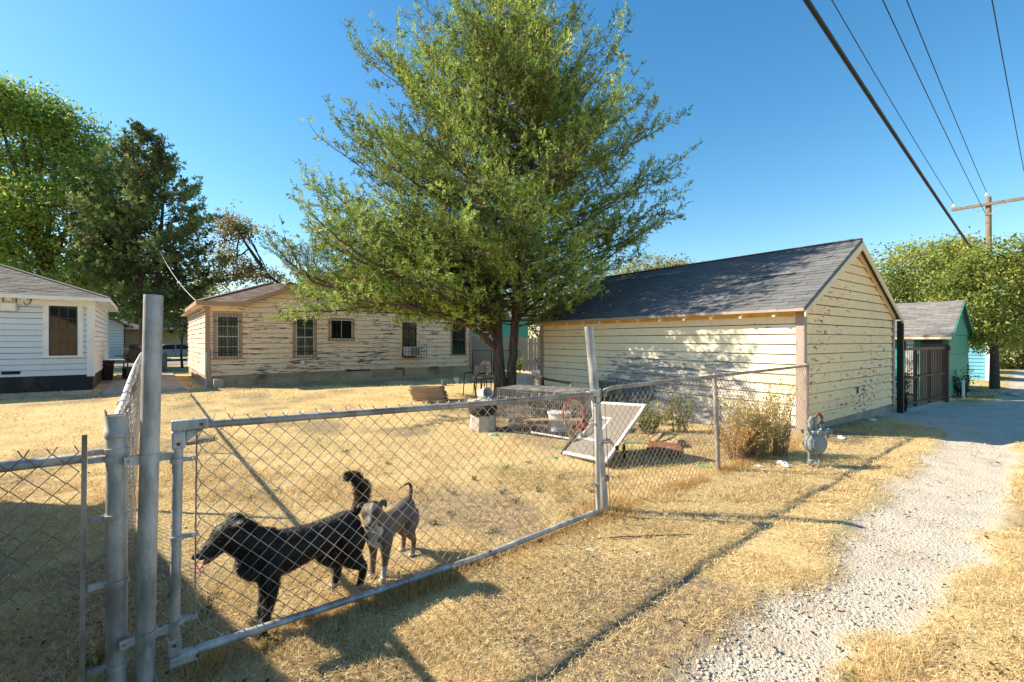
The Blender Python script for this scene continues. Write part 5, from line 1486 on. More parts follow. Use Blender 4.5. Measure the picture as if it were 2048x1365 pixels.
# bare crown showing left of the cedar
b = gbase(625, 34)
bt = empty('bare_tree', b, 0, 'leafless grey tree whose twigs show left of the large cedar', 'tree')
rg = np.random.default_rng(5); paths = []; rads = []
def grow(p, d, L, r, lev):
    n = 5; e = p + d * L
    P = quad_path(p, p + d * L * .5 + rg.normal(size=3) * L * .1, e, n); paths.append(P); rads.append(np.linspace(r, r * .6, n))
    if lev == 0: return
    for k in range(3 if lev > 1 else 4):
        nd = norm(d + rg.normal(size=3) * .55 + np.array([0, 0, .12])); f = rg.uniform(.5, 1)
        grow(P[int(f * (n - 1))], nd, L * rg.uniform(.55, .8), r * .58, lev - 1)
for k in range(4):
    grow(E3(-.3, 0, 5.0), norm(E3(rg.uniform(-.9, .2), rg.uniform(-.4, .4), 1.0)), 2.3, .07, 5)
paths.append(quad_path(E3(0, 0, -.2), E3(.1, 0, 2), E3(-.3, 0, 5.1), 8)); rads.append(np.linspace(.22, .12, 8))
V, F = tubes_np(paths[-1:], rads[-1:], 8); link('trunk', np_mesh('trunk', V, F, smooth=True), M['bark_dark'], bt)
V, F = tubes_np(paths[:-1], rads[:-1], 3); link('branch', np_mesh('branch', V, F), M['bark_dark'], bt)['kind'] = 'stuff'
# distant tree line that closes the view to the north
far_pal = [[.075, .10, .03], [.10, .125, .035], [.13, .14, .04], [.06, .08, .025]]
rr = random.Random(8)
far_labels = ['far street tree beyond the left picture edge', 'far street tree behind the bright green pecan', 'far street tree left of the dark cedar', 'far street tree behind the far white house', 'far street tree behind the small garden tree', 'far street tree at the left corner of the peeling house', 'far street tree behind the brown sparse oak', 'far street tree left of the peeling house gable', 'far street tree behind the peeling house gable', 'far street tree right of the peeling house gable', 'far street tree behind the big cedar trunk', 'far street tree behind the teal house', 'far street tree behind the garage roof']
for i, (px, dep, hpx) in enumerate(((-60, 70, 80), (60, 66, 110), (170, 75, 95), (260, 80, 70), (350, 72, 80), (430, 62, 70), (520, 66, 60), (640, 60, 60), (760, 64, 70), (880, 60, 60), (980, 70, 50), (1080, 58, 55), (1190, 62, 60))):
    b = gbase(px, dep); ls = []
    for k in range(7): ls.append((px + rr.uniform(-60, 60), 660 - rr.uniform(0, hpx), rr.uniform(28, 46), rr.uniform(20, 34)))
    broadleaf('street_tree', b, far_labels[i], px_clumps(px, dep, ls), [(0, 0, -.2), (0, 0, 3)], 90 + i, leaf=.46, per=7, dens=.6, pal=far_pal, tr=.25, group='far street trees along the horizon')

# ================================================================ pole and wires
M['pole_wood'] = plain('creosoted_pole', (.22, .17, .13), .9, .35, 3, bump=.6)
M['cable'] = plain('black_cable', (.015, .016, .018), .6, .2, 5)
pb = gbase(1977, 21.5); pb.z = -.2
po = empty('utility_pole', pb, 0, 'wooden utility pole with a crossarm above the alley trees', 'utility pole')
PT = 8.6
MB().tube([(0, 0, -.3), (0, 0, PT)], [.15, .10], 14).build('pole', M['pole_wood'], po, smooth=True)
arm = MB().box(-.06, .06, -1.35, 1.25, PT - .42, PT - .29).build('crossarm', M['pole_wood'], po, loc=(-.14, 0, 0))
for s_ in (-1, 1): MB().bar((-.21, s_ * .62, PT - .40), (-.15, s_ * .05, PT - .85), .03, .008, (1, 0, 0)).build('brace', M['galv_old'], po)
M['porcelain'] = plain('white_porcelain', (.75, .75, .73), .25, .05, 5)
ins = {}
for k, (x, y, z) in {'l': (-.14, 1.15, PT - .285), 'r': (-.14, -1.25, PT - .285), 't': (0, .05, PT + .02)}.items():
    o = MB().lathe([(.02, 0), (.02, .06), (.09, .07), (.09, .10), (.04, .12), (.06, .16), (.05, .2), (.02, .21)], (x, y, z), 12).build('insulator', M['porcelain'], po, smooth=True)
    ins[k] = Vector((x, y, z + .17)) + pb
def wire(name, a, far, r, label, sag=.4):
    """a: on the pole; far: (px, py, dep) of a point above the frame; the wire runs on past it"""
    b_ = at(*far); d = (b_ - a); e = a + d * 2.2
    pts = []
    for i in range(41):
        f = i / 40; p = a.lerp(e, f); p.z -= sag * 4 * (f / 1.0) * (1 - f) * 1.0; pts.append(p)
    # keep the measured point: lift the far end so that the sag passes through it
    s_ = sag * 4 * (1 / 2.2) * (1 - 1 / 2.2)
    for i, p in enumerate(pts): p.z += s_ * (i / 40) * 2.2
    q = MB(); q.tube(pts, r, 6); o = q.build(name, M['cable'], None, smooth=True)
    return tag(o, label, 'wire', 'overhead wires along the alley')
wire('power_wire', ins['l'], (1663, 0, 11.2), .011, 'thin wire from the left insulator of the crossarm')
wire('power_wire', pb + Vector((-.1, .1, PT - .75)), (1765, 0, 10.2), .011, 'thin wire meeting the pole below the crossarm')
wire('power_wire', ins['t'], (1813, 0, 10.5), .011, 'thin wire from the insulator on the pole top')
wire('power_wire', ins['r'], (1984, 0, 9.8), .011, 'thin wire from the right insulator of the crossarm at the picture edge')
wire('cable_bundle', pb + Vector((-.15, .12, 5.3)), (1612, 0, 7.0), .038, 'thick black cable bundle slanting across the sky', sag=.35)
# service drop to the peeling house corner and a wire crossing the left trees
q = MB(); a = Vector((HX - .1, HY - .1, 2.75)); e = at(318, 500, 24); pts = [a.lerp(e, f) - Vector((0, 0, 1.2 * f * (1 - f))) for f in np.linspace(0, 1, 20)]
M['white_cable'] = plain('grey_white_cable', (.6, .6, .58), .6, .1, 4)
q.tube(pts, .009, 5); tag(q.build('service_drop', M['white_cable'], None, smooth=True), 'pale service cable sagging to the corner of the peeling house', 'cable')
q = MB(); a = at(-80, 330, 19); e = at(318, 502, 24); pts = [a.lerp(e, f) - Vector((0, 0, .5 * f * (1 - f))) for f in np.linspace(0, 1, 20)]
q.tube(pts, .010, 5); tag(q.build('service_drop', M['cable'], None, smooth=True), 'thin cable crossing in front of the trees above the white house', 'cable')
# ================================================================ yard things
M['lumber'] = peel_mat('sawn_pine', (.50, .33, .19), (.36, .22, .12), .35, (1.0, 8, 8), (.42, .27, .15))
M['brown_wood'] = plain('brown_varnished_wood', (.16, .065, .03), .5, .35, 4)
M['grey_wood'] = peel_mat('grey_plywood', (.36, .33, .30), (.25, .23, .215), .45, (.9, 3, 3), (.30, .28, .255))
M['rubber'] = plain('black_rubber', (.018, .018, .019), .8, .35, 9, dirt=(.15, .12, .09), dirt_amt=.4)
M['grey_fabric'] = plain('grey_seat_fabric', (.22, .21, .20), .9, .2, 9)
M['white_plastic'] = plain('white_plastic', (.72, .72, .69), .45, .12, 5, dirt=(.4, .35, .28), dirt_amt=.4)
M['crate_wire'] = galv_mat('crate_wire', (.36, .36, .345), .4, .5, .35)
M['red_paint'] = plain('red_orange_paint', (.42, .05, .035), .45, .2, 8)
M['net'] = plain('dirty_net_cord', (.42, .33, .25), .9, .3, 9)
M['green_hose'] = plain('green_hose', (.03, .28, .16), .5, .15, 9)
M['meter'] = plain('grey_green_meter_paint', (.22, .265, .275), .6, .35, 14, dirt=(.10, .08, .06), dirt_amt=.7)
M['stone'] = plain('flat_stone', (.36, .29, .22), .95, .3, 5, dirt=(.18, .14, .1), dirt_amt=.5, bump=.8)
M['screen'] = plain('old_screen', (.10, .14, .155), .5, .3, 5, dirt=(.25, .24, .22), dirt_amt=.4)
M['black_metal'] = plain('black_metal', (.014, .014, .015), .45, .3, 6, dirt=(.12, .08, .05), dirt_amt=.35)

def heading(a, b): return math.atan2(b.y - a.y, b.x - a.x)

# ---- stack of planks and one loose plank
c = gp(858, 803); rz = THETA - R(90) + R(-3)
st = empty('lumber_stack', c, rz, 'low stack of sawn planks lying on the lawn in front of the peeling house', 'lumber')
rr = random.Random(2); z = .03
for k in range(10):
    for j in range(3):
        L = rr.uniform(.80, .92); x = rr.uniform(-.04, .04) - .01 * k
        o = MB().box(-L / 2, L / 2, -.068, .068, 0, .033).build('plank', M['lumber'], st, loc=(x, j * .145 + rr.uniform(-.02, .02), z), rot=(0, 0, rr.uniform(-.02, .02)))
    z += .0345
p_ = gp(868, 806)
tag(MB().box(-.30, .30, -.05, .05, 0, .03).build('plank', M['lumber'], None, loc=(p_.x, p_.y, p_.z + .012), rot=(0, 0, rz + .05)), 'loose plank lying in front of the plank stack', 'plank')

# ---- black armchair with a grey seat
c = gp(951, 793)
oc = empty('armchair', c, THETA + R(180 - 40), 'black steel armchair with a grey seat beside the cedar trunk', 'chair')
MB().lathe([(.02, 0), (.22, .005), (.24, .03), (.20, .06), (.02, .075)], (0, 0, .43), 18).build('seat', M['grey_fabric'], oc, smooth=True)
MB().box(-.235, -.195, -.20, .20, .55, .90).build('backrest', M['grey_fabric'], oc, bevel=.02)
for s_ in (-1, 1):
    MB().tube([(.26, s_ * .25, 0), (.22, s_ * .25, .42), (.20, s_ * .26, .62), (.12, s_ * .27, .66), (-.15, s_ * .26, .66)], .014, 8).build('leg', M['black_metal'], oc, smooth=True)
    MB().tube([(-.24, s_ * .24, 0), (-.20, s_ * .24, .44), (-.22, s_ * .20, .6)], .014, 8).build('leg', M['black_metal'], oc, smooth=True)
    MB().box(-.17, .15, s_ * .265 - .025, s_ * .265 + .025, .665, .69).build('armrest', M['black_metal'], oc, bevel=.008)
MB().tube([(.21, -.25, .42), (.21, .25, .42)], .012, 8).build('stretcher', M['black_metal'], oc, smooth=True)
# ---- round-backed grey chair behind it
c = gp(968, 788); c = c + Vector((.3, .5, 0))
gc = empty('round_chair', c, THETA + R(150), 'worn chair with a rounded grey back against the cedar trunk', 'chair')
MB().lathe([(.01, -.03), (.23, -.03), (.25, 0), (.23, .03), (.01, .03)], (0, 0, 0), 20, 'X').build('backrest', M['grey_fabric'], gc, smooth=True, loc=(-.2, 0, .74))
MB().box(-.22, .24, -.23, .23, .40, .47).build('seat', M['brown_wood'], gc, bevel=.02)
for (x, y) in ((.2, .2), (.2, -.2), (-.2, .2), (-.2, -.2)): MB().tube([(x, y, 0), (x * .95, y * .95, .41)], .016, 8).build('leg', M['black_metal'], gc, smooth=True)
# ---- brown slatted wooden chair
c = gp(984, 786); c = c + Vector((-.05, .2, 0))
bc = empty('wooden_chair', c, THETA + R(95), 'brown wooden chair with a slatted back leaning on the cedar trunk', 'chair')
MB().box(-.22, .20, -.22, .22, .42, .46).build('seat', M['brown_wood'], bc, bevel=.008)
for y in (-.20, .20): MB().bar((-.23, y, 0), (-.30, y, 1.02), .04, .03).build('leg', M['brown_wood'], bc); MB().bar((.17, y, 0), (.17, y, .42), .04, .04).build('leg', M['brown_wood'], bc)
for k in range(5): y = -.14 + k * .07; MB().bar((-.255, y, .48), (-.295, y, .98), .055, .012, (0, 1, 0)).build('slat', M['brown_wood'], bc)
MB().bar((-.30, -.22, 1.0), (-.30, .22, 1.0), .025, .07).build('crest_rail', M['brown_wood'], bc)

# ---- pedestal: concrete base, tyre, rubble, bucket
def blob(r, seed, n=12, m_=8, sq=(1, 1, 1), rough=.18, flat=.0):
    rg_ = random.Random(seed); q = MB(); vs_ = []; fs_ = []
    for i in range(m_ + 1):
        th_ = math.pi * i / m_
        for k in range(n):
            ph = 2 * math.pi * k / n; k_ = 1 + rg_.uniform(-rough, rough)
            vs_.append((r * sq[0] * math.sin(th_) * math.cos(ph) * k_, r * sq[1] * math.sin(th_) * math.sin(ph) * k_, r * sq[2] * math.cos(th_) * k_))
    for i in range(m_):
        for k in range(n): fs_.append((i * n + k, (i + 1) * n + k, (i + 1) * n + (k + 1) % n, i * n + (k + 1) % n))
    return q.add(vs_, fs_)
c = gp(966, 860); c.z -= .01
pb_ = empty('concrete_planter', c, .3, 'squat concrete pot under an old tyre left of the wire crate', 'planter')
MB().lathe([(.25, 0), (.26, .02), (.225, .27), (.20, .29), (.17, .28), (.17, .26)], (0, 0, 0), 9).build('pot', M['block'], pb_)
ty = empty('tyre', c + Vector((0, 0, .292)), 0, 'black car tyre lying on the concrete pot', 'tyre')
prof = [(.125, .02), (.15, .0), (.22, .0), (.255, .03), (.262, .08), (.255, .13), (.22, .16), (.15, .16), (.125, .14)]
MB().lathe(prof, (0, 0, 0), 28).build('tread', M['rubber'], ty, smooth=True)
z0 = c.z + .455
rub = [(-.14, -.02, .10, 'cinder block lying on the tyre, left end of the rubble'), (.02, -.08, .11, 'broken pale rubble lump on the tyre nearest the gate'), (.14, .02, .12, 'square grey block at the right end of the tyre rubble'), (-.02, .12, .11, 'rough rubble lump at the back of the tyre')]
for k, (x, y, h_, lb) in enumerate(rub):
    q = MB(); q.obox((0, 0, h_ / 2), (.10, .02, 0), (-.015, .075, 0), (0, 0, h_ / 2)) if k != 1 else q.add(blob(.10, k, 9, 5, (1, .8, .6), .2).v, blob(.10, k, 9, 5, (1, .8, .6), .2).f)
    o = q.build('rubble_block', M['block'], None, loc=(c.x + RGT[0] * x + FWD[0] * y, c.y + RGT[1] * x + FWD[1] * y, z0 + (.05 if k == 1 else 0)), rot=(0, 0, k * .7), bevel=.008)
    tag(o, lb, 'block', 'rubble on the tyre')
bk = empty('bucket', (c.x + RGT[0] * .02 + FWD[0] * .1, c.y + RGT[1] * .02 + FWD[1] * .1, z0 + .20), 0, 'white plastic bucket lying on its side on top of the rubble', 'bucket')
bk.rotation_euler = (R(78), 0, THETA - R(90) + R(35))
MB().lathe([(.085, -.12), (.10, .10), (.108, .10), (.108, .125), (.095, .125), (.08, -.11)], (0, 0, 0), 18).build('pail', M['white_plastic'], bk, smooth=True)
MB().tube([(.1 * math.cos(a), .1 * math.sin(a) * .4 - .06, .11 + .03 * math.sin(a)) for a in np.linspace(0, math.pi, 10)], .004, 5).build('handle', M['black_metal'], bk, smooth=True)
o = MB().obox((0, 0, .09), (.055, 0, 0), (0, .05, 0), (0, 0, .05)).build('rubble_block', M['block'], None, loc=(c.x + RGT[0] * -.24, c.y + RGT[1] * -.24, z0 - .05), rot=(0, .2, .5), bevel=.006)
tag(o, 'small block balanced on the tyre rim, far left', 'block', 'rubble on the tyre')

# ---- wire dog crate
F0 = gp(992, 862); F1 = gp(1166, 884); F0.z = F1.z = (F0.z + F1.z) / 2
e1 = (F1 - F0); CL = e1.length; rzc = heading(F0, F1)
cr = empty('dog_crate', F0, rzc, 'large wire dog crate standing behind the gate by the cedar', 'dog crate')
CD, CH_ = .78, .74
def wire_panel(w, h, nx, nz, fn, r=.0030):
    q = MB()
    for i in range(nx + 1):
        x = w * i / nx; q.tube([fn(x, 0), fn(x, h)], r * (1.6 if i in (0, nx) else 1), 4, cap=False)
    for k in range(nz + 1):
        z = h * k / nz; q.tube([fn(0, z), fn(w, z)], r * (1.6 if k in (0, nz) else 1.2), 4, cap=False)
    return q
wire_panel(CL, CH_, 44, 5, lambda x, z: (x, 0, z + .02)).build('front_panel', M['crate_wire'], cr)
wire_panel(CL, CH_, 44, 5, lambda x, z: (x, CD, z + .02)).build('back_panel', M['crate_wire'], cr)
wire_panel(CD, CH_, 18, 5, lambda x, z: (0, x, z + .02)).build('side_panel', M['crate_wire'], cr)
wire_panel(CD, CH_, 18, 5, lambda x, z: (CL, x, z + .02)).build('side_panel', M['crate_wire'], cr)
wire_panel(CL, CD, 10, 14, lambda x, y: (x, y, CH_ + .02 + .012 * math.sin(x * 5))).build('top_panel', M['crate_wire'], cr)
MB().box(.01, CL - .01, .01, CD - .01, .005, .02).build('tray', M['black_metal'], cr)
MB().tube([(.75, -.03, .05), (CL + .06, -.05, .02)], .02, 10).build('floor_bar', M['galv'], cr, smooth=True)
# things inside the crate
q = MB(); q.box(0, 1.15, 0, .16, 0, .02); tag(q.build('plank', M['lumber'], None, loc=F0 + Vector((math.cos(rzc) * .38 - math.sin(rzc) * .25, math.sin(rzc) * .38 + math.cos(rzc) * .25, .17)), rot=(0, R(-5), rzc + .05)), 'weathered plank lying aslant inside the wire crate', 'plank')
o = blob(.24, 5, 14, 8, (1.1, .9, .38), .25).build('straw_heap', M['lumber'], None, loc=F0 + Vector((math.cos(rzc) * .3 - math.sin(rzc) * .4, math.sin(rzc) * .3 + math.cos(rzc) * .4, .11))); tag(o, 'heap of straw bedding in the left end of the wire crate', 'straw')
o = MB().lathe([(.16, 0), (.19, .30), (.21, .31), (.21, .33), (.02, .34)], (0, 0, 0), 16).build('feed_tub', M['white_plastic'], None, smooth=True, loc=F0 + Vector((math.cos(rzc) * 1.0 - math.sin(rzc) * .5, math.sin(rzc) * 1.0 + math.cos(rzc) * .5, .022))); tag(o, 'pale feed tub inside the wire crate', 'tub')
o = MB().box(-.28, .28, -.2, .2, 0, .42).build('dark_box', M['black_metal'], None, bevel=.02, loc=F0 + Vector((math.cos(rzc) * 1.35 - math.sin(rzc) * 1.05, math.sin(rzc) * 1.35 + math.cos(rzc) * 1.05, .0)), rot=(0, 0, rzc)); tag(o, 'dark metal box standing behind the right end of the crate', 'box')
o = MB().box(-.35, .35, -.2, .2, 0, .5).build('dark_box', M['rubber'], None, bevel=.03, loc=F0 + Vector((math.cos(rzc) * .5 - math.sin(rzc) * 1.15, math.sin(rzc) * .5 + math.cos(rzc) * 1.15, .0)), rot=(0, 0, rzc + .2)); tag(o, 'dark box behind the left end of the crate at the tree foot', 'box')
# ---- black folding table frame by the garage
fa = at(1085, 758, 11.2); fb = at(1143, 768, 9.4); fc = at(1120, 805, 9.2); fd = gp(1100, 815)
q = MB(); q.bar(fa, fb, .03, .05); q.bar(fb, Vector((fc.x, fc.y, .0)), .03, .03); q.bar(fa, Vector((fa.x, fa.y, .0)), .03, .03); q.bar(fa + Vector((.35, .35, 0)), Vector((fa.x + .35, fa.y + .35, 0)), .03, .03)
tb = q.build('table_frame', M['black_metal'], None); tag(tb, 'rusty black table frame between the wire crate and the garage wall', 'frame')
# ---- white tub, junk and pot plant behind the trunk
c = gp(1046, 792); c = c + Vector((.6, .7, 0))
o = MB().lathe([(.34, 0), (.40, .5), (.42, .5), (.42, .54), (.36, .54), (.33, .06)], (0, 0, 0), 8).build('wash_tub', M['white_plastic'], None, loc=c, rot=(0, 0, .4)); tag(o, 'dirty white tub behind the cedar trunk', 'tub')
c2 = c + Vector((1.0, .1, 0)); o = MB().box(-.35, .35, -.3, .3, 0, .62).build('cabinet', M['white_plastic'], None, loc=c2, rot=(0, 0, .25), bevel=.015); tag(o, 'off-white cabinet between the cedar and the garage corner', 'cabinet')
mw = empty('garden_engine', c2 + Vector((0, 0, .62)), .3, 'black greasy garden engine lying on the off-white cabinet', 'engine')
q = blob(.22, 9, 10, 6, (1.2, .8, .6), .25); q.build('engine', M['black_metal'], mw, loc=(0, 0, .13))
MB().tube([(-.2, 0, .2), (-.45, .1, .42), (-.5, -.1, .42), (-.25, -.2, .2)], .013, 6).build('handle', M['black_metal'], mw, smooth=True)

# ---- basketball backboard and hoop
def L3(lat, dep, z): return Vector((RGT[0] * lat + FWD[0] * dep, RGT[1] * lat + FWD[1] * dep, z))
BLc = L3(.685, 6.36, .02); BRc = L3(1.11, 5.60, .02); TRc = L3(1.763, 6.10, .67)
e1 = (BRc - BLc); e2 = (TRc - BRc); W1 = e1.length; W2 = e2.length; ex = e2.normalized(); ey = -(e1 - ex * e1.dot(ex)).normalized(); ez = ex.cross(ey)
if ez.z < 0: ez = -ez; ex, ey = ex, ey
rot = Matrix((ex, ez.cross(ex), ez)).transposed().to_4x4()
bbd = empty('basketball_hoop', (0, 0, 0), 0, 'fallen basketball backboard with a red hoop leaning in the yard behind the post', 'basketball hoop')
bbd.matrix_world = Matrix.Translation(BLc) @ rot
sgn = 1 if (rot.to_3x3().transposed() @ e1).y > 0 else -1
t = NT('smoky_acrylic'); v = t.coord('Object'); a = t.noise(v, 4, 5)
M['acrylic'] = t.done(t.mix(a, (.15, .135, .115), (.22, .20, .17)), t.rng(a, .3, .7, .5, .75), spec=.25)
M['white_frame_p'] = plain('white_board_stripe', (.62, .62, .60), .5, .06, 6)
def brect(x0, x1, y0, y1, z0, z1): return MB().box(x0, x1, sgn * y0, sgn * y1, z0, z1)
brect(0, W2, 0, W1, 0, .012).build('backboard', M['acrylic'], bbd)
fr = .045
for (x0, x1, y0, y1) in ((0, W2, 0, fr), (0, W2, W1 - fr, W1), (0, fr, fr, W1 - fr), (W2 - fr, W2, fr, W1 - fr)):
    brect(x0, x1, y0, y1, -.006, .024).build('border', M['white_frame_p'] if y1 > .1 else M['black_metal'], bbd)
tx0, tx1, ty0, ty1, tw = W2 * .29, W2 * .72, .10, .44, .035
for (x0, x1, y0, y1) in ((tx0, tx1, ty0, ty0 + tw), (tx0, tx1, ty1 - tw, ty1), (tx0, tx0 + tw, ty0 + tw, ty1 - tw), (tx1 - tw, tx1, ty0 + tw, ty1 - tw)):
    brect(x0, x1, y0, y1, .0135, .0165).build('target_line', M['white_frame_p'], bbd)
rc = Vector((W2 * .5, sgn * .05, .29)); RR = .205
MB().tube([rc + Vector((RR * math.cos(a), 0, RR * math.sin(a))) for a in np.linspace(0, 2 * math.pi, 33)[:-1]], .012, 8, closed=True).build('rim', M['red_paint'], bbd, smooth=True)
q = MB(); q.box(W2 * .5 - .07, W2 * .5 + .07, sgn * .0, sgn * .11, .014, .03); q.bar((W2 * .5 - .05, sgn * .05, .03), (W2 * .5 - .06, sgn * .05, .10), .03, .02); q.bar((W2 * .5 + .05, sgn * .05, .03), (W2 * .5 + .06, sgn * .05, .10), .03, .02); q.build('bracket', M['red_paint'], bbd)
# net: cords fall from the rim under their own weight
dwn = rot.to_3x3().transposed() @ Vector((0, 0, -1)); q = MB(); rr = random.Random(6); nn = 16; rows = 7; pts = []
for i in range(nn):
    a = 2 * math.pi * i / nn; p0 = rc + Vector((RR * math.cos(a), 0, RR * math.sin(a)))
    line = []
    for k in range(rows):
        f = k / (rows - 1); c_ = rc.lerp(p0, 1 - .45 * f)
        line.append(p0.lerp(c_, min(1, f * 1.2)) + dwn * (.30 * f) + Vector((rr.uniform(-.02, .02), rr.uniform(-.03, .03) + sgn * .04 * f, rr.uniform(-.02, .02))))
    pts.append(line)
for i in range(nn):
    j = (i + 1) % nn
    q.tube([pts[i if k % 2 == 0 else j][k] for k in range(rows)], .0042, 4); q.tube([pts[j if k % 2 == 0 else i][k] for k in range(rows)], .0042, 4)
q.build('net', M['net'], bbd)['kind'] = 'stuff'
q = MB(); q.tube([Vector((W2 * .75, sgn * W1 * .6, -.02)), Vector((W2 * .75, sgn * W1 * .6, -.1)) ], .03, 8); q.build('mount', M['black_metal'], bbd)
pr = BRc.lerp(TRc, .45) - ez * .06
o = MB().tube([pr, Vector((pr.x + .15, pr.y + .1, .0))], .02, 8).build('prop_post', M['black_metal'], None, smooth=True); tag(o, 'short black prop holding up the fallen backboard', 'post')

# ---- things along the garage wall
def gar(s_, out, z): return Vector((8.85, 2.97, 0)) + Vector((math.sin(-GR) * s_ - math.cos(GR) * out, math.cos(GR) * s_ - math.sin(GR) * out, z))
for k, (s0, s1, lb) in enumerate(((3.05, 3.90, 'grey screen panel leaning on the garage wall, nearer the alley'), (3.98, 4.80, 'grey screen panel leaning on the garage wall, nearer the cedar'))):
    a0 = gar(s0, .26, .02); a1 = gar(s1, .26, .02); t0 = gar(s0, .06, .60); t1 = gar(s1, .06, .60)
    root = empty('window_screen', a0, 0, lb, 'screen', 'screens against the garage')
    n_ = (a1 - a0).cross(t0 - a0).normalized() * .015
    MB().prism([Vector((0, 0, 0)), a1 - a0, t1 - a0, t0 - a0], n_).build('screen', M['screen'], root)
    q = MB()
    for (p_, r_) in ((Vector((0, 0, 0)), a1 - a0), (t0 - a0, t1 - a0), (Vector((0, 0, 0)), t0 - a0), (a1 - a0, t1 - a0)): q.bar(p_ + n_ * .5, r_ + n_ * .5, .045, .035)
    q.build('frame', M['grey_wood'], root)
a0, a1, b0, b1 = gar(.75, .55, .03), gar(3.0, .62, .03), gar(.75, .10, .34), gar(3.0, .08, .30)
tag(MB().prism([a0, a1, b1, b0], (0, 0, -.015)).build('plywood_sheet', M['grey_wood'], None), 'weathered grey plywood sheet leaning low along the garage wall', 'plywood')
a0 = gp(1400, 905); tag(MB().bar(Vector((0, 0, .02)), Vector((.65, .28, .03)), .10, .02).build('plank', M['lumber'], None, loc=a0 + Vector((0, .8, 0))), 'short pale plank in the weeds beside the garage', 'plank')
a0 = gp(1335, 905); tag(MB().box(-.45, .4, -.22, .25, 0, .018).build('brown_board', M['rust'], None, loc=a0 + Vector((.1, .1, .008)), rot=(0, 0, .5)), 'flat rusty sheet lying on the grass behind the fence', 'sheet')
a0 = gp(1364, 893); tag(blob(.10, 3, 10, 6, (1.5, .7, .45), .2).build('rubber_scrap', M['rubber'], None, loc=a0 + Vector((0, 0, .04)), rot=(0, 0, .6)), 'dark rubber scrap lying beside the green hose', 'scrap')
for k, (pix, lb) in enumerate(((((1247, 888), (1283, 889), (1300, 890), (1320, 886), (1338, 880), (1350, 872)), 'green garden hose end curling behind the backboard'), (((1245, 903), (1266, 909), (1309, 915), (1340, 918), (1367, 923), (1389, 930), (1423, 938)), 'green garden hose trailing under the chain-link fence'))):
    pts = [gp(*p_, .012) for p_ in pix]
    P = np.array([tuple(p_) for p_ in pts]); s_ = np.linspace(0, len(P) - 1, 30); P = np.stack([np.interp(s_, np.arange(len(P)), P[:, j]) for j in range(3)], 1)
    for _ in range(4): P[1:-1] = (P[:-2] + 2 * P[1:-1] + P[2:]) / 4
    tag(MB().tube(P, .010, 8).build('garden_hose', M['green_hose'], None, smooth=True), lb, 'hose', 'garden hose pieces')
# ---- flat stone left, stick right
c = gp(392, 886); tag(blob(.30, 12, 16, 8, (1.0, .75, .22), .10).build('flat_stone', M['stone'], None, smooth=True, loc=c + Vector((0, .1, .02)), rot=(0, 0, .5)), 'flat brown stone lying on the lawn near the gate hinge', 'stone')
P = [gp(1195, 1081, .012), gp(1240, 1078, .014), gp(1290, 1076, .012), gp(1340, 1075, .016), gp(1395, 1073, .012)]
tag(MB().tube(P, [.004, .006, .007, .006, .003], 6).build('stick', M['bark_dark'], None, smooth=True), 'thin dry stick lying outside the gate', 'stick')

# ---- gas meter
c = gp(1630, 934)
gm_ = empty('gas_meter', c, THETA - R(90) + R(8), 'grey green gas meter on pipes at the fence end by the garage', 'gas meter')
MB().lathe([(.02, -.075), (.105, -.075), (.125, -.06), (.125, -.012), (.136, -.008), (.136, .008), (.125, .012), (.125, .06), (.105, .075), (.02, .075)], (0, 0, .30), 24, 'Y').build('case', M['meter'], gm_, smooth=True)
MB().lathe([(.07, -.088), (.095, -.082), (.10, -.074)], (0, 0, .30), 22, 'Y').build('cover', M['meter'], gm_, smooth=True)
for k in range(10):
    a = 2 * math.pi * k / 10; MB().lathe([(.007, -.016), (.007, .016)], (.129 * math.cos(a), 0, .30 + .129 * math.sin(a)), 6, 'Y').build('bolt', M['meter'], gm_)
MB().box(-.085, .085, -.065, .065, .415, .465).build('index_box', M['meter'], gm_, bevel=.010)
MB().lathe([(.034, -.012), (.034, .006), (.02, .008)], (0, -.072, .44), 14, 'Y').build('dial', M['meter'], gm_, smooth=True)
MB().tube([(-.075, 0, .45), (-.075, 0, .585), (-.055, 0, .625), (-.02, 0, .625), (.0, 0, .59), (.0, 0, .47)], .021, 12).build('inlet_pipe', M['meter'], gm_, smooth=True)
for z_ in (.50, .57): MB().lathe([(.022, 0), (.029, .003), (.029, .024), (.022, .027)], (-.075, 0, z_), 8).build('pipe_union', M['meter'], gm_)
MB().tube([(.0, 0, .56), (.005, 0, .635), (.03, 0, .665), (.075, 0, .665), (.095, 0, .635), (.095, 0, .60)], .017, 10).build('rusty_elbow', M['rust'], gm_, smooth=True)
MB().tube([(.095, 0, .61), (.095, 0, .50)], .019, 10).build('riser', M['meter'], gm_, smooth=True)
MB().lathe([(.019, 0), (.03, .004), (.03, .03), (.019, .034)], (.095, 0, .545), 8).build('pipe_union', M['rust'], gm_)
MB().lathe([(.02, 0), (.046, .01), (.05, .03), (.05, .045), (.03, .055), (.026, .11), (.038, .115), (.038, .135), (.01, .14)], (.085, 0, .445), 14, 'X').build('regulator', M['meter'], gm_, smooth=True)
MB().tube([(.19, 0, .44), (.19, 0, .36)], .014, 8).build('vent_pipe', M['meter'], gm_, smooth=True)
for x in (-.07, .08): MB().tube([(x, .02, -.05), (x, .01, .22)], .018, 10).build('pipe', M['meter'], gm_, smooth=True)
MB().lathe([(.02, 0), (.034, .01), (.034, .045), (.02, .055)], (-.07, -.01, .04), 8).build('valve', M['meter'], gm_)
MB().bar((-.07, -.03, .07), (.0, -.09, .07), .018, .012).build('valve_handle', M['meter'], gm_)

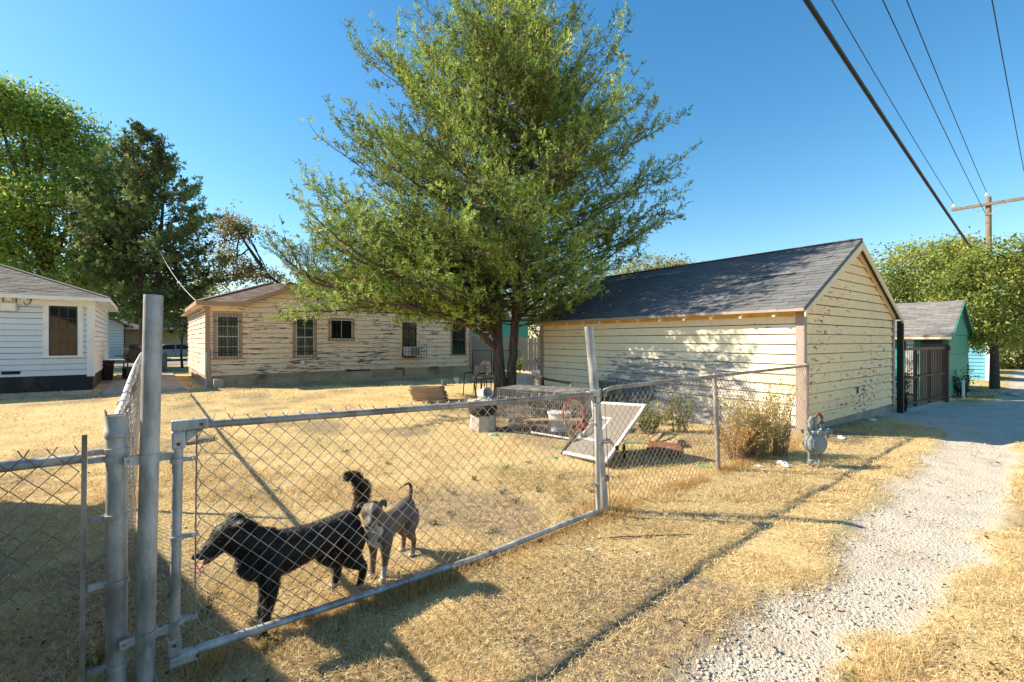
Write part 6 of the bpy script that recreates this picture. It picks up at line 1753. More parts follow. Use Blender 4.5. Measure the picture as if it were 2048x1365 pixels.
# ---- between the houses: smoker, path, bins, street fence, car
cp_ = MB()
for i in range(9):
    y0 = 17.1 + i * 1.25
    o = MB().box(.08, 1.05, y0, y0 + 1.235, -.1, .045 + .004 * (i % 3)).build('path', M['concrete'], None); tag(o, 'pale concrete slab of the walk beside the peeling house', 'path', kind='structure') if i == 0 else o.__setitem__('kind', 'structure')
for i in range(9):
    y0 = 17.9 + i * 1.25
    o = MB().box(-1.0, -.22, y0, y0 + 1.235, -.1, .04 + .004 * (i % 2)).build('path', M['concrete'], None); o['kind'] = 'structure'
for i in range(5):
    o = MB().box(-1.05 - i * 1.6, -2.62 - i * 1.6 + .02, 18.2, 18.9, -.1, .05).build('path', M['concrete'], None); o['kind'] = 'structure'
c = at(270, 740, 19.0); c.z = .04
bq = empty('barrel_smoker', c, .2, 'black barrel smoker standing between the two houses', 'smoker')
MB().lathe([(.02, -.42), (.30, -.42), (.32, -.40), (.32, .40), (.30, .42), (.02, .42)], (0, 0, .95), 20, 'Y').build('barrel', M['black_metal'], bq, smooth=True)
MB().lathe([(.05, 0), (.20, .0), (.20, .16), (.06, .19)], (0, 0, 1.22), 14).build('lid', M['black_metal'], bq, smooth=True)
MB().box(-.35, .32, -.40, .40, .02, .48).build('fire_box', M['black_metal'], bq, bevel=.02)
MB().box(-.62, -.33, -.30, .30, .93, .96).build('side_shelf', M['black_metal'], bq)
for (x, y) in ((-.3, -.35), (-.3, .35), (.3, -.35), (.3, .35)): MB().bar((x, y, 0), (x, y, .7), .04, .04).build('leg', M['black_metal'], bq)
o = MB().lathe([(.20, 0), (.24, .7), (.26, .7), (.26, .76), (.02, .80)], (0, 0, 0), 14).build('trash_can', M['rubber'], None, smooth=True, loc=at(213, 740, 18.6) * 1 - Vector((0, 0, at(213, 740, 18.6).z - .02))); tag(o, 'dark trash can at the corner of the white house', 'trash can')
p_ = at(318, 735, 24); o = MB().box(-.28, .28, -.3, .3, .02, 1.0).build('wheelie_bin', M['meter'], None, bevel=.05, loc=(p_.x, p_.y, .02), rot=(0, 0, .3)); tag(o, 'grey wheelie bin by the street behind the tall gate post', 'bin')
# car on the street
cc_ = at(352, 720, 37); car = empty('parked_car', (cc_.x, cc_.y, 0), 0, 'silver blue saloon car parked on the street between the houses', 'car')
M['car_paint'] = plain('silver_blue_paint', (.25, .36, .46), .25, .05, 3, metal=.4)
prof = [(-2.2, .35), (-2.25, .62), (-2.1, .82), (-1.5, .92), (-.75, 1.36), (.55, 1.38), (1.25, .95), (2.05, .82), (2.25, .6), (2.2, .35)]
MB().prism([(x, -.85, z) for x, z in prof], (0, 1.7, 0)).build('body', M['car_paint'], car, bevel=.07)
for s_ in (-1, 1):
    MB().prism([(x, s_ * .862, z) for x, z in ((-1.3, .95), (-.68, 1.29), (-.1, 1.31), (-.1, .95))], (0, .008, 0)).build('side_window', M['dark_int'], car)
    MB().prism([(x, s_ * .862, z) for x, z in ((-.02, .95), (-.02, 1.31), (.5, 1.30), (1.08, .95))], (0, .008, 0)).build('side_window', M['dark_int'], car)
    for x in (-1.35, 1.4):
        wl_ = MB().lathe([(.2, -.1), (.31, -.1), (.33, -.06), (.33, .06), (.31, .1), (.2, .1)], (x, s_ * .80, .33), 20, 'Y').build('wheel', M['rubber'], car, smooth=True)
        MB().lathe([(.02, -.105), (.19, -.105), (.2, .105), (.02, .105)], (x, s_ * .80, .33), 16, 'Y').build('rim', M['galv'], wl_, smooth=True)
for x, nm in ((2.2, 'headlight'), (-2.2, 'tail_light')):
    for y in (-.6, .6): MB().box(x - .06, x + .03, y - .16, y + .16, .6, .72).build(nm, M['white_plastic'] if x > 0 else M['red_paint'], car, bevel=.02)
# brown board fence and black picket fence at the far lot
bf = empty('board_fence', (0, 0, 0), 0, 'dark brown board fence beside the far white house', 'fence')
a0 = at(237, 683, 42); a1 = at(292, 683, 42); a0.z = a1.z = 0; me_ = None
n_ = 20
for i in range(n_):
    p_ = a0.lerp(a1, i / n_)
    if me_ is None: o = MB().box(-.06, .06, -.01, .01, 0, 2.45).build('board', M['brown_wood'], bf); me_ = o.data
    else: o = link('board', me_, None, bf)
    o.location = (p_.x, p_.y, 0); o.rotation_euler = (0, 0, heading(a0, a1) + rr.uniform(-.05, .05))
bi = empty('iron_fence', (0, 0, 0), 0, 'low black iron picket fence in front of the far white house', 'fence')
a0 = at(196, 683, 36); a1 = at(242, 683, 36); a0.z = a1.z = 0; me_ = None
for i in range(17):
    p_ = a0.lerp(a1, i / 16)
    if me_ is None: o = MB().box(-.012, .012, -.012, .012, 0, 1.15).build('bar', M['black_iron'], bi); me_ = o.data
    else: o = link('bar', me_, None, bi)
    o.location = (p_.x, p_.y, 0)
for z in (.2, 1.0): MB().bar(a0 + Vector((0, 0, z)), a1 + Vector((0, 0, z)), .03, .03).build('fence_rail', M['black_iron'], bi)
cf = empty('chain_link_fence', (0, 0, 0), 0, 'distant chain-link fence across the front between the houses', 'fence')
a0 = at(190, 683, 27); a1 = at(268, 683, 27)
MB().tube([Vector((a0.x, a0.y, 1.15)), Vector((a1.x, a1.y, 1.15))], .02, 8).build('top_rail', M['galv'], cf, smooth=True)
chain_link('chain_link_mesh', (a0.x, a0.y), (a1.x, a1.y), .05, 1.15, .09, .004, 3, cf, M['wire'], seed=17)
# road beyond
rd = MB().box(-60, 70, 37.5, 45, -.05, .03).build('road', plain('worn_asphalt', (.20, .195, .19), .9, .2, 1.5), None); tag(rd, kind='structure')
# low white wire gate at the left corner of the peeling house
sg = empty('side_gate', (HX - .02, HY - .25, 0), R(82), 'narrow pale wire gate folded against the left corner of the peeling house', 'gate')
q = MB(); q.tube([(-.30, 0, .08), (-.30, 0, 1.2), (.25, 0, 1.2), (.25, 0, .08)], .016, 8, closed=True); q.build('gate_frame', M['galv'], sg, smooth=True)
chain_link('chain_link_mesh', (-.29, 0), (.24, 0), .1, 1.19, .06, .003, 3, sg, M['wire'], seed=19, tips=False)
tag(MB().tube([(HX + .06, HY - .42, -.1), (HX + .05, HY - .42, 1.32)], .035, 10).build('fence_post', M['galv_old'], None, smooth=True), 'grey post at the left corner of the peeling house', 'fence post')
tag(MB().box(-.14, .14, -.12, .12, 0, .3).build('cinder_block', M['block'], None, loc=(HX + .3, HY - .32, .0), bevel=.01), 'cinder block by the foot of the peeling house corner', 'block')
# cans and scraps along the foot of the house
for k, (px, py, lb) in enumerate(((888, 772, 'blue paint can by the foot of the peeling house'), (913, 768, 'pale paint can nearest the cedar by the house foot'))):
    c = gp(px, py); r_ = empty('paint_can', c, 0, lb, 'paint can')
    MB().lathe([(.10, 0), (.10, .20), (.104, .205), (.104, .22), (.09, .22), (.09, .21)], (0, 0, 0), 14).build('can', plain('can_print_%d' % k, ((.10, .16, .22), (.38, .44, .48))[k], .4, .3, 9), r_, smooth=True)
    MB().tube([(.1 * math.cos(a), 0, .16 + .1 * math.sin(a)) for a in np.linspace(0, math.pi, 9)], .004, 5).build('handle', M['galv'], r_, smooth=True)
# small posts and stones by the shed
for k, (px, py) in enumerate(((1914, 806), (1921, 800))):
    c = gp(px, py); tag(MB().box(-.03, .03, -.03, .03, -.05, .55).build('stub_post', M['white_trim'], None, loc=(c.x + 1.2, c.y, c.z), rot=(0, .05 * k, 0)), ('short white stub post at the shed corner, left one', 'short white stub post at the shed corner, right one')[k], 'post', 'stub posts by the shed')
for k, (px, py, s_, lb) in enumerate(((2025, 792, .22, 'pale flat rock beside the alley under the tree'), (2000, 786, .16, 'small pale rock left of the flat one under the alley tree'))):
    c = gp(px, py); tag(blob(s_, 20 + k, 10, 6, (1.2, .8, .4), .2).build('rock', M['block'], None, loc=c + Vector((0, 0, .03))), lb, 'rock', 'rocks under the alley tree')

# ================================================================ weeds, bushes, litter
def weed(name, loc, label, cat, nst, h, spread, leaf, pal, seed, per=10, stem_c='bark_dark', group=None, dry=None, up=1.0):
    rg = np.random.default_rng(seed); root = empty(name, loc, 0, label, cat, group)
    paths = []; rads = []; P = []; D = []
    for i in range(nst):
        a = rg.random() * 6.28; r0 = spread * .35 * rg.random() ** .5; r1 = spread * rg.uniform(.4, 1.0)
        p0 = np.array([math.cos(a) * r0, math.sin(a) * r0, -.01]); hh = h * rg.uniform(.45, 1.0)
        p2 = np.array([math.cos(a) * r1, math.sin(a) * r1, hh]); p1 = np.array([p0[0] * 1.1, p0[1] * 1.1, hh * .65 * up])
        Q = quad_path(p0, p1, p2, 7); Q[1:] += rg.normal(size=(6, 3)) * h * .02; paths.append(Q); rads.append(np.linspace(max(.0025, h * .006), .0012, 7))
        f = rg.uniform(.15, 1.0, per); pos = np.stack([np.interp(f * 6, np.arange(7), Q[:, j]) for j in range(3)], 1); P.append(pos); D.append(np.repeat(norm(p2 - p0)[None], per, 0))
    V, F = tubes_np(paths, rads, 3); link('stem', np_mesh('stem', V, F), M[stem_c], root)['kind'] = 'stuff'
    P = np.vstack(P); D = np.vstack(D); n = len(P)
    P = P + rg.normal(size=(n, 3)) * leaf * .35
    d = norm(D * .2 + rg.normal(size=(n, 3)) * .7 + np.array([[0, 0, .1]])); A, B = frame_of(d); ro = rg.random(n) * 6.28
    L = leaf * rg.uniform(.5, 1.4, n); pal = np.array(pal)
    V, F, C = leaf_quads(P, d, A * np.cos(ro)[:, None] + B * np.sin(ro)[:, None], L, L * .5, pal[rg.choice(len(pal), n)] * (.7 + .6 * rg.random((n, 1))))
    link('leaves', np_mesh('leaves', V, F, {'tint': C}), M['leaf'], root)['kind'] = 'stuff'
    return root
GRN = [[.13, .20, .035], [.18, .24, .05], [.24, .27, .06]]; DRY = [[.62, .46, .22], [.54, .36, .15], [.68, .54, .30], [.44, .40, .12], [.34, .38, .11]]
M['dry_stem'] = plain('dry_stem', (.48, .36, .21), .9, .3, 9)
c = gp(1545, 930); weed('dry_bush', c + Vector((.25, .35, 0)), 'large dry tangled bush at the fence end beside the gas meter', 'bush', 190, .86, .52, .040, DRY, 1, 26, 'dry_stem')
c = gp(1500, 930); weed('dry_bush', c + Vector((.1, .25, 0)), 'low russet dry weeds spilling through the fence left of the large bush', 'bush', 120, .52, .34, .030, [[.60, .36, .13], [.58, .40, .18], [.48, .28, .10]], 2, 18, 'dry_stem')
c = gp(1585, 925); weed('dry_bush', c + Vector((.25, .25, 0)), 'tall thin dry stalks against the garage corner board', 'bush', 46, 1.15, .26, .030, DRY, 3, 18, 'dry_stem')
c = gp(1310, 872); weed('green_weed', c + Vector((.1, .2, 0)), 'bushy bright green weed behind the backboard', 'weed', 46, .55, .36, .055, GRN, 4, 16)
c = gp(1385, 878); weed('green_weed', c + Vector((.3, .4, 0)), 'tall leafy green weed left of the fence line post', 'weed', 26, .85, .36, .06, GRN, 5, 14)
c = gp(1350, 866); weed('green_weed', c + Vector((.5, .6, 0)), 'green weeds at the foot of the grey plywood', 'weed', 30, .50, .5, .05, GRN + DRY[:2], 6, 12)
c = gp(1460, 905); weed('green_weed', c + Vector((.2, .2, 0)), 'thin yellow green weed right of the fence line post', 'weed', 14, .60, .3, .05, [[.30, .28, .05], [.24, .26, .06]], 7, 9)
c = gp(1240, 842); weed('green_weed', c + Vector((.9, 1.0, 0)), 'green weed in front of the leaning grey screens', 'weed', 26, .75, .4, .06, GRN, 8, 14)
c = gp(1912, 800); weed('green_weed', c + Vector((1.1, .0, 0)), 'dark green weed growing on the wall of the green shed', 'weed', 40, 1.0, .4, .07, [[.06, .11, .025], [.09, .14, .03]], 9, 14)
c = gp(1798, 822); weed('dry_bush', c + Vector((-.1, -.1, 0)), 'dry vine climbing the black gate post at the garage corner', 'vine', 26, 1.3, .20, .06, [[.20, .12, .06], [.14, .15, .04], [.24, .14, .07]], 10, 16)
c = gp(190, 1338); weed('ground_ivy', c, 'bright green leafy sprout at the foot of the short fence post', 'weed', 9, .13, .10, .034, GRN, 11, 5)
c = gp(535, 1300); weed('green_weed', c, 'small green sprout under the gate bottom rail', 'weed', 7, .08, .07, .026, GRN, 12, 4)
c = gp(1045, 770); weed('green_weed', c + Vector((.3, .6, .5)), 'potted greenery showing over the white tub behind the cedar', 'weed', 30, .55, .3, .07, GRN, 14, 14)
rr = random.Random(21)
spots = [(870, 1052), (1028, 1008), (985, 1068), (1172, 1013), (1005, 988), (1185, 985), (950, 962), (905, 990), (1058, 868 + 60), (430, 1204), (417, 1232), (905, 1030), (1075, 985), (1120, 960), (1130, 1000), (780, 930), (690, 905), (560, 985), (505, 1000), (1010, 940), (1145, 1035), (1235, 960), (838, 988)]
for k, (px, py) in enumerate(spots):
    weed('lawn_weed', gp(px, py), 'tiny dark green weed rosette scattered on the dry lawn', 'weed', 6, rr.uniform(.035, .06), rr.uniform(.05, .09), .024, [[.07, .11, .05], [.10, .14, .05], [.13, .15, .06]], 30 + k, 6, group='weed rosettes on the dry lawn')

def scrap(name, loc, label, cat, s_, m, seed, sq=(1, .7, .35)):
    o = blob(s_, seed, 11, 7, sq, .32).build(name, m, None, loc=loc + Vector((0, 0, s_ * sq[2] * .6)), rot=(0, 0, seed)); return tag(o, label, cat)
M['clear_plastic'] = plain('crumpled_clear_plastic', (.66, .67, .68), .25, .15, 20)
M['green_plastic'] = plain('green_plastic', (.06, .40, .16), .3, .2, 9)
scrap('plastic_bottle', gp(1566, 932), 'crushed clear plastic bottle in front of the dry bush', 'litter', .085, M['clear_plastic'], 1, (1.4, .5, .4))
scrap('plastic_bag', gp(1518, 935), 'scrap of white plastic under the dry bush', 'litter', .05, M['clear_plastic'], 2)
scrap('plastic_bag', gp(1745, 843), 'white paper scrap at the foot of the garage gable', 'litter', .09, M['white_plastic'], 3)
scrap('plastic_bag', gp(1683, 878), 'pale scrap in the shade beside the gas meter', 'litter', .07, M['white_plastic'], 4)
scrap('green_bottle', gp(992, 873), 'small green bottle on the lawn in front of the crate', 'litter', .055, M['green_plastic'], 5, (1.2, .6, .5))
scrap('plastic_cup', gp(981, 872), 'small white cup beside the green bottle', 'litter', .045, M['white_plastic'], 6)
scrap('green_bottle', gp(1110, 918), 'tiny green wrapper left of the fallen backboard', 'litter', .04, M['green_plastic'], 7)
scrap('pale_stone', gp(1178, 1058), 'small pale stone below the leaning post', 'stone', .025, M['block'], 8)
scrap('paper_scrap', gp(1182, 1101), 'white paper scrap on the grass outside the gate', 'litter', .03, M['white_plastic'], 9, (1.2, .8, .2))
scrap('paper_scrap', gp(1300, 1108), 'pale scrap half buried in the grass right of the stick', 'litter', .025, M['white_plastic'], 10, (1.2, .8, .2))
# ================================================================ dogs
def dog_tube(mb, pts, ry, rz, n=16):
    """closed tube about a path near the body's mid-plane, with separate side and up radii"""
    P = [Vector(p) for p in pts]; m_ = len(P); rings = []
    for i in range(m_):
        t_ = (P[min(i + 1, m_ - 1)] - P[max(i - 1, 0)]).normalized()
        sd = Vector((0, 1, 0)); sd = (sd - t_ * sd.dot(t_)).normalized(); up = t_.cross(sd)
        rings.append([P[i] + sd * (ry[i] * math.cos(2 * math.pi * k / n)) + up * (rz[i] * math.sin(2 * math.pi * k / n)) for k in range(n)])
    fs_ = []
    for i in range(m_ - 1):
        for k in range(n): fs_.append((i * n + k, i * n + (k + 1) % n, (i + 1) * n + (k + 1) % n, (i + 1) * n + k))
    fs_ += [tuple(range(n - 1, -1, -1)), tuple((m_ - 1) * n + k for k in range(n))]
    mb.add([p for r in rings for p in r], fs_)

def smooth_path(pts, vals, k=5):
    P = np.array(pts, float); n = len(P); s_ = np.linspace(0, n - 1, (n - 1) * k + 1)
    out = []
    for a in [P[:, j] for j in range(3)] + [np.array(v) for v in vals]:
        a = np.interp(s_, np.arange(n), a)
        for _ in range(3): a[1:-1] = (a[:-2] + 2 * a[1:-1] + a[2:]) / 4
        out.append(a)
    return np.stack(out[:3], 1), out[3:]

def build_dog(name, loc, rz, label, spec, color, voxel, m, scale=1.0):
    mb = MB()
    for pts, ry, rz_ in spec:
        P, (a, b) = smooth_path(pts, (ry, rz_)); dog_tube(mb, P, a, b)
    root = empty(name, loc, rz, label, 'dog'); root.scale = (scale,) * 3
    tmp = mb.build('tmp_body', None)
    md = tmp.modifiers.new('r', 'REMESH'); md.mode = 'VOXEL'; md.voxel_size = voxel
    sm = tmp.modifiers.new('s', 'SMOOTH'); sm.factor = .5; sm.iterations = 7
    bpy.context.view_layer.update()
    me = bpy.data.meshes.new_from_object(tmp.evaluated_get(bpy.context.evaluated_depsgraph_get()))
    old = tmp.data; bpy.data.objects.remove(tmp); bpy.data.meshes.remove(old)
    me.name = 'body'
    n = len(me.vertices); co = np.empty(n * 3, np.float32); me.vertices.foreach_get('co', co); co = co.reshape(-1, 3)
    C = color(co)
    at_ = me.attributes.new('tint', 'FLOAT_COLOR', 'POINT'); at_.data.foreach_set('color', np.concatenate([C, np.ones((n, 1))], 1).astype(np.float32).ravel())
    me.polygons.foreach_set('use_smooth', [True] * len(me.polygons)); me.materials.clear(); me.materials.append(m)
    body = link('body', me, None, root)
    return root, me, co

def fur(root, me, count, length, flow, color, seed, m, name='coat', wid=.0022):
    """short hairs laid along the flow of the coat"""
    rg = np.random.default_rng(seed)
    nf = len(me.polygons); ce = np.empty(nf * 3, np.float32); no = np.empty(nf * 3, np.float32); ar = np.empty(nf, np.float32)
    me.polygons.foreach_get('center', ce); me.polygons.foreach_get('normal', no); me.polygons.foreach_get('area', ar)
    ce = ce.reshape(-1, 3); no = no.reshape(-1, 3)
    L_all = length(ce)
    p = ar * np.where(L_all > 0, 1, 0); idx_ = rg.choice(nf, count, p=p / p.sum())
    P = ce[idx_] + rg.normal(size=(count, 3)) * .003; N = no[idx_]
    fl = flow(P); fl = fl - N * (fl * N).sum(1)[:, None]; fl = norm(fl)
    D = norm(fl * .85 + N * .32 + rg.normal(size=(count, 3)) * .16)
    L = L_all[idx_] * rg.uniform(.5, 1.2, count)
    S = norm(np.cross(D, N)) * (wid * rg.uniform(.6, 1.3, count))[:, None]
    P = P - N * .003
    V = np.stack([P - S, P + S, P + D * L[:, None]], 1).reshape(-1, 3)
    C = np.repeat(color(P, rg), 3, 0)
    o = link(name, np_mesh(name, V, np.arange(3 * count).reshape(-1, 3), {'tint': C}), m, root); o['kind'] = 'stuff'

t = NT('black_coat'); a = t.attr('tint').outputs['Color']
t.b.inputs['Sheen Weight'].default_value = .15; t.b.inputs['Sheen Roughness'].default_value = .4
M['coat'] = t.done(a, .6, spec=.3)
t = NT('grey_coat'); a = t.attr('tint').outputs['Color']; nz = t.noise(t.coord('Object', (1, 1, 1)), 90, 4)
t.bump(nz, .25, .004); M['coat_grey'] = t.done(t.mix(t.rng(nz, .35, .7, 0, .25), a, (.05, .045, .04)), .62, spec=.3)
M['eye'] = plain('dark_eye', (.02, .012, .008), .08, .1, 5, spec=.8)
M['nose'] = plain('wet_nose', (.03, .028, .03), .3, .2, 40)
M['tongue'] = plain('pink_tongue', (.62, .22, .22), .45, .15, 20)

# ---- black dog in profile, facing left
fp = Vector((.455, 2.835, 0)); hp_ = Vector((1.015, 2.965, 0)); mid = (fp + hp_) / 2
dz = H(mid.x, mid.y)
spec = [
    # trunk: rump, loin, chest, forechest
    ([(-.37, 0, .430), (-.31, 0, .425), (-.20, 0, .415), (-.05, 0, .405), (.10, 0, .400), (.22, 0, .410), (.31, 0, .435), (.36, 0, .455)], [.05, .086, .090, .094, .106, .108, .086, .045], [.06, .100, .098, .104, .128, .136, .110, .055]),
    # neck
    ([(.22, 0, .46), (.31, 0, .515), (.385, 0, .565), (.44, 0, .59)], [.080, .074, .064, .052], [.112, .094, .078, .058]),
    # skull and muzzle
    ([(.36, 0, .606), (.40, 0, .612), (.440, 0, .602), (.472, 0, .578), (.503, 0, .558), (.538, 0, .542), (.564, 0, .530)], [.045, .072, .072, .052, .041, .036, .024], [.05, .068, .066, .046, .038, .033, .024]),
    # lower jaw, slightly open
    ([(.42, 0, .556), (.465, 0, .522), (.505, 0, .498), (.535, 0, .484)], [.036, .030, .024, .013], [.024, .015, .012, .008]),
]
for s_ in (-1, 1):
    spec.append(([(.395, s_ * .050, .645), (.365, s_ * .066, .668), (.330, s_ * .080, .655), (.300, s_ * .088, .622)], [.026, .036, .032, .014], [.024, .020, .015, .010]))     # folded ear
    fx = .02 * s_
    spec.append(([(.23, s_ * .072, .44), (.225 + fx, s_ * .082, .34), (.20 + fx, s_ * .078, .245), (.222 + fx, s_ * .070, .13), (.238 + fx, s_ * .068, .055), (.255 + fx, s_ * .068, .022)], [.045, .048, .034, .022, .020, .024], [.065, .060, .040, .023, .020, .019]))
    spec.append(([(.235 + fx, s_ * .068, .022), (.262 + fx, s_ * .068, .020), (.298 + fx, s_ * .068, .014)], [.024, .030, .018], [.020, .019, .011]))
    hx = -.045 * s_
    spec.append(([(-.27, s_ * .060, .43), (-.265 + hx * .3, s_ * .085, .36), (-.225 + hx * .8, s_ * .088, .265), (-.275 + hx, s_ * .082, .195), (-.335 + hx, s_ * .078, .135), (-.315 + hx, s_ * .076, .065), (-.300 + hx, s_ * .076, .022)], [.05, .072, .055, .036, .025, .023, .025], [.07, .105, .075, .045, .030, .024, .020]))
    spec.append(([(-.315 + hx, s_ * .076, .022), (-.288 + hx, s_ * .076, .020), (-.250 + hx, s_ * .076, .014)], [.023, .029, .017], [.019, .018, .011]))
spec.append(([(-.33, 0, .47), (-.375, 0, .515), (-.405, 0, .575), (-.405, 0, .650), (-.375, 0, .715), (-.325, 0, .745), (-.275, 0, .735)], [.030, .030, .032, .034, .034, .030, .012], [.034, .032, .034, .036, .036, .030, .012]))
def black_col(P):
    C = np.tile(np.array([[.0075, .0075, .0085]]), (len(P), 1))
    C[(P[:, 2] < .035) & (P[:, 0] < 0)] = (.45, .42, .38)
    ch = (P[:, 0] > .28) & (P[:, 2] < .38) & (np.abs(P[:, 1]) < .05); C[ch] = (.03, .028, .028)
    gr = (P[:, 0] > .52); C[gr] = (.018, .017, .018)
    return C
bd, bme, bco = build_dog('black_dog', (mid.x, mid.y, dz), math.atan2(fp.y - hp_.y, fp.x - hp_.x), 'shaggy black dog standing in profile with its tongue out behind the gate', spec, black_col, .0075, M['coat'], scale=.97)
def blen(P):
    L = np.full(len(P), .026)
    L[(P[:, 0] > .39)] = .012
    L[(P[:, 2] < .16)] = .010; L[P[:, 2] < .05] = 0.0
    tail = (P[:, 0] < -.30) & (P[:, 2] > .53); L[tail] = .038
    L[tail & (P[:, 0] < -.40)] = .062
    L[(P[:, 0] > .2) & (P[:, 0] < .38) & (P[:, 2] < .44)] = .042
    L[(P[:, 2] < .33) & (P[:, 2] > .2) & (P[:, 0] < .18)] = .034
    L[(P[:, 0] < -.3) & (P[:, 2] > .2) & (P[:, 2] < .46)] = .040
    L[(P[:, 0] > .54)] = 0.0
    return L * np.where((P[:, 0] < -.30) & (P[:, 2] > .53), 1.0, .68)
def bflow(P):
    F_ = np.tile(np.array([[-1.0, 0, -.35]]), (len(P), 1))
    leg = P[:, 2] < .26; F_[leg] = (-.25, 0, -1)
    tail = (P[:, 0] < -.30) & (P[:, 2] > .53); F_[tail] = (-1.0, 0, .05)
    F_[tail & (P[:, 2] > .70)] = (.5, 0, .6)
    ch = (P[:, 0] > .25) & (P[:, 2] < .46); F_[ch] = (-.1, 0, -1)
    return F_
def bfc(P, rg):
    C = np.tile(np.array([[.008, .008, .0095]]), (len(P), 1)) * rg.uniform(.4, 1.5, (len(P), 1)) * np.where(rg.random((len(P), 1)) < .12, 4.0, 1.0)  # some hairs lighter: sun sheen put into the coat colour
    tail = (P[:, 0] < -.30) & (P[:, 2] > .53); C[tail] = np.array([.045, .026, .016]) * rg.uniform(.4, 1.6, (tail.sum(), 1))  # browner tail hair: backlight put into its colour
    edge = (P[:, 0] > .29) & (P[:, 2] < .40); C[edge] = np.array([.05, .045, .04]) * rg.uniform(.5, 1.5, (edge.sum(), 1))
    return C
M['hair'] = leaf_mat('dog_hair', .12, .5, spec=.35)
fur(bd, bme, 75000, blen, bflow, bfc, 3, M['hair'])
for s_ in (-1, 1):
    MB().lathe([(.001, -.009), (.006, -.007), (.009, 0), (.006, .007), (.001, .009)], (.474, s_ * .048, .598), 10).build('eye', M['eye'], bd, smooth=True)
MB().lathe([(.002, -.012), (.012, -.009), (.016, 0), (.012, .009), (.002, .011)], (.572, 0, .537), 12).build('nose', M['nose'], bd, smooth=True)
q = MB(); dog_tube(q, [(.46, .004, .534), (.50, .006, .512), (.535, .008, .496), (.552, .009, .476), (.560, .009, .452)], [.012, .014, .015, .015, .006], [.005, .005, .005, .005, .003], 10); q.build('tongue', M['tongue'], bd, smooth=True)

# ---- grey dog, three-quarter view, head turned to the camera
ff = Vector((1.19, 2.935, 0)); hh_ = Vector((1.53, 3.165, 0)); mid = (ff + hh_) / 2; dz = H(mid.x, mid.y)
hd = math.atan2(ff.y - hh_.y, ff.x - hh_.x)
cam_dir = math.atan2(-mid.y, -mid.x) - hd      # where the camera lies, in the dog's frame
cam_dir = (cam_dir + math.pi) % (2 * math.pi) - math.pi
spec = [
    ([(-.27, 0, .345), (-.23, 0, .345), (-.12, 0, .335), (.0, 0, .320), (.10, 0, .310), (.18, 0, .315), (.23, 0, .335)], [.04, .070, .068, .070, .088, .090, .05], [.05, .085, .070, .080, .104, .104, .06]),
    ([(.14, 0, .36), (.19, 0, .41), (.225, 0, .455)], [.070, .062, .055], [.085, .070, .058]),
]
hy = .8 * cam_dir      # head yaw, towards the lens
hc = Vector((.245, .01 * (1 if hy > 0 else -1), .475)); hdv = Vector((math.cos(hy), math.sin(hy), 0)); hsd = Vector((-math.sin(hy), math.cos(hy), 0))
def hpnt(f, s_, u): p = hc + hdv * f + hsd * s_ + Vector((0, 0, u)); return (p.x, p.y, p.z)
spec.append(([hpnt(-.05, 0, .0), hpnt(-.01, 0, .012), hpnt(.035, 0, .008), hpnt(.065, 0, -.022), hpnt(.105, 0, -.040), hpnt(.130, 0, -.045)], [.038, .070, .070, .046, .039, .024], [.03, .066, .064, .048, .038, .022]))
spec.append(([hpnt(.03, 0, -.045), hpnt(.08, 0, -.066), hpnt(.115, 0, -.068)], [.03, .028, .014], [.02, .014, .009]))
for s_ in (-1, 1):
    spec.append(([hpnt(-.012, s_ * .045, .052), hpnt(-.02, s_ * .068, .066), hpnt(-.005, s_ * .085, .052), hpnt(.012, s_ * .090, .030)], [.016, .022, .018, .007], [.012, .010, .008, .006]))
    fx = .018 * s_
    spec.append(([(.15, s_ * .058, .33), (.15 + fx, s_ * .064, .25), (.145 + fx, s_ * .060, .175), (.155 + fx, s_ * .056, .09), (.165 + fx, s_ * .055, .02)], [.045, .045, .028, .020, .021], [.055, .050, .032, .021, .018]))
    spec.append(([(.16 + fx, s_ * .055, .020), (.185 + fx, s_ * .055, .017), (.208 + fx, s_ * .055, .012)], [.022, .025, .014], [.017, .016, .010]))
    hx = .03 * s_
    spec.append(([(-.20, s_ * .050, .345), (-.195 + hx * .4, s_ * .066, .285), (-.165 + hx, s_ * .068, .210), (-.215 + hx, s_ * .062, .150), (-.250 + hx, s_ * .060, .105), (-.236 + hx, s_ * .058, .05), (-.228 + hx, s_ * .058, .02)], [.04, .055, .040, .026, .019, .018, .020], [.06, .075, .050, .032, .022, .019, .017]))
    spec.append(([(-.235 + hx, s_ * .058, .020), (-.212 + hx, s_ * .058, .017), (-.185 + hx, s_ * .058, .012)], [.021, .024, .014], [.017, .016, .010]))
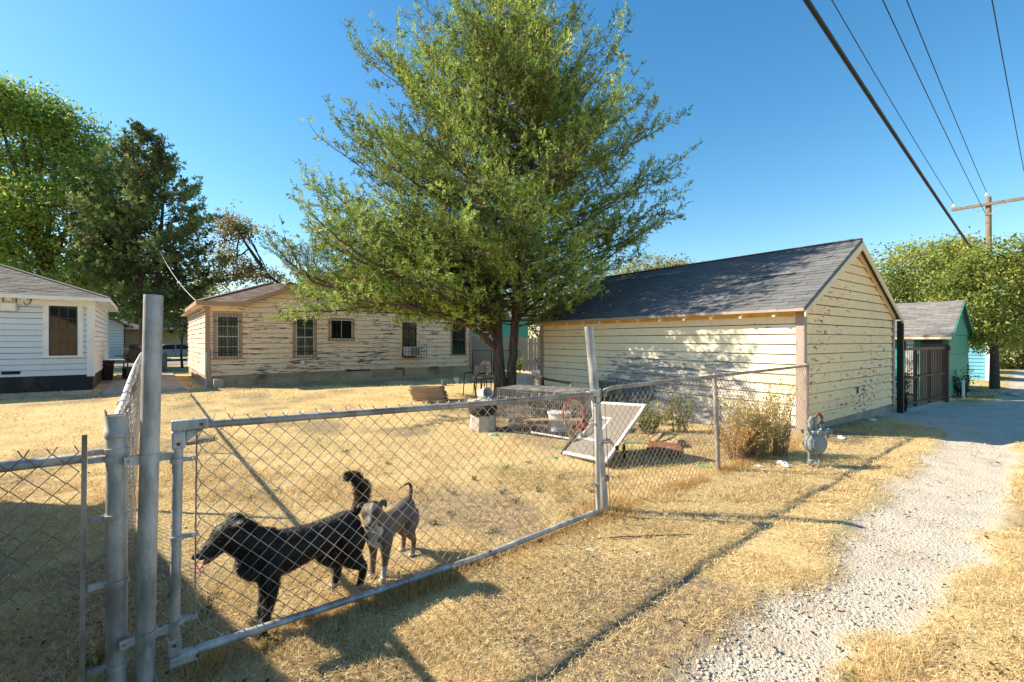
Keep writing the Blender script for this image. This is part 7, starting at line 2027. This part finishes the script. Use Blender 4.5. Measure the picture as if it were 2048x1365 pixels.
spec.append(([(-.24, 0, .39), (-.275, 0, .435), (-.28, 0, .485), (-.235, .01, .525), (-.14, .02, .540), (-.03, .03, .532)], [.022, .018, .014, .011, .008, .004], [.022, .018, .014, .011, .008, .004]))
def grey_col(P):
    C = np.tile(np.array([[.135, .108, .090]]), (len(P), 1))
    k = ss(.30, .12, P[:, 2])[:, None]; C = C * (1 - k * .75) + np.array([[.16, .098, .060]]) * k * .75
    top = ss(.36, .42, P[:, 2])[:, None] * (P[:, 0:1] < .12); C = C * (1 - top * .35)
    chest = (P[:, 0] > .165) & (np.abs(P[:, 1] - .012) < .042 + .012 * np.sin(P[:, 2] * 60)) & (P[:, 2] < .415) & (P[:, 2] > .215); C[chest] = (.62, .55, .51)
    C[P[:, 2] < .026] = (.55, .50, .46)
    sock = (P[:, 2] < .10) & (P[:, 0] > .05) & (P[:, 1] * (1 if cam_dir > 0 else -1) > 0); C[sock] = (.50, .47, .44)
    q_ = P - np.array(hc); f_ = q_ @ np.array(hdv); sd_ = q_ @ np.array(hsd)
    eyeb = (np.abs(np.abs(sd_) - .036) < .016) & (f_ > .03) & (P[:, 2] > .465) & (P[:, 2] < .515); C[eyeb] = (.05, .042, .038)
    bl = (P[:, 2] > .41) & (np.abs(sd_) < .010) & (f_ > .02); C[bl] = (.36, .32, .29)
    mz = (f_ > .085) & (P[:, 2] > .38) & (P[:, 2] < .46) & (P[:, 0] > .2); C[mz] = (.17, .15, .14)
    tl = (P[:, 0] < -.08) & (P[:, 2] > .44); C[tl] = (.085, .072, .066)
    return C
gd_, gme_, gco = build_dog('grey_dog', (mid.x, mid.y, dz), hd, 'young grey dog with a white chest looking out beside the black dog', spec, grey_col, .006, M['coat_grey'], scale=1.0)
for s_ in (-1, 1):
    MB().lathe([(.001, -.007), (.005, -.0055), (.0075, 0), (.005, .0055), (.001, .007)], hpnt(.058, s_ * .034, .014), 10).build('eye', M['eye'], gd_, smooth=True)
MB().lathe([(.002, -.011), (.012, -.008), (.016, 0), (.012, .008), (.002, .010)], hpnt(.132, 0, -.034), 12).build('nose', M['nose'], gd_, smooth=True)
